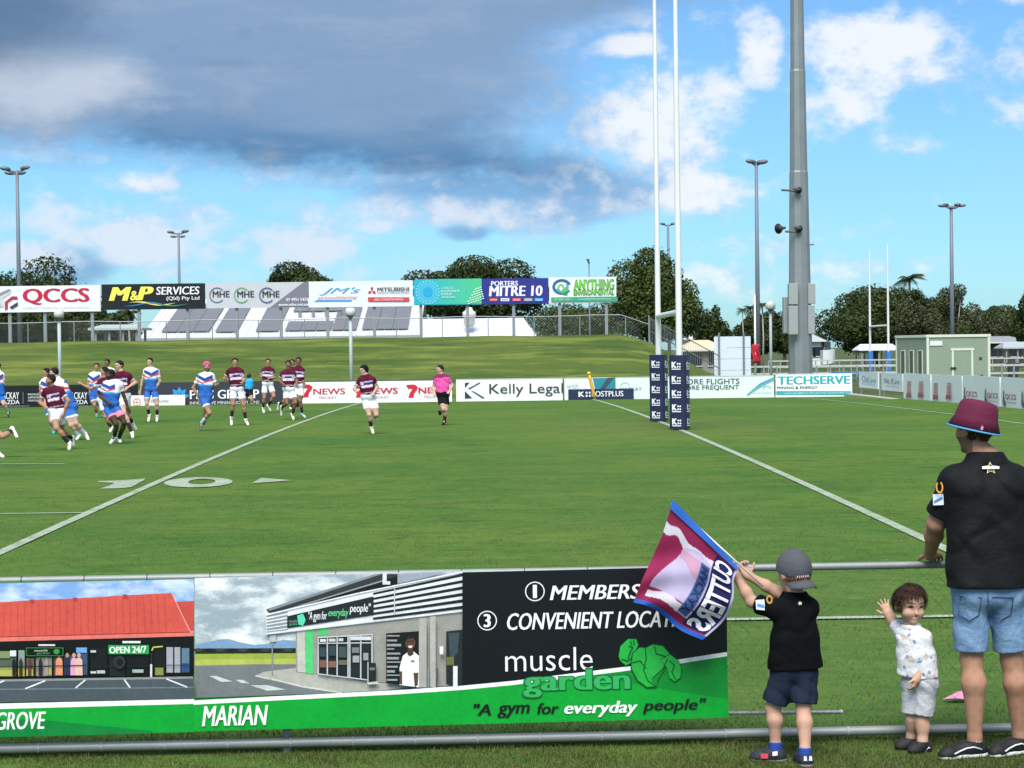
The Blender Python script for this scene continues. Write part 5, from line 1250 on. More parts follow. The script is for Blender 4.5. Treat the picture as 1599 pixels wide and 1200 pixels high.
def nets(f, lo, res):
    ins = f < 0
    cnt = np.zeros(tuple(s-1 for s in f.shape), np.int8)
    C = [(i, j, k) for i in (0, 1) for j in (0, 1) for k in (0, 1)]
    sl_ = lambda o: tuple(slice(o[i], f.shape[i]-1+o[i]) for i in range(3))
    for o in C: cnt += ins[sl_(o)]
    act = (cnt > 0) & (cnt < 8); idx = np.argwhere(act)
    if len(idx) == 0: return np.zeros((0, 3)), []
    vid = np.full(act.shape, -1, np.int64); vid[act] = np.arange(len(idx))
    val = {o: f[idx[:, 0]+o[0], idx[:, 1]+o[1], idx[:, 2]+o[2]] for o in C}
    acc = np.zeros((len(idx), 3)); num = np.zeros(len(idx))
    for o in C:
        for a in range(3):
            if o[a]: continue
            q = list(o); q[a] = 1; q = tuple(q); v0, v1 = val[o], val[q]; x = (v0 < 0) != (v1 < 0)
            t = np.where(x, v0/np.where(x, v0-v1, 1), 0); P = np.tile(np.array(o, float), (len(idx), 1)); P[:, a] += t
            acc += P*x[:, None]; num += x
    v = lo + (idx + acc/num[:, None])*res
    faces = []
    for a in range(3):
        b_, c_ = (a+1) % 3, (a+2) % 3
        s0 = [slice(None)]*3; s1 = [slice(None)]*3; s0[a] = slice(0, -1); s1[a] = slice(1, None)
        A = ins[tuple(s0)]; x = A != ins[tuple(s1)]
        e = np.argwhere(x); ok = (e[:, b_] > 0) & (e[:, c_] > 0) & (e[:, b_] < act.shape[b_]) & (e[:, c_] < act.shape[c_]); e = e[ok]; s_in = A[tuple(e.T)]
        def at_(db, dc): q = e.copy(); q[:, b_] += db; q[:, c_] += dc; return vid[tuple(q.T)]
        Q = np.stack([at_(-1, -1), at_(0, -1), at_(0, 0), at_(-1, 0)], 1); Q[~s_in] = Q[~s_in][:, ::-1]
        faces.append(Q)
    return v, np.concatenate(faces)
def put(name, vf, m, parent, col=None, smooth=True, relax=1):
    v, fq = vf
    if len(v) == 0: return None
    for _ in range(relax):                                   # light smoothing of the grid steps
        s_ = np.zeros_like(v); c_ = np.zeros(len(v))
        for i, j in ((0, 1), (1, 2), (2, 3), (3, 0)):
            np.add.at(s_, fq[:, i], v[fq[:, j]]); np.add.at(c_, fq[:, i], 1); np.add.at(s_, fq[:, j], v[fq[:, i]]); np.add.at(c_, fq[:, j], 1)
        v = v*.45 + .55*s_/np.maximum(c_, 1)[:, None]
    off = np.zeros(3); q = parent
    while q is not None: off = off + np.array(q.location); q = q.parent
    me = bpy.data.meshes.new(name); n = len(v); nf = len(fq)
    me.vertices.add(n); me.vertices.foreach_set('co', (v-off).ravel().astype(np.float32))
    me.loops.add(4*nf); me.loops.foreach_set('vertex_index', fq.ravel().astype(np.int32)); me.polygons.add(nf)
    me.polygons.foreach_set('loop_start', np.arange(nf)*4); me.polygons.foreach_set('loop_total', np.full(nf, 4)); me.polygons.foreach_set('use_smooth', np.ones(nf, bool))
    if col is not None:
        a = me.color_attributes.new('Col', 'FLOAT_COLOR', 'POINT'); arr = np.ones((n, 4), np.float32); arr[:, :3] = col(v); a.data.foreach_set('color', arr.ravel())
    me.materials.append(m); me.update(calc_edges=True); me.validate()
    o = bpy.data.objects.new(name, me); COL.objects.link(o); o.parent = parent; return o
m_skin = mat('skin', rough=.62, attr=True, var=.12, vscale=26, bump=.12, bscale=120, spec=.22)
m_cloth = mat('jersey_cloth', rough=.8, attr=True, var=.10, vscale=9, bump=.25, bscale=22, spec=.2)
def cloth(h, nm=None, bump=.3): return mat(nm or 'cloth_'+h, hx(h), .85, var=.12, vscale=10, bump=bump, bscale=26, spec=.15)
m_hair = {}
def hairm(h): return mat('hair_'+h, hx(h), .7, var=.35, vscale=40, bump=.6, bscale=90, spec=.3)

def head_prims(c, up, f, h, child=False):
    r = np.cross(f, up); R = np.stack([r, f, up])
    if child:
        P = [ell(c+up*.10*h-f*.04*h, (.37*h, .405*h, .385*h), R, .02), ell(c-up*.20*h+f*.09*h, (.25*h, .24*h, .22*h), R, .09*h), ell(c+up*.04*h+f*.12*h, (.27*h, .25*h, .27*h), R, .06*h),
             ell(c-up*.15*h+f*.19*h+r*.14*h, (.145*h, .14*h, .135*h), R, .05*h), ell(c-up*.15*h+f*.19*h-r*.14*h, (.145*h, .14*h, .135*h), R, .05*h),
             cone(c+f*.355*h-up*.03*h, c+f*.385*h-up*.10*h, .022*h, .042*h, .03*h), cone(c+f*.300*h-up*.245*h-r*.05*h, c+f*.300*h-up*.245*h+r*.05*h, .022*h, .022*h, .03*h),
             ell(c+f*.385*h-up*.015*h+r*.145*h, (.075*h, .045*h, .04*h), R, .03*h, True), ell(c+f*.385*h-up*.015*h-r*.145*h, (.075*h, .045*h, .04*h), R, .03*h, True), ell(c+f*.21*h-up*.36*h, (.09*h, .08*h, .06*h), R, .08*h)]
        for s_ in (-1, 1): P.append(ell(c+r*s_*.37*h-up*.05*h-f*.04*h, (.04*h, .08*h, .11*h), R, .015))
        return P
    P = [ell(c+up*.10*h-f*.05*h, (.345*h, .405*h, .385*h), R, .02), ell(c-up*.20*h+f*.10*h, (.245*h, .26*h, .27*h), R, .09*h),
         ell(c-up*.08*h+f*.22*h+r*.14*h, (.14*h, .14*h, .15*h), R, .06*h), ell(c-up*.08*h+f*.22*h-r*.14*h, (.14*h, .14*h, .15*h), R, .06*h),
         cone(c+f*.33*h+up*.11*h-r*.15*h, c+f*.33*h+up*.11*h+r*.15*h, .05*h, .05*h, .05*h),
         cone(c+f*.35*h+up*.06*h, c+f*.435*h-up*.085*h, .035*h, .052*h, .035*h),
         ell(c+f*.40*h+up*.02*h+r*.15*h, (.075*h, .05*h, .042*h), R, .03*h, True), ell(c+f*.40*h+up*.02*h-r*.15*h, (.075*h, .05*h, .042*h), R, .03*h, True),
         cone(c+f*.335*h-up*.235*h-r*.075*h, c+f*.335*h-up*.235*h+r*.075*h, .034*h, .034*h, .025*h), ell(c+f*.28*h-up*.41*h, (.1*h, .09*h, .08*h), R, .06*h)]
    for s_ in (-1, 1): P.append(ell(c+r*s_*.345*h-up*.02*h-f*.04*h, (.045*h, .09*h, .125*h), R, .015))
    return P
def head_col(base, c, up, f, h, v, C, brow=(.03, .02, .015), beard=None):
    r = np.cross(f, up); q = v-c; u, w_, z = q@r/h, q@f/h, q@up/h
    fr = w_ > .18
    C[fr & (np.abs(z+.235) < .035) & (np.abs(u) < .125)] = np.array(base)*np.array([.85, .55, .55])
    C[fr & (np.abs(np.abs(u)-.15) < .085) & (np.abs(z-.105) < .026)] = brow
    e = fr & (((np.abs(u)-.15)/.085)**2 + ((z-.02)/.04)**2 < 1); C[e] = (.55, .53, .5)
    e = fr & (((np.abs(u)-.145)/.042)**2 + ((z-.022)/.042)**2 < 1); C[e] = (.02, .013, .01)
    if beard is not None:
        e = (w_ > -.12) & (z < -.14) & (z > -.55) & ((np.abs(u) > .13) | (z < -.30) | (np.abs(z+.17) < .03)) & (np.abs(q).max(1) < .8*h); C[e] = C[e]*.35+np.array(beard)*.65
    return C
def child_face(base, c, up, f, h, v, C):
    r = np.cross(f, up); q = v-c; u, w_, z = q@r/h, q@f/h, q@up/h; fr = w_ > .15
    e = fr & (np.abs(np.abs(u)-.145-.0*z) < .085) & (np.abs(z-.075-.10*(np.abs(u)-.145)) < .022); C[e] = np.array(base)*.30
    e = fr & (((np.abs(u)-.145)/.080)**2 + ((z+.015)/.034)**2 < 1); C[e] = np.array(base)*.45
    e = fr & (((np.abs(u)-.140)/.050)**2 + ((z+.015)/.036)**2 < 1); C[e] = (.03, .02, .015)
    e = fr & (np.abs(z+.245) < .022) & (np.abs(u) < .085); C[e] = np.array(base)*np.array([.82, .62, .60])
    return C
def hair_solid(c, up, f, h, res, thick=.035, low=-.22, line=.20, top=None):
    r = np.cross(f, up); R = np.stack([r, f, up]); n1 = nrm(f*.80-up*.60)
    def dsp(X, Y, Z): return (.014*h)*np.sin(X*190)*np.sin(Y*170+Z*60)*np.sin(Z*180) + .016*h*np.sin(X*75+Z*40)*np.sin(Z*66+Y*58)
    return solid([group([ell(c+up*.11*h-f*.05*h, ((.345+thick)*h, (.405+thick)*h, (.385+thick)*h), R, .02)], [(c+f*line*h+up*.20*h, n1), (c+up*low*h, -up)] + ([] if top is None else [(c+up*top*h, up)]), disp=dsp)], res)
def strands(parent, name, c, up, f, h, m, n, L, seed, wid=.0012):
    v = np.empty(len(parent.data.vertices)*3, np.float32); parent.data.vertices.foreach_get('co', v); v = v.reshape(-1, 3)
    off = np.zeros(3); q = parent
    while q is not None: off = off + np.array(q.location); q = q.parent
    R = np.random.RandomState(seed); w_ = v[R.randint(0, len(v), n)] + off; nn = w_-c; nn /= np.linalg.norm(nn, axis=1)[:, None]
    whorl = c + up*.45*h - f*.22*h; d = w_-whorl + R.normal(0, .02, (n, 3)); d -= nn*np.sum(d*nn, 1)[:, None]; d /= np.linalg.norm(d, axis=1)[:, None]+1e-9
    s_ = np.cross(nn, d)*wid; l = L*(.5+R.rand(n))[:, None]
    mm = MB(); a = w_+nn*.001-d*l*.3; b_ = w_+nn*(.003+.004*R.rand(n)[:, None])+d*l*.35; e = w_+d*l*.8+nn*(.001+.004*R.rand(n)[:, None])
    P = np.stack([a-s_, a+s_, b_+s_, b_-s_, e], 1).reshape(-1, 3)
    mm.add(P, [t for i in range(n) for t in ((5*i, 5*i+1, 5*i+2, 5*i+3), (5*i+3, 5*i+2, 5*i+4))]); o = mm.build(name, m, parent); o['kind'] = 'stuff'; return o
def hand_prims(wr, d, n, s, curl=(.5, .6, .5), spread=.12, th=1, k=.008):
    """wrist, direction to the knuckles, palm normal, hand length; th = side of the thumb."""
    d = nrm(d); n = nrm(n - d*(n@d)); sd = np.cross(d, n)*th
    P = [cone(wr, wr+d*.16*s, .14*s, .17*s, .03)]
    for o in (-.15, -.05, .05, .15): P.append(cone(wr+d*.12*s+sd*o*s*.8, wr+d*.5*s+sd*o*s*1.05, .09*s, .075*s, .012))
    for i, (o, L) in enumerate(((.165, .40), (.055, .46), (-.055, .43), (-.16, .33))):
        p = wr+d*.5*s+sd*o*s; a = 0.0; dd = nrm(d+sd*(1.5-i)*spread)
        for j, fr in enumerate((.46, .30, .24)):
            a += curl[j] if not hasattr(curl[0], '__len__') else curl[i][j]
            e = nrm(dd*math.cos(a)+n*math.sin(a)); q = p+e*L*fr*s
            P.append(cone(p, q, (.052-.006*j)*s, (.048-.006*j)*s, .004)); p = q
    p = wr+d*.10*s+sd*.13*s; e = nrm(d*.55+sd*.75+n*.25)
    for j, (L, r0) in enumerate(((.24, .075), (.17, .058), (.13, .05))):
        q = p+e*L*s; P.append(cone(p, q, r0*s, r0*.9*s, .008)); p = q; e = nrm(e+d*.35+n*.25*curl[0] if not hasattr(curl[0], '__len__') else e+d*.35)
    return P

# ------------------------------------------------------------------ players
CA, CB, CC, CD = (0, 540, 6.665), (120, 540, 6.668), (290, 540, 7.268), (500, 540, 6.15)
MAROON, WHITE, BLUE, NAVY, RED, CYAN, PINK = hx('54102a'), hx('e6e6ea'), hx('2c66b8'), hx('2f4f94'), hx('c9434a'), hx('4fa6d8'), hx('f0569a')
SK = {'tan': (.40, .22, .14), 'fair': (.56, .35, .26), 'brown': (.22, .115, .07), 'dark': (.075, .042, .028)}
def kit_maroon(u, v, w_, arm):
    C = np.tile(np.array(MAROON), (len(u), 1)); fr = w_ > -.02
    a = fr & (v > .60) & (v < .74) & (np.abs(u) < .82); C[a] = hx('c3b9d6')
    a = fr & (v > .60) & (v < .68) & (np.abs(u) < .45); C[a] = hx('3a2f73')
    a = fr & (v > .44) & (v < .56) & (np.abs(u) < .72); C[a] = hx('d9cfe0')
    a = (v > .17) & (v < .21); C[a] = hx('b9a3b4')
    C[arm > .80] = hx('e2dbe0'); return C
def kit_white(u, v, w_, arm):
    C = np.tile(np.array(WHITE), (len(u), 1)); fr = w_ > -.03
    C[v < .40] = BLUE; a = (v >= .40) & (v < .50); t = ((v-.40)/.10)[a, None]; C[a] = np.array(BLUE)*(1-t) + np.array(CYAN)*t
    a = fr & (v > .60+.22*np.abs(u)) & (v < .76+.22*np.abs(u)) & (np.abs(u) < .9); C[a] = NAVY
    a = fr & (v > .50+.16*np.abs(u+.25)) & (v < .56+.20*np.abs(u+.25)) & (u < .9); C[a] = RED
    a = (arm > .45) & (arm < .62); C[a] = hx('c98aa0'); return C
def kit_plain(col, yoke=None):
    def f(u, v, w_, arm):
        C = np.tile(np.array(col), (len(u), 1))
        if yoke is not None: C[(v > .86) | ((arm > .0) & (v > .80))] = yoke
        return C
    return f
def person(label, crop, H, N, P, sh, arms, legs, kit, shorts, skin='tan', hair='1a1412', sock=('2a2024', 'e8e8e8'), boot='e8e8e6', face=(0, -1), hgt=1.83, res=.015, cap=None, hem=None, beard=False, ground=None, group_='rugby players on the field', cat='person', bulk=.94, sink=0.0):
    """Joints are read off the photograph; depth comes from where the lowest boot meets the turf, and from bone lengths."""
    cv = lambda q: (crop[0]+q[0]/crop[2], crop[1]+q[1]/crop[2])
    gp = cv(ground) if ground else max((cv(l[3]) for l in legs), key=lambda t: t[1])
    G = on_ground(*gp); Y = G[1]
    def J(q, dy=0.0): return at_y(*cv(q), Y+dy)
    s = hgt/1.83
    pel, neck, head = J(P), J(N), J(H)
    tl = np.linalg.norm(neck-pel)
    sa, sb = J(sh[0]), J(sh[1]); mid_ = (sa+sb)/2; sa, sb = mid_+(sa-mid_)*.76, mid_+(sb-mid_)*.76; neck = neck + nrm(head-neck)*.03
    fx = nrm(np.array([face[0], face[1], 0.0]))
    def chain(root, pts, Ls):
        """pts: (photo position, sign of depth); bone lengths fill in the depth."""
        out = [root]
        for (q, sg), L in zip(pts, Ls):
            p0 = out[-1]; p = at_y(*cv(q), p0[1]); l = np.linalg.norm(p-p0); L = L*s
            dz = sg*math.sqrt(max(L*L-l*l, 0)) if l < L else 0.0
            out.append(at_y(*cv(q), p0[1]+dz))
        return out
    B = bulk*s
    r = thing('person', (G[0], G[1], G[2]), label, cat, group_)
    ax = nrm(sb-sa); up = nrm(neck-pel); R2 = nrm(neck-pel)
    hips = (pel-ax*.095*s, pel+ax*.095*s)
    pr = []; jer = []; slv = []; shp = []; A_ = []; Lg = []
    tor = []
    for s_, sho, hp in ((-1, sa, hips[0]), (1, sb, hips[1])):
        ins = sho*.72 + neck*.28 - up*.05*s
        tor += [cone(hp*.8+pel*.2, (hp+ins)/2*.86+(pel+neck)/2*.14, .088*B, .086*B, .05), cone((hp+ins)/2*.86+(pel+neck)/2*.14, ins, .086*B, .096*B, .05), cone(ins, sho, .072*B, .060*B, .05), cone(neck-up*.035*s, sho*.6+neck*.4, .050*B, .052*B, .04)]
    tor += [cone(pel, neck-up*.12*s, .095*B, .09*B, .05), cone(neck-up*.06*s, neck, .07*B, .06*B, .04)]
    pr += tor + [cone(neck-up*.02, head-nrm(head-neck)*.02, .060*B, .057*B, .03)]
    arms3 = []
    for sho, a in zip((sa, sb), arms):
        c = chain(sho, a, (.30, .265)); arms3.append(c)
        pr += [cone(c[0], c[1], .056*B, .044*B, .03), cone(c[1], c[1]*.6+c[2]*.4, .044*B, .045*B, .02), cone(c[1]*.6+c[2]*.4, c[2], .045*B, .028*B, .02)]
        d = nrm(c[2]-c[1]); pr += hand_prims(c[2]+d*.01, d, np.array([0, -1., .2]), .17*s, (.6, .7, .6))
        e = c[0]+(c[1]-c[0])*.62; slv.append((c, group([cone(c[0], c[1], .070*B, .063*B, .03)], [(e, nrm(c[1]-c[0]))])))
    legs3 = []
    for hp, l in zip(hips, legs):
        hp_ = J(l[0]) if l[0] else hp-up*.05*s
        k_ = chain(hp_, l[1:3], (.44, .43)); ank = k_[2]
        t = at_y(*cv(l[3]), ank[1]+l[4] if len(l) > 4 else ank[1]-.10)
        legs3.append((hp_, k_[1], ank, t))
        kn = k_[1]; mid = kn*.68+ank*.32; back = nrm(np.cross(np.cross(ank-kn, (0, 0, 1.)), ank-kn)) if False else -fx
        pr += [cone(hp_, kn*.55+hp_*.45, .098*B, .085*B, .04), cone(kn*.55+hp_*.45, kn, .085*B, .060*B, .04), cone(kn, mid+back*.012, .056*B, .060*B, .03), cone(mid+back*.012, ank, .060*B, .036*B, .03), cone(ank, t*.4+ank*.6, .036*B, .03*B, .02)]
    hh = .25*s; hu = nrm(nrm(head-neck)*.5+np.array([0, 0, 1.]))
    pr += head_prims(head, hu, fx, hh)
    base = np.array(SK[skin])
    def bodycol(v):
        C = np.tile(base, (len(v), 1)); return head_col(base, head, hu, fx, hh, v, C, hx(hair), hx(hair) if beard else None)
    body = put('body', solid([group(pr)], res), m_skin, r, bodycol)
    # jersey
    jt = [(p[0], p[1], p[2], p[3]+.014*s, p[4]+.014*s, p[5]) for p in tor]
    def fold(X, Y_, Z): return .006*np.sin(X*31+Z*17)*np.sin(Z*23+Y_*29)
    hemP = pel + up*(.035*s); g0 = group(jt, [(hemP, -up), (neck+up*.012, nrm(up*.9+fx*.15))], disp=fold)
    def jcol(v):
        q = v-pel; w2 = q@fx; u = (q@ax)/(.24*s); vv = (q@up)/tl
        arm = np.zeros(len(v))
        for c, _ in slv:
            ba = c[1]-c[0]; t = ((v-c[0])@ba)/(ba@ba); dist = np.linalg.norm(v-c[0]-np.clip(t, 0, 1)[:, None]*ba, axis=1); on = (dist < .095*B) & (t > .12); arm = np.where(on, np.maximum(arm, t/.62), arm)
        return kit(u, vv, w2, arm)
    put('jersey', solid([g0] + [dict(g, k=.03) for _, g in slv], res), m_cloth, r, jcol)
    # shorts
    gs = [group([cone(hips[0], hips[1], .110*B, .110*B, .03), cone(pel+up*.06*s-ax*.04*s, pel+up*.06*s+ax*.04*s, .105*B, .105*B, .04)], [(pel+up*.12*s, up)])]
    for hp_, kn, ank, t in legs3:
        e = hp_+(kn-hp_)*.56; d = nrm(kn-hp_); gs.append(group([cone(hp_, e+d*.1, .104*B, .112*B, .04)], [(e, d)], k=.04))
    put('shorts', solid(gs, res), cloth(shorts) if not hem else mat('shorts_trim_'+shorts+hem, rough=.85, attr=True, var=.1, vscale=10), r, (lambda v: hemcol(v)) if False else (None if not hem else (lambda v: np.where((np.max(np.stack([((v-a)@nrm(b-a))/(np.linalg.norm(b-a)*.56) for a, b, _, _ in legs3]), 0) > .80)[:, None], np.array(hx(hem)), np.array(hx(shorts))))))
    for hp_, kn, ank, t in legs3:
        d = nrm(ank-kn); top = kn+(ank-kn)*.50
        put('sock', solid([group([cone(kn*.5+ank*.5, ank+d*.03, .056*B, .043*B, .02)], [(top, -d)])], res), mat('sock_%s_%s' % sock, rough=.9, attr=True, var=.1, vscale=20), r, lambda v, kn=kn, ank=ank: np.where((((v-kn)@(ank-kn))/((ank-kn)@(ank-kn)) < .62)[:, None], np.array(hx(sock[0])), np.array(hx(sock[0]))))
        fd = nrm(t-ank); heel = ank + nrm(ank-kn)*.045*s - fd*.03*s
        put('boot', solid([group([cone(ank+nrm(ank-kn)*.01, heel, .045*s, .042*s, .03), cone(heel, t-fd*.03*s, .042*s, .036*s, .03)])], res*.9), cloth(boot, bump=.1), r)
    if cap: put('headgear', hair_solid(head, hu, fx, hh, res*.85, .085, -.30, .24), cloth(cap), r)
    else: put('hair', hair_solid(head, hu, fx, hh, res*.85, .045), hairm(hair), r)
    return r
# image-left limb first.  legs: (hip, (knee,sign), (ankle,sign), toe[, toe depth])
person('player in maroon jersey sprinting left with bearded profile, ahead of team mates', CA, (525, 362), (545, 438), (592, 680), ((455, 470), (660, 475)), [[((415, 590), .3), ((475, 640), -1)], [((712, 575), -.3), ((655, 720), -1)]], [((560, 715), ((590, 860), -1), ((712, 1010), .4), (722, 1090)), ((630, 715), ((640, 880), .6), ((745, 960), 1), (765, 1050), .05)], kit_maroon, 'dfdfe6', 'tan', '1a1412', ('231c22', 'e8e8e8'), 'ecebe4', (-.9, -.45), beard=True)
person('blue and white kitted player leaning left right behind the bearded maroon sprinter', CA, (560, 285), (600, 350), (730, 625), ((520, 385), (690, 410)), [[((470, 500), .4), ((470, 600), -.5)], [((700, 530), .3), ((690, 640), -.5)]], [((700, 680), ((740, 830), -.4), ((815, 930), .4), (795, 985)), ((760, 680), ((790, 810), -.3), ((880, 910), .5), (925, 985))], kit_white, '2c66b8', 'fair', '17110f', ('b9d0e0', 'e8e8e8'), 'e6e6e4', (-.95, -.3), hem='e8e8ee')
person('blue and white kitted player half hidden behind two sprinting players', CA, (480, 285), (475, 345), (520, 600), ((425, 395), (560, 395)), [[((420, 500), .4), ((440, 590), -.5)], [((570, 500), .3), ((560, 600), -.5)]], [((505, 650), ((530, 790), -.4), ((555, 880), .4), (558, 922)), ((560, 650), ((590, 780), .5), ((620, 880), .5), (640, 915))], kit_white, '2c66b8', 'tan', '17110f', ('b9d0e0', 'e8e8e8'), '3fb6b4', (-.8, -.6), hem='e8e8ee')
person('blue and white kitted player in teal boots before the black Mazda lettered board', CA, (1005, 222), (990, 282), (985, 510), ((930, 310), (1055, 305)), [[((915, 395), .2), ((935, 470), -.6)], [((1060, 400), .2), ((1040, 480), -.4)]], [((960, 540), ((985, 620), -.3), ((1005, 700), .3), (1005, 752)), ((1020, 540), ((1050, 620), .3), ((1060, 700), .6), (1065, 745))], kit_white, '2c66b8', 'tan', '17110f', ('6a4a3c', 'e8e8e8'), '2fa79c', (.1, -1), hem='e8e8ee')
person('blue and white kitted player whose head shows above the huddle', CA, (1115, 180), (1118, 235), (1120, 470), ((1055, 265), (1190, 262)), [[((1050, 370), .3), ((1080, 440), -.3)], [((1195, 370), .3), ((1170, 440), -.3)]], [((1090, 500), ((1095, 590), -.3), ((1100, 680), .3), (1100, 730)), ((1150, 500), ((1150, 590), -.3), ((1150, 680), .3), (1155, 728))], kit_white, '2c66b8', 'brown', '14100e', ('d0d0d8', 'e8e8e8'), 'e6e6e4', (-.4, -.9))
person('player in maroon jersey reaching an arm out left inside the huddle', CB, (290, 272), (280, 345), (285, 560), ((235, 385), (345, 380)), [[((150, 450), -.1), ((45, 400), -.1)], [((350, 470), .3), ((330, 540), -.4)]], [((265, 600), ((300, 740), -.3), ((355, 850), .3), (345, 905)), ((310, 600), ((340, 730), .4), ((400, 830), .6), (420, 880))], kit_maroon, 'dfdfe6', 'tan', '17110f', ('2a2024', 'e8e8e8'), 'e4e4e0', (-.95, -.2))
person('dark bearded player in blue and white kit jogging before the huddle', CB, (345, 305), (372, 368), (355, 600), ((265, 410), (480, 405)), [[((248, 535), .2), ((325, 590), -1)], [((488, 520), .3), ((535, 650), -.3)]], [((325, 670), ((410, 815), -.7), ((392, 945), .5), (345, 1025)), ((420, 670), ((495, 800), -.3), ((440, 960), 1), (455, 1010), -.15)], kit_white, '2c66b8', 'dark', '0d0a09', ('191616', 'e8e8e8'), 'e6e6e6', (-.75, -.65), hem='f08aa0', beard=True)
person('player in maroon jersey with one boot kicked back beside the huddle', CB, (440, 210), (462, 280), (482, 520), ((395, 320), (560, 318)), [[((390, 420), .3), ((430, 500), -.5)], [((612, 385), .2), ((535, 435), -1)]], [((455, 560), ((490, 700), -.8), ((570, 900), .3), (585, 965)), ((515, 560), ((520, 690), .4), ((575, 800), .8), (620, 880), .1)], kit_maroon, 'dfdfe6', 'fair', '1b1310', ('321a22', 'e8e8e8'), 'e9e8e0', (-.7, -.7))
person('blue and white kitted player standing with arms loose before dark grey board', CB, (760, 172), (765, 235), (772, 450), ((700, 265), (855, 272)), [[((680, 370), .2), ((663, 468), -.5)], [((865, 372), .2), ((815, 462), -.8)]], [((735, 500), ((728, 605), -.3), ((752, 715), .3), (745, 795)), ((812, 500), ((832, 610), -.3), ((836, 720), .3), (832, 795))], kit_white, '2c66b8', 'fair', '16110f', ('191616', 'e8e8e8'), 'dfe9e6', (-.25, -1), hem='e8e8ee')
person('blue and white kitted player in bright pink headgear stepping forward', CC, (240, 240), (245, 312), (225, 565), ((135, 355), (320, 350)), [[((85, 480), .2), ((150, 600), -.6)], [((350, 465), .2), ((368, 440), -1)]], [((195, 610), ((270, 765), -.8), ((178, 880), .6), (175, 970)), ((255, 610), ((225, 760), .5), ((215, 850), 1), (200, 900), .05)], kit_white, '2c66b8', 'tan', '1a1412', ('b9d0e0', 'e8e8e8'), '59605c', (.2, -1), cap='ee4f93', hem='e8e8ee', beard=True)
person('big player in maroon jersey standing square with forearm across his chest', CC, (560, 192), (562, 255), (580, 490), ((470, 292), (650, 292)), [[((438, 375), .2), ((560, 392), -1)], [((668, 390), .2), ((640, 420), -1)]], [((540, 540), ((538, 665), -.3), ((520, 805), .4), (520, 910)), ((630, 540), ((655, 670), -.3), ((680, 830), .3), (712, 908))], kit_maroon, 'e3e3ea', 'tan', '16110f', ('231c22', 'e8e8e8'), 'ecebe4', (.05, -1))
person('helper in bright blue shirt and dark shorts walking along the far boards', CC, (722, 352), (725, 385), (715, 505), ((690, 405), (755, 405)), [[((682, 450), .2), ((700, 485), -.3)], [((760, 450), .2), ((745, 490), -.3)]], [((705, 540), ((690, 590), .3), ((720, 635), .8), (730, 655), .1), ((735, 540), ((745, 600), -.3), ((770, 655), .3), (775, 678))], kit_plain(hx('31a6dd')), '20242a', 'fair', '2a2320', ('c9a890', 'e8e8e8'), '4a4a4a', (.4, 1), hgt=1.75, bulk=.95, group_=None)
person('player in maroon jersey jogging alone before the dark grey board', CC, (935, 188), (935, 245), (930, 430), ((868, 282), (1000, 282)), [[((848, 352), .2), ((930, 358), -1)], [((1005, 365), .2), ((950, 372), -1)]], [((895, 480), ((892, 590), -.3), ((880, 700), .4), (888, 768)), ((970, 480), ((1000, 575), -.5), ((940, 675), .8), (965, 745), .05)], kit_maroon, 'e3e3ea', 'tan', '2a1c18', ('231c22', 'e8e8e8'), 'ecebe4', (.1, -1))
person('foremost player in maroon jersey of the jogging trio by news board', CC, (1165, 215), (1165, 278), (1168, 490), ((1085, 315), (1240, 315)), [[((1058, 395), .2), ((1105, 435), -1)], [((1262, 395), .2), ((1262, 445), -.8)]], [((1140, 550), ((1150, 655), -.5), ((1095, 700), 1), (1085, 800), .1), ((1215, 550), ((1245, 650), -.6), ((1212, 770), .5), (1225, 845))], kit_maroon, 'e3e3ea', 'brown', '120e0c', ('321a22', 'e8e8e8'), 'ecebe4', (-.1, -1))
person('middle player in maroon of the jogging trio, mostly hidden', CC, (1208, 195), (1205, 250), (1190, 460), ((1150, 290), (1270, 290)), [[((1140, 380), .2), ((1160, 440), -.6)], [((1280, 380), .2), ((1270, 440), -.6)]], [((1160, 520), ((1140, 620), -.5), ((1065, 660), .8), (1042, 735), .1), ((1230, 520), ((1240, 620), -.3), ((1195, 700), .4), (1190, 722))], kit_maroon, 'e3e3ea', 'tan', '120e0c', ('321a22', 'e8e8e8'), 'ecebe4', (-.3, -1), ground=(1120, 750))
person('rear player in maroon of the jogging trio with raised fist', CC, (1280, 178), (1280, 238), (1282, 450), ((1225, 278), (1335, 278)), [[((1215, 370), .2), ((1250, 420), -.6)], [((1312, 365), .2), ((1338, 415), -.6)]], [((1255, 510), ((1260, 610), -.3), ((1270, 690), .8), (1265, 730), .1), ((1310, 510), ((1300, 630), -.4), ((1322, 765), .3), (1360, 822))], kit_maroon, 'e3e3ea', 'brown', '120e0c', ('231c22', 'e8e8e8'), '9fd8d4', (-.1, -1))
person('player in maroon jersey and black headgear running on the ten metre line', CD, (418, 240), (440, 290), (465, 490), ((370, 330), (522, 328)), [[((328, 415), .2), ((350, 440), -1)], [((548, 395), .3), ((515, 455), -.9)]], [((440, 550), ((470, 665), -.4), ((490, 775), .3), (512, 850)), ((515, 550), ((540, 665), -.4), ((530, 680), 1), (535, 725), .1)], kit_maroon, 'e3e3ea', 'fair', '1a1412', ('231c22', 'e8e8e8'), 'dfe0c8', (-.75, -.65), cap='1a1a1c')
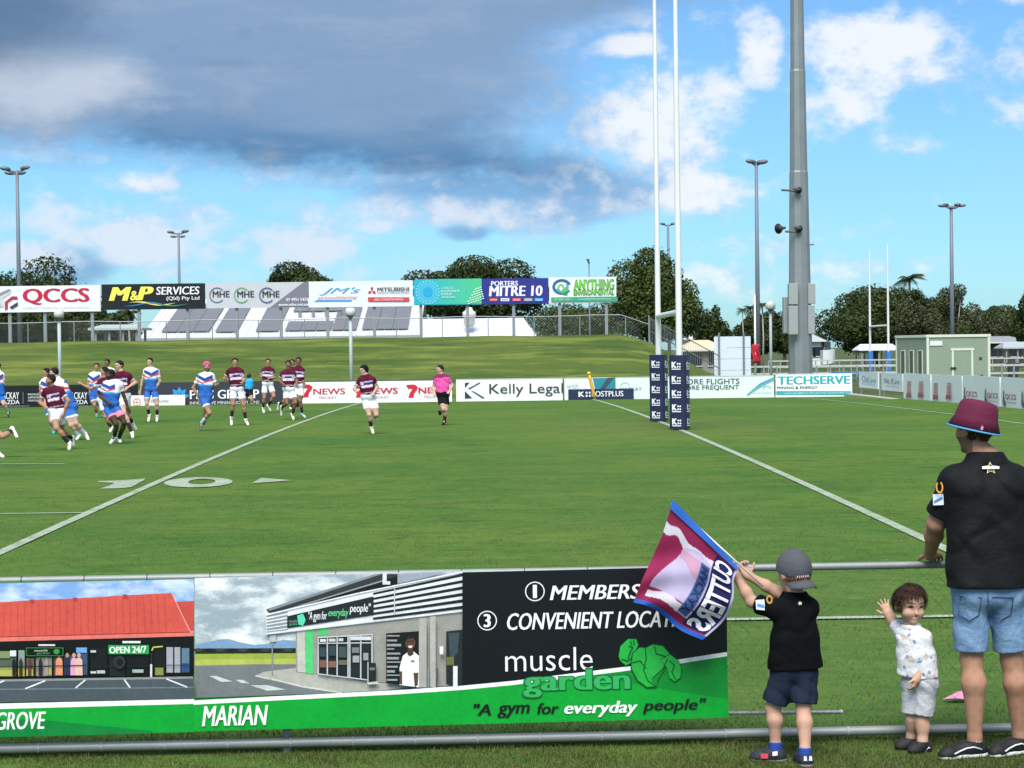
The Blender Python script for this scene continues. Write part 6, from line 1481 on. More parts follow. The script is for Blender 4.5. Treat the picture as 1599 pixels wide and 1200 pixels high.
person('referee in pink shirt and black shorts running before the law firm board', CD, (1150, 232), (1165, 282), (1178, 465), ((1100, 312), (1240, 312)), [[((1085, 400), .2), ((1098, 460), -.7)], [((1270, 382), .2), ((1238, 440), -1)]], [((1205, 515), ((1205, 620), -.3), ((1193, 720), .3), (1180, 765)), ((1160, 515), ((1185, 610), -.4), ((1152, 640), .9), (1150, 665), .1)], kit_plain(hx('e55aa6'), hx('7a2a58')), '17171a', 'fair', '1f1714', ('4f1826', 'e8e8e8'), '19191b', (-.8, -.6), group_=None)
person('blue and white kitted player at the left edge before the black board', CA, (-25, 215), (-15, 270), (-5, 500), ((-85, 310), (38, 305)), [[((-95, 420), .2), ((-60, 500), -.6)], [((38, 400), .2), ((10, 490), -.8)]], [((-40, 550), ((-60, 640), -.3), ((-90, 720), .5), (-100, 760)), ((20, 550), ((40, 610), -.4), ((85, 690), .5), (88, 742))], kit_white, '2c66b8', 'fair', '1a1412', ('6fb0b0', 'e8e8e8'), '2a4a48', (-.6, -.8), ground=(88, 755))
person('running player in maroon leaving to the left, only his trailing leg in view', CA, (-260, 520), (-245, 590), (-170, 820), ((-330, 620), (-175, 625)), [[((-370, 720), .2), ((-300, 760), -.6)], [((-130, 720), .2), ((-190, 780), -.6)]], [((-185, 870), ((-120, 990), -.4), ((-25, 1110), .4), (40, 1165)), ((-120, 860), ((30, 945), -.5), ((120, 885), .5), (185, 960), .0)], kit_maroon, 'dfdfe6', 'tan', '1a1412', ('231c22', 'e8e8e8'), 'ecebe4', (-.95, -.2), ground=(30, 1165))
# ------------------------------------------------------------------ the three spectators
def limb(a, b, r0, rm, r1, t=.35, off=None, k=.03):
    m_ = a*(1-t)+b*t + (0 if off is None else off); return [cone(a, m_, r0, rm, k), cone(m_, b, rm, r1, k)]
def drape(amp, fx_=1.0, seed=0.0):
    def f(X, Y, Z):                                          # irregular creases: warped waves that come and go
        a = X + .035*np.sin(Z*13*fx_+seed*3+Y*9) + .02*np.sin(Z*29+X*17+seed); b = Z + .03*np.sin(X*21*fx_+Y*14+seed) + .02*np.sin(Y*33+Z*11)
        fold = 1-2*np.abs(np.sin(a*16*fx_+b*9+seed)); m1 = np.clip(np.sin(b*9+a*7+seed*2)+.2, 0, 1)
        diag = 1-2*np.abs(np.sin(a*12-b*15*fx_+Y*10+1+seed)); m2 = np.clip(np.sin(a*11-b*8+2+seed), 0, 1)
        return amp*(fold*m1*.9 + diag*m2*.9 + .35*np.sin(b*41+a*23+seed))
    return f
def shoe(parent, name, heel, toe, s, upper, sole, res=.004, label=None, wid=.042, ankle=None):
    """Upper and flat sole from heel to toe on the ground."""
    d = nrm((toe-heel)*np.array([1, 1, 0])); z0 = heel[2]
    up_ = np.array([0, 0, 1.0]); hz_ = up_*.035*s
    pr = [cone(heel+hz_+d*.03*s, heel+d*.10*s+hz_*1.35, wid*s, wid*1.02*s, .03), cone(heel+d*.10*s+hz_*1.35, toe-d*.06*s+hz_*.7, wid*1.02*s, wid*.92*s, .03), cone(toe-d*.06*s+hz_*.7, toe-d*.035*s+hz_*.55, wid*.92*s, wid*.7*s, .03)]
    if ankle is not None: pr.append(cone(heel+hz_*1.2+d*.045*s, ankle, .040*s, .036*s, .03))
    u = put(name, solid([group(pr, [(np.array([0, 0, z0+.014*s]), -up_)] + ([] if ankle is None else [(np.array([0, 0, z0+.085*s]), up_)]))], res), upper, parent)
    if label: u['label'] = label
    sp = [cone(heel+d*.03*s+up_*.012*s, toe-d*.05*s+up_*.012*s, (wid+.004)*s, (wid-.001)*s, .01)]
    put('sole', solid([group(sp, [(np.array([0, 0, z0+.024*s]), up_), (np.array([0, 0, z0+.001]), -up_)])], res), sole, u)
    return u, d
def patch(parent, name, c, n, u, pts, col, lift=.004):
    """small flat emblem: polygon in the (u, v) plane at c."""
    n = nrm(n); u = nrm(u - n*(u@n)); v = np.cross(n, u); m = MB(); m.add([c+n*lift+u*a+v*b for a, b in pts], [tuple(range(len(pts)))]); return m.build(name, paint(col, .7), parent)
def star(ro, ri, n=5, a0=90): return [(( ro if k % 2 == 0 else ri)*math.cos(math.radians(a0+k*180/n)), (ro if k % 2 == 0 else ri)*math.sin(math.radians(a0+k*180/n))) for k in range(2*n)]
def onto(obj, p, d):                                         # first surface point of a mesh along a ray
    off = np.zeros(3); q = obj
    while q is not None: off = off + np.array(q.location); q = q.parent
    v = np.empty(len(obj.data.vertices)*3, np.float32); obj.data.vertices.foreach_get('co', v); v = v.reshape(-1, 3) + off
    d = nrm(d); t = (v-p)@d; dist = np.linalg.norm(v-p-t[:, None]*d, axis=1); near = dist < .012
    if not near.any(): near = dist < dist.min()+.004
    i = np.argmin(np.where(near, t, 1e9)); return p + d*t[i]

def onto_px(obj, x, y):
    return onto(obj, EYE + ray(x, y)*8.0, ray(x, y))

def man():
    Y = on_z(1505, 1181, 0)[1]
    J = lambda x, y, dy=0.0: at_y(x, y, Y+dy)
    r = thing('person', (J(1545, 1178)[0], Y, 0), 'man in black shirt, denim shorts and maroon bucket hat leaning on the fence', 'person')
    neck, pel = J(1539, 716, .03), J(1541, 906); up = nrm(neck-pel); fx = nrm(np.array([-.10, 1, 0])); ax = nrm(np.cross(fx, up))
    sL, sR = J(1491, 752, .02), J(1589, 754, .02)
    eL, wL = J(1462, 818, .10), J(1452, 866, .36); eR, wR = J(1622, 822, .10), J(1636, 868, .36)
    wL[2] = max(wL[2], ZTOP+.045); wR[2] = max(wR[2], ZTOP+.045)
    hL, hR = J(1516, 912), J(1569, 912); kL, kR = J(1517, 1030, .02), J(1580, 1030, .03); aL, aR = J(1522, 1152, -.01), J(1592, 1148, .06)
    head = J(1521, 672, .05); hf = nrm(np.array([-.55, .82, -.06])); hu = nrm(np.array([-.02, .05, 1])); hh = .245
    sk = np.array((.42, .225, .145))
    tor = [cone(hL, J(1516, 830), .092, .096, .05), cone(hR, J(1566, 832), .092, .096, .05), cone(J(1516, 830), J(1517, 772), .096, .100, .05), cone(J(1566, 832), J(1565, 772), .096, .100, .05), cone(pel, J(1540, 770), .10, .10, .05),
           cone(J(1517, 757), sL, .078, .062, .05), cone(J(1565, 757), sR, .078, .062, .05), cone(J(1513, 742, .02), neck, .055, .060, .05), cone(J(1566, 742, .02), neck, .055, .060, .05)]
    pr = list(tor) + [cone(neck-up*.03, head-hu*.08, .066, .060, .03)] + head_prims(head, hu, hf, hh)
    for s_, e, w_ in ((sL, eL, wL), (sR, eR, wR)): pr += limb(s_, e, .058, .056, .046) + limb(e, w_, .046, .048, .030)
    for w_, th in ((wL, 1), (wR, -1)):
        d = nrm(np.array([.45 if th > 0 else -.35, .80, -.12])); pr += hand_prims(w_, d, np.array([0, -.15, -1.0]), .185, (.35, .7, .6), .06, th)
    for h, k_, a in ((hL, kL, aL), (hR, kR, aR)):
        pr += limb(h, k_, .088, .080, .056, .5) + limb(k_, a, .054, .061, .036, .30, -fx*.022) + [cone(a, a-np.array([0, 0, .05]), .036, .04, .02)]
    put('body', solid([group(pr)], .0065), m_skin, r, lambda v: head_col(sk, head, hu, hf, hh, v, np.tile(sk, (len(v), 1))*(1-.12*np.clip(np.sin(v[:, 2:3]*80)*np.sin(v[:, :1]*95), 0, 1)), (.05, .03, .02), (.07, .045, .03)))
    hr = put('hair', hair_solid(head, hu, hf, hh, .007, .02, -.36, .20, .06), hairm('3a2a20'), r); strands(hr, 'hair_strands', head, hu, hf, hh, hairm('33241b'), 700, .016, 7)
    black = mat('shirt_black', hx('0e1113'), .75, var=.10, vscale=7, bump=.5, bscale=14, spec=.22)
    jt = [(p[0], p[1], p[2], p[3]+.016, p[4]+.016, p[5]) for p in tor] + [cone(J(1517, 860, -.01), J(1514, 925, -.035), .108, .116, .05), cone(J(1566, 860, -.01), J(1569, 925, -.035), .108, .116, .05), cone(J(1541, 860), J(1541, 925, -.03), .115, .125, .05)]
    gs = [group(jt, [(J(1541, 917), -up), (neck+up*.035, up)], disp=drape(.0055))]
    for s_, e in ((sL, eL), (sR, eR)):
        c_ = s_+(e-s_)*.80; gs.append(group([cone(s_, e, .074, .078, .04)], [(c_, nrm(e-s_))], k=.05, disp=drape(.003, 1.2, 2)))
    sh = put('shirt', solid(gs, .0065), black, r)
    cb = onto_px(sh, 1546, 732); u = np.array([1., 0, 0])
    patch(sh, 'star_emblem', cb, (0, -1, .35), u, star(.036, .017), 'e3d28e', .010); patch(sh, 'star_emblem', cb, (0, -1, .35), u, star(.027, .012), '20262c', .013); patch(sh, 'star_emblem', cb, (0, -1, .35), u, [(-.045, -.006), (.045, -.006), (.045, .008), (-.045, .008)], 'e9e6da', .015)
    sv = onto_px(sh, 1466, 781); patch(sh, 'sleeve_patch', sv, (-.55, -1, .15), u, [(-.028, -.028), (.028, -.028), (.028, .03), (-.028, .03)], 'cfd9e4', .012); patch(sh, 'sleeve_patch', sv, (-.55, -1, .15), u, [(-.022, -.018), (.024, .002), (.024, .016), (-.022, -.004)], '4a7fb5', .014)
    sv = onto_px(sh, 1468, 762)
    for k in range(12):
        a, b_ = 2*math.pi*k/12, 2*math.pi*(k+1)/12
        if k in (2, 3): continue
        patch(sh, 'sleeve_ring', sv, (-.5, -1, .3), u, [(.02*math.cos(a), .034*math.sin(a)), (.02*math.cos(b_), .034*math.sin(b_)), (.012*math.cos(b_), .024*math.sin(b_)), (.012*math.cos(a), .024*math.sin(a))], 'c98a2e', .014)
    # denim shorts
    def den(nt, O, c, bs):
        S.nt = nt; n = noise(O, 9, 5, .65); c = mixc(n.sm(.3, .75), hx('5a7ca3'), hx('7d9ec0')); w_ = noise(O, 320, 2, .5, sc=(1, 1, .2)); return mixc(w_.sm(.4, .7)*.25, c, hx('b4c6d8'))
    denim = mat('denim', rough=.9, var=0, fn=den, bump=.4, bscale=30, spec=.15)
    gs = [group([cone(hL, hR, .106, .106, .03), cone(pel+up*.05-ax*.05, pel+up*.05+ax*.05, .100, .100, .04), cone(hL-fx*.03-up*.05, hR-fx*.03-up*.05, .090, .090, .04)], [(pel+up*.04, up)], disp=drape(.004, .9, 1))]
    for h, k_, yh in ((hL, kL, 1013), (hR, kR, 1010)):
        e = h+(k_-h)*.87; d = nrm(k_-h); gs.append(group([cone(h, e+d*.06, .100, .089, .03)], [(e, d)], k=.025, disp=drape(.005, 1.1, 3)))
    ds = put('shorts', solid(gs, .0065), denim, r)
    for (x, y) in ((1515, 948), (1565, 948)):
        c = onto_px(ds, x, y); P_ = [(-.055, .055), (.055, .05), (.05, -.045), (0, -.075), (-.05, -.045)]
        mm = MB(); uu, vv, n_ = np.array([1., 0, 0]), np.array([0, 0, 1.]), np.array([0, -1., 0])
        pts = [onto(ds, np.array([c[0]+a, c[1]-.5, c[2]+b_]), np.array([0, 1, 0]))+n_*.004 for a, b_ in P_]
        mm.tube(pts+[pts[0]], .003, 5); mm.build('pocket_seam', mat('seam_thread', hx('3c5675'), .9), ds, True)
    mm = MB(); pts = [onto_px(ds, 1542+math.sin(k)*1.5, y)+np.array([0, -.003, 0]) for k, y in enumerate((925, 940, 955, 968))]; mm.tube(pts, .003, 5); mm.build('back_seam', _mats['seam_thread'], ds, True)
    # bucket hat
    hc = head + hu*.047 - hf*.014; ft = nrm(hu + np.array([.24, -.10, 0])); m_hat = mat('hat_maroon', hx('5d0f33'), .85, var=.12, vscale=12, bump=.3, bscale=30)
    mm = MB(); prof = [(.002, .114), (.05, .113), (.088, .104), (.101, .086), (.111, .035), (.114, .018), (.140, -.044), (.1385, -.048), (.111, .012), (.10, .02)]
    mm.lathe(hc, prof, 40, ft); hat = mm.build('bucket_hat', m_hat, r, True)
    mm = MB(); a_, b2 = nrm(np.cross(ft, (1, 0, 0))), None; b2 = np.cross(ft, a_); rim = [hc+ft*(-.046)+(a_*math.cos(t)+b2*math.sin(t))*.1405 for t in np.linspace(0, 2*math.pi, 41)]; mm.tube(rim, .005, 6, False); mm.build('brim_edge', paint('4aa7d8', .8), hat, True)
    cb = J(1531, 664, -.5); 
    patch(hat, 'hat_emblem', J(1533, 668, -.095), (0, -1, .2), u, [(-.008, -.012), (.004, -.014), (.008, 0), (.002, .012), (-.004, .004)], 'b98aa0', .004)
    # shoes
    blk = mat('shoe_black', hx('121314'), .7, var=.1, vscale=20, bump=.3, bscale=40); wht = mat('shoe_white_rubber', (.72, .72, .70), .6, var=.06)
    for hx_, tx, an in ((J(1536, 1178, .02), J(1474, 1182, -.06), aL), (J(1604, 1174, .05), J(1566, 1180, -.04), aR)):
        hx_ = hx_*np.array([1, 1, 0]); tx = tx*np.array([1, 1, 0]); d = nrm(tx-hx_); hx2 = an*np.array([1, 1, 0]) - d*.06; tx2 = hx2 + d*.285
        u_, d = shoe(r, 'shoe', hx2, tx2, 1.0, blk, wht, .0055, ankle=an-np.array([0, 0, .005]))
        sd = nrm(np.cross(np.array([0, 0, 1.]), d)); sd = sd if sd[1] < 0 else -sd
        mm = MB(); pts = [onto(u_, hx2 + d*t + np.array([0, 0, z]) + sd*.25, -sd)+sd*.003 for t, z in ((.05, .045), (.10, .062), (.14, .058), (.18, .045), (.215, .034))]; mm.tube(pts, .0045, 6); mm.build('side_stripe', wht, u_, True)
        mm = MB(); mm.lathe(an-np.array([0, 0, .025]), [(.0375, -.012), (.041, 0), (.040, .022), (.036, .024)], 14); mm.build('ankle_sock', paint('d9d9d6', .9), u_, True)
man()

def boy():
    Y = on_z(1215, 1189, 0)[1]
    J = lambda x, y, dy=0.0: at_y(x, y, Y+dy)
    r = thing('person', (J(1240, 1185)[0], Y, 0), 'boy in backwards grey cap and black shirt waving the flag', 'person')
    neck, pel = J(1243, 930), J(1241, 1040); up = nrm(neck-pel); fx = nrm(np.array([-.35, .94, 0])); ax = nrm(np.cross(fx, up))
    sL, sR = J(1214, 953, .0), J(1263, 950, .02)
    wL, wR = J(1149, 899, .16), J(1168, 899, .19); eL, eR = J(1174, 940, .13), J(1212, 924, .17)
    hL, hR = J(1224, 1052), J(1257, 1052); kL, kR = J(1207, 1106, .01), J(1254, 1108, -.03); aL, aR = J(1211, 1163, .0), J(1257, 1172, -.12)
    head = J(1240, 896, .02); hf = nrm(np.array([-.45, .88, -.05])); hu = nrm(np.array([0, .03, 1])); hh = .222
    sk = np.array((.52, .31, .22))
    tor = [cone(hL, J(1229, 990), .058, .056, .04), cone(hR, J(1254, 990), .058, .056, .04), cone(J(1229, 990), J(1230, 962), .056, .054, .04), cone(J(1254, 990), J(1252, 962), .056, .054, .04), cone(pel, J(1241, 960), .06, .056, .04), cone(J(1230, 956), sL, .046, .036, .03), cone(J(1252, 956), sR, .046, .036, .03), cone(J(1230, 948), neck, .036, .036, .03), cone(J(1252, 947), neck, .036, .036, .03)]
    pr = list(tor) + [cone(neck-up*.02, head-hu*.06, .040, .040, .02)] + head_prims(head, hu, hf, hh)
    for s_, e, w_ in ((sL, eL, wL), (sR, eR, wR)): pr += limb(s_, e, .036, .034, .030, k=.02) + limb(e, w_, .030, .030, .021, k=.02)
    pole_d = nrm(J(1049, 786, .10)-J(1190, 914, .16))
    for w_, th in ((wL, -1), (wR, 1)):
        tgt = w_ + nrm(np.array([-.3, .3, .75]))*.03
        pr += hand_prims(w_, nrm(np.array([-.35, .55, .75])), nrm(np.array([.35, -.8, .3]))*1.0, .125, (1.0, 1.2, .9), .02, th, .006)
    for h, k_, a in ((hL, kL, aL), (hR, kR, aR)): pr += limb(h, k_, .060, .054, .038, .5, k=.02) + limb(k_, a, .036, .040, .026, .32, -fx*.010, k=.02) + [cone(a, a-np.array([0, 0, .04]), .026, .030, .02)]
    put('body', solid([group(pr)], .005), m_skin, r, lambda v: head_col(sk, head, hu, hf, hh, v, np.tile(sk, (len(v), 1)), (.10, .06, .03)))
    hr = put('hair', hair_solid(head, hu, hf, hh, .006, .015, -.40, .10, -.02), hairm('6a4a33'), r); strands(hr, 'hair_strands', head, hu, hf, hh, hairm('7a573c'), 700, .02, 6)
    black = mat('boy_shirt_black', hx('0a0c0e'), .88, var=.12, vscale=9, bump=.4, bscale=18, spec=.12)
    jt = [(p[0], p[1], p[2], p[3]+.017, p[4]+.015, p[5]) for p in tor] + [cone(J(1227, 1010), J(1224, 1048), .068, .074, .05), cone(J(1256, 1010), J(1261, 1046), .070, .078, .05)]
    hemn = nrm(-up + ax*.08)
    gs = [group(jt, [(J(1241, 1043), hemn), (neck+up*.02, up)], disp=drape(.004, 1.5))]
    for s_, e in ((sL, eL), (sR, eR)): gs.append(group([cone(s_, e, .046, .056, .03)], [(s_+(e-s_)*.72, nrm(e-s_))], k=.035, disp=drape(.003, 1.8, 2)))
    sh = put('shirt', solid(gs, .0052), black, r); u = np.array([1., 0, 0])
    sv = onto_px(sh, 1188, 945); patch(sh, 'sleeve_patch', sv, (-.2, -1, .25), u, [(-.024, -.024), (.022, -.03), (.020, .028), (-.026, .026)], 'c9d6e4', .008); patch(sh, 'sleeve_patch', sv, (-.2, -1, .25), u, [(-.018, -.008), (.018, -.016), (.018, -.002), (-.018, .008)], '5a86b8', .011)
    sv = onto_px(sh, 1201, 937)
    for k in range(12):
        a, b_ = 2*math.pi*k/12, 2*math.pi*(k+1)/12; patch(sh, 'sleeve_ring', sv, (0, -1, .3), u, [(.017*math.cos(a), .024*math.sin(a)), (.017*math.cos(b_), .024*math.sin(b_)), (.009*math.cos(b_), .014*math.sin(b_)), (.009*math.cos(a), .014*math.sin(a))], 'b9822e', .012)
    patch(sh, 'star_emblem', onto_px(sh, 1249, 943), (0, -1, .4), u, star(.013, .006), 'cfd2b8', .008)
    navy_ = mat('boy_shorts_navy', hx('1c2638'), .85, var=.12, vscale=9, bump=.4, bscale=20, spec=.2)
    gs = [group([cone(hL, hR, .068, .068, .03), cone(pel-ax*.035, pel+ax*.035, .070, .070, .03)], [(pel+up*.06, up)], disp=drape(.003, 1.6))]
    for h, k_, f_ in ((hL, kL, .84), (hR, kR, .84)):
        e = h+(k_-h)*f_; d = nrm(k_-h); gs.append(group([cone(h, e+d*.05, .066, .070, .02)], [(e, d)], k=.018, disp=drape(.004, 1.8, 3)))
    put('shorts', solid(gs, .0052), navy_, r)
    # cap worn backwards
    m_cap = mat('cap_grey', hx('4b4d53'), .85, var=.1, vscale=14, bump=.3, bscale=40)
    Rr = np.stack([np.cross(hf, hu), hf, hu]); tl_ = nrm(hu-hf*.12)
    capv = solid([group([ell(head+hu*.025, (.345*hh+.014, .41*hh+.012, .40*hh+.018), Rr, .01)], [(head-hu*.004-hf*.02, nrm(-hu+hf*.22))])], .005)
    cap = put('cap', capv, m_cap, r)
    bk = -hf; mm = MB(); n = 15; vs = []
    sd = np.cross(hf, hu)
    for i in range(n):
        t = -1 + 2*i/(n-1); a = t*1.15
        for q, (rr, dz) in enumerate(((.085, 0), (.115, -.010), (.140, -.024), (.162, -.042))):
            w_ = math.cos(a*.78); base_ = head + hu*(-.022-.012*abs(t)) ; p = base_ + bk*(.075*math.cos(a)+ (rr-.088)*w_*1.15) + sd*(math.sin(a)*.082) + hu*(dz*w_ - .018*t*t)
            vs.append(p)
    mm.add(vs, [(i*4+j, i*4+j+1, (i+1)*4+j+1, (i+1)*4+j) for i in range(n-1) for j in range(3)]); br_ = mm.build('brim', m_cap, cap, True); so_ = br_.modifiers.new('t', 'SOLIDIFY'); so_.thickness = .005; so_.offset = 0
    mm = MB(); mm.lathe(head+hu*(.025+.40*hh+.016), [(.009, -.003), (.008, .004), (.002, .006)], 10, hu); mm.build('button', m_cap, cap, True)
    for i, w_ in enumerate((.006, .004, .006, .0045, .006, .006)):
        t = (i-2.5)*.011; c = onto_px(cap, 1253+t*300, 900.5 - t*30); patch(cap, 'cap_print', c, (.3, -1, .1), u, [(-w_/2, -.005), (w_/2, -.005), (w_/2, .005), (-w_/2, .005)], 'b9bbc0', .003)
    shm = mat('boy_shoe', hx('20242e'), .7, var=.12, vscale=20, bump=.3, bscale=40); solem = mat('boy_sole', hx('77746c'), .8, var=.1)
    for a, d in ((aL, nrm(np.array([-.75, .15, 0]))), (aR, nrm(np.array([-.12, 1., 0])))):
        g0 = a*np.array([1, 1, 0]); hl = g0 - d*.045; u_, _ = shoe(r, 'shoe', hl, hl+d*.185, .78, shm, solem, .0045, wid=.045, ankle=a+np.array([0, 0, -.012]))
        put('sock', solid([group([cone(a+np.array([0, 0, .012]), a-np.array([0, 0, .03]), .034, .036, .01)], [(a+np.array([0, 0, .016]), np.array([0, 0, 1.]))])], .0045), cloth('2a4a9c'), u_)
        sd = nrm(np.cross(d, np.array([0, 0, 1.]))); sd = sd if sd[1] < 0 else -sd
        if abs(d[0]) > .5:
            patch(u_, 'strap', onto(u_, hl+d*.10+sd*.2+np.array([0, 0, .035]), -sd), sd+np.array([0, 0, .4]), d, [(-.018, -.012), (.02, -.012), (.02, .014), (-.018, .014)], 'b3303a', .004)
            patch(u_, 'strap', onto(u_, hl+d*.045+sd*.2+np.array([0, 0, .05]), -sd), sd+np.array([0, 0, .3]), d, [(-.012, -.012), (.014, -.008), (.014, .014), (-.012, .010)], 'dadada', .004)
        else:
            for o_ in (-.014, .014): patch(u_, 'heel_tab', onto(u_, hl+np.array([o_, -.2, .05]), np.array([0, 1., 0])), (0, -1, .2), u, [(-.009, -.012), (.009, -.012), (.006, .012), (-.006, .012)], 'd5d8dc', .004)
    # ---------------- the flag he holds
    TOP, END = J(1049, 786, .13), J(1192, 916, .10)
    fr = thing('hand_flag', (TOP+END)/2*np.array([1, 1, 0]) + np.array([0, 0, END[2]]), 'maroon, white and blue supporters flag with mirrored lettering held by the boy', 'flag')
    mm = MB(); mm.tube([TOP, END], .0055, 10); mm.build('stick', paint('e3e3e0', .5), fr, True)
    NA, NB = 110, 130
    A0, B0 = np.array([1049., 786]), np.array([1153., 889])
    def edge(s): return A0+(B0-A0)*s
    Lft = [np.array(p, float) for p in ((1049, 786), (1036, 830), (1020, 868), (1003, 905), (989, 941))]
    Rgt = [np.array(p, float) for p in ((1153, 889), (1146, 905), (1145, 935), (1131, 968), (1097, 1000))]
    Bot = [np.array(p, float) for p in ((989, 941), (1012, 947), (1036, 962), (1062, 984), (1097, 1000))]
    def poly_at(P, t):
        x = t*(len(P)-1); i = min(int(x), len(P)-2); f = x-i
        m0 = (P[i+1]-P[i-1])/2 if i > 0 else P[1]-P[0]; m1 = (P[i+2]-P[i])/2 if i+2 < len(P) else P[i+1]-P[i]
        return (2*f**3-3*f*f+1)*P[i]+(f**3-2*f*f+f)*m0+(-2*f**3+3*f*f)*P[i+1]+(f**3-f*f)*m1
    def fp(s, t, lift=0.0):                                  # s along the stick, t away from it
        p = (1-s)*poly_at(Lft, t) + s*poly_at(Rgt, t) + (1-t)*edge(s) + t*poly_at(Bot, s) - ((1-s)*(1-t)*A0 + s*(1-t)*B0 + (1-s)*t*Bot[0] + s*t*Bot[-1])
        dy = .115 - .02*s + t*.01 + .045*math.sin(5.2*t+3.0*s)*t + .017*math.sin(11*s-4*t+.6)*min(1, t*2.2) + .020*math.sin(15*t+9*s)*t
        return J(p[0], p[1], dy-lift)
    def fcol(s, t):
        c = hx('9c2c56'); j1 = .09*abs(((s*1.9+.2) % 1)-.5) + .012*math.sin(s*23); j2 = .08*abs(((s*1.6+.3) % 1)-.5) + .012*math.sin(s*19+1)
        if .13+j1+.10*s < t < .21+j1*1.6+.10*s: c = hx('e9e1ec')           # torn white flashes
        if .83-j2 < t < .90-j2*.5 and s > .12: c = hx('e9e1ec')
        if s > .22 + .10*math.sin(t*6) and .27+.05*math.sin(s*9) < t < .80: c = hx('cdbfe0')   # pale field under the words
        if s > .30 and .30 < t < .46+.06*math.sin(s*14) and s < .60: c = hx('d3a3bd')
        if .715 < s < .978 and .08 < t < .945: c = hx('23285c')
        if .575 < s < .70 and .30 < t < .88: c = hx('4a68a6')
        if s > .975: c = hx('c9bfe0')
        if t > .955: c = hx('2f6ad0')
        return c
    mm = MB(); vs = []; cs = []
    for i in range(NA+1):
        for j in range(NB+1): vs.append(fp(i/NA, j/NB)); cs.append(fcol(i/NA, j/NB))
    mm.add(vs, [(i*(NB+1)+j, i*(NB+1)+j+1, (i+1)*(NB+1)+j+1, (i+1)*(NB+1)+j) for i in range(NA) for j in range(NB)]); mm.c = cs
    cl = mm.build('cloth', mat('flag_cloth', rough=.75, attr=True, var=.08, vscale=12, trans=.3, spec=.2), fr, True)
    mm = MB(); vs = []
    for i in range(21):
        s_ = i/20*.985
        for t_, lf in ((-.055, .012), (.05, .012), (.05, .004)):
            p = fp(s_, max(t_, 0), lf); q = fp(s_, .06); o_ = fp(s_, 0); vs.append(p if t_ >= 0 else o_ - (q-o_)*.55 + np.array([0, -.010, 0]))
    mm.add(vs, [(i*3, i*3+1, (i+1)*3+1, (i+1)*3) for i in range(20)]); mm.build('sleeve', mat('flag_blue', hx('2f6fd0'), .7, var=.08, trans=.2), cl, True)
    def ftext(t, s0, s1, t0, t1, col, bold, nm):
        v, f = text_geo(t, bold); mm = MB()
        # read from behind: the writing appears mirrored, running down the cloth away from the stick
        mm.add([fp(s0+(s1-s0)*(1-b_), t0+(t1-t0)*a, .0045) for a, b_ in v], f); return mm.build(nm, paint(col, .7), cl)
    ftext('CUTTERS', .735, .962, .10, .93, 'efeaf2', .03, 'lettering'); ftext('MACKAY', .592, .686, .33, .86, '1f2350', .02, 'lettering')
boy()

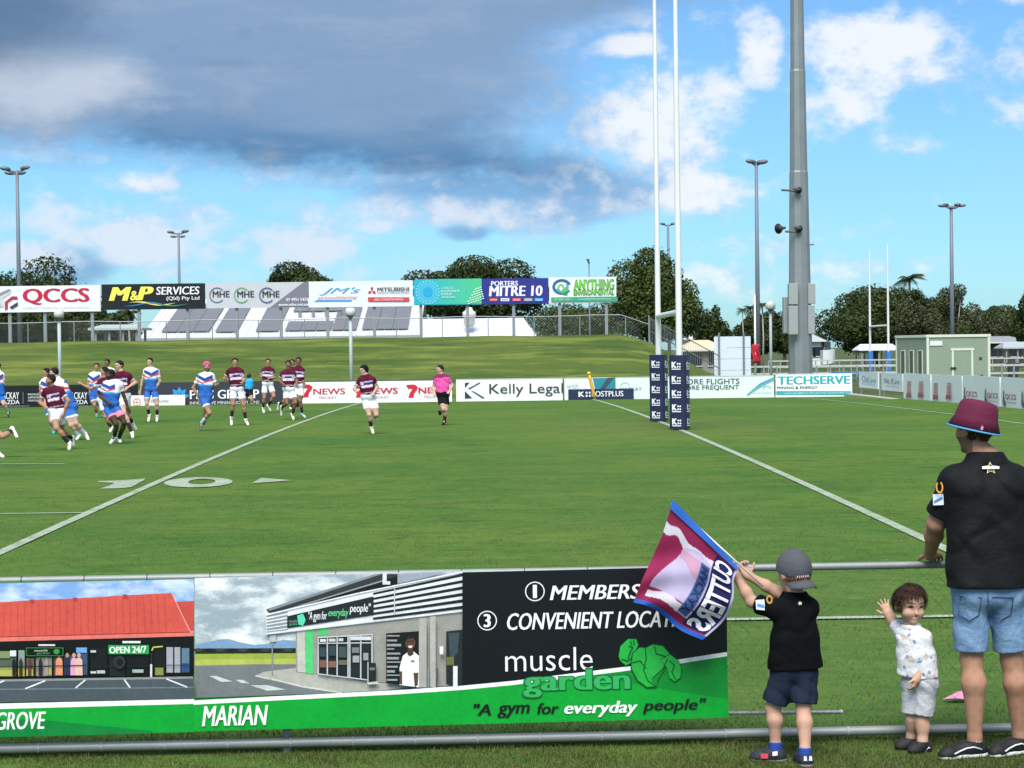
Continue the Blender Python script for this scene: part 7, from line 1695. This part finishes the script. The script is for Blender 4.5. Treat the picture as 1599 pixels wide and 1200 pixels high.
def toddler():
    K = (1360, 890, 4.0); Y = on_z(1430, 1172, 0)[1]
    J = lambda x, y, dy=0.0: at_y(K[0]+x/K[2], K[1]+y/K[2], Y+dy)
    r = thing('person', (J(290, 1120)[0], Y, 0), 'toddler in white patterned shirt and grey shorts looking back by the fence', 'person')
    neck, pel = J(250, 350), J(305, 690); up = nrm(neck-pel); fx = nrm(np.array([-.70, -.65, 0])); ax = nrm(np.cross(up, fx))
    sA, sB = J(198, 398, .05), J(330, 425, -.05)
    eA, wA = J(148, 332, .15), J(112, 285, .17); eB, wB = J(338, 560, -.05), J(288, 675, -.07)
    hA, hB = J(262, 715, .03), J(348, 720, -.02); kA, kB = J(258, 930, .02), J(318, 945, -.03); aA, aB = J(252, 1045, .05), J(322, 1075, -.04)
    head = J(246, 222); hf = nrm(np.array([.22, -.95, -.18])); hu = nrm(np.array([.03, .05, 1])); hh = .212
    sk = np.array((.56, .34, .24))
    tor = [cone(hA, J(245, 520, .02), .052, .054, .03), cone(hB, J(315, 530, -.02), .052, .054, .03), cone(J(245, 520, .02), J(232, 425, .02), .054, .046, .03), cone(J(315, 530, -.02), J(295, 435, -.02), .054, .046, .03), cone(pel, J(262, 425), .055, .048, .03), cone(J(228, 412, .02), sA, .038, .030, .02), cone(J(298, 422, -.02), sB, .038, .030, .02), cone(J(232, 398, .02), neck, .03, .032, .02), cone(J(280, 402, -.02), neck, .03, .032, .02)]
    pr = list(tor) + [cone(neck-up*.02, head-hu*.06, .036, .036, .02)] + head_prims(head, hu, hf, hh, True)
    for s_, e, w_ in ((sA, eA, wA), (sB, eB, wB)): pr += limb(s_, e, .032, .030, .027, k=.015) + limb(e, w_, .027, .027, .020, k=.015)
    pr += hand_prims(wA, nrm(np.array([-.35, .25, 1.0])), nrm(np.array([.2, 1, .1])), .105, (.12, .2, .2), .26, 1, .005)
    pr += hand_prims(wB, nrm(np.array([-.40, -.1, -1.0])), nrm(np.array([-.6, .5, .2])), .10, (.5, .7, .5), .06, -1, .005)
    for h, k_, a in ((hA, kA, aA), (hB, kB, aB)): pr += limb(h, k_, .050, .045, .034, .5, k=.02) + limb(k_, a, .033, .036, .024, .3, -fx*.008, k=.02) + [cone(a, a-np.array([0, 0, .03]), .027, .03, .02)]
    def bc(v):
        return child_face(sk, head, hu, hf, hh, v, np.tile(sk, (len(v), 1)))
    put('body', solid([group(pr)], .0042), m_skin, r, bc)
    hr = put('hair', hair_solid(head, hu, hf, hh, .0045, .045, -.12, .25), hairm('35241a'), r); strands(hr, 'hair_strands', head, hu, hf, hh, hairm('3d2a1f'), 2600, .034, 5)
    def prt(nt, O, c, bs):
        S.nt = nt; v = nt.nodes.new('ShaderNodeTexVoronoi'); v.inputs['Scale'].default_value = 26; nt.links.new(O.s, v.inputs['Vector']); d = S(v.outputs['Distance']) + (noise(O, 60, 3, .6)-.5)*.5
        c = mixc(S.m('SUBTRACT', 1.0, d.sm(.20, .30)), (.74, .75, .78), hx('8c94ae')); return mixc(noise(O, 19, 2, .5).sm(.62, .68)*.6, c, hx('b89a86'))
    tee = mat('toddler_tee', rough=.85, var=0, fn=prt, bump=.4, bscale=20, spec=.2)
    jt = [(p[0], p[1], p[2], p[3]+.012, p[4]+.012, p[5]) for p in tor] + [cone(J(240, 560, .02), J(245, 640, .02), .064, .068, .03), cone(J(318, 560, -.02), J(325, 640, -.02), .064, .068, .03)]
    gs = [group(jt, [(J(285, 655), nrm(-up*.97-ax*.2)), (neck+up*.012, up)], disp=drape(.003, 1.9))]
    for s_, e, f_ in ((sA, eA, .75), (sB, eB, .68)): gs.append(group([cone(s_, e, .036, .044, .02)], [(s_+(e-s_)*f_, nrm(e-s_))], k=.025, disp=drape(.002, 2, 2)))
    put('shirt', solid(gs, .0045), tee, r)
    gry = mat('toddler_shorts', hx('b4b7bc'), .9, var=.14, vscale=26, bump=.5, bscale=40, spec=.1)
    gs = [group([cone(hA, hB, .062, .062, .03), cone(pel-ax*.03, pel+ax*.03, .064, .064, .03)], [(pel+up*.055, up)], disp=drape(.003, 2))]
    for h, k_ in ((hA, kA), (hB, kB)):
        e = h+(k_-h)*.84; d = nrm(k_-h); gs.append(group([cone(h, e+d*.04, .058, .060, .02)], [(e, d)], k=.015, disp=drape(.003, 2.2, 3)))
    so_ = put('shorts', solid(gs, .0045), gry, r)
    c = onto_px(so_, 1360+375/4, 890+655/4); patch(so_, 'tag', c, (.2, -1, .2), np.array([1., 0, 0]), [(-.022, -.008), (.022, -.014), (.024, .004), (-.018, .012)], 'd9899a', .006)
    blk = mat('toddler_shoe', hx('17181b'), .7, var=.12, vscale=20, bump=.3, bscale=40)
    for a, d in ((aA, nrm(np.array([-.8, -.25, 0]))), (aB, nrm(np.array([-.75, -.45, 0])))):
        g0 = a*np.array([1, 1, 0]); hl = g0 - d*.045; u_, _ = shoe(r, 'shoe', hl, hl+d*.145, .68, blk, blk, .004, wid=.046, ankle=a+np.array([0, 0, -.010]))
        sd = nrm(np.cross(d, np.array([0, 0, 1.]))); sd = sd if sd[1] < 0 else -sd
        patch(u_, 'side_mark', onto(u_, hl+d*.045+sd*.2+np.array([0, 0, .03]), -sd), sd+np.array([0, 0, .3]), d, [(-.016, .008), (-.006, -.004), (.02, .014), (-.004, .004)], 'd9dbdc', .004)
toddler()
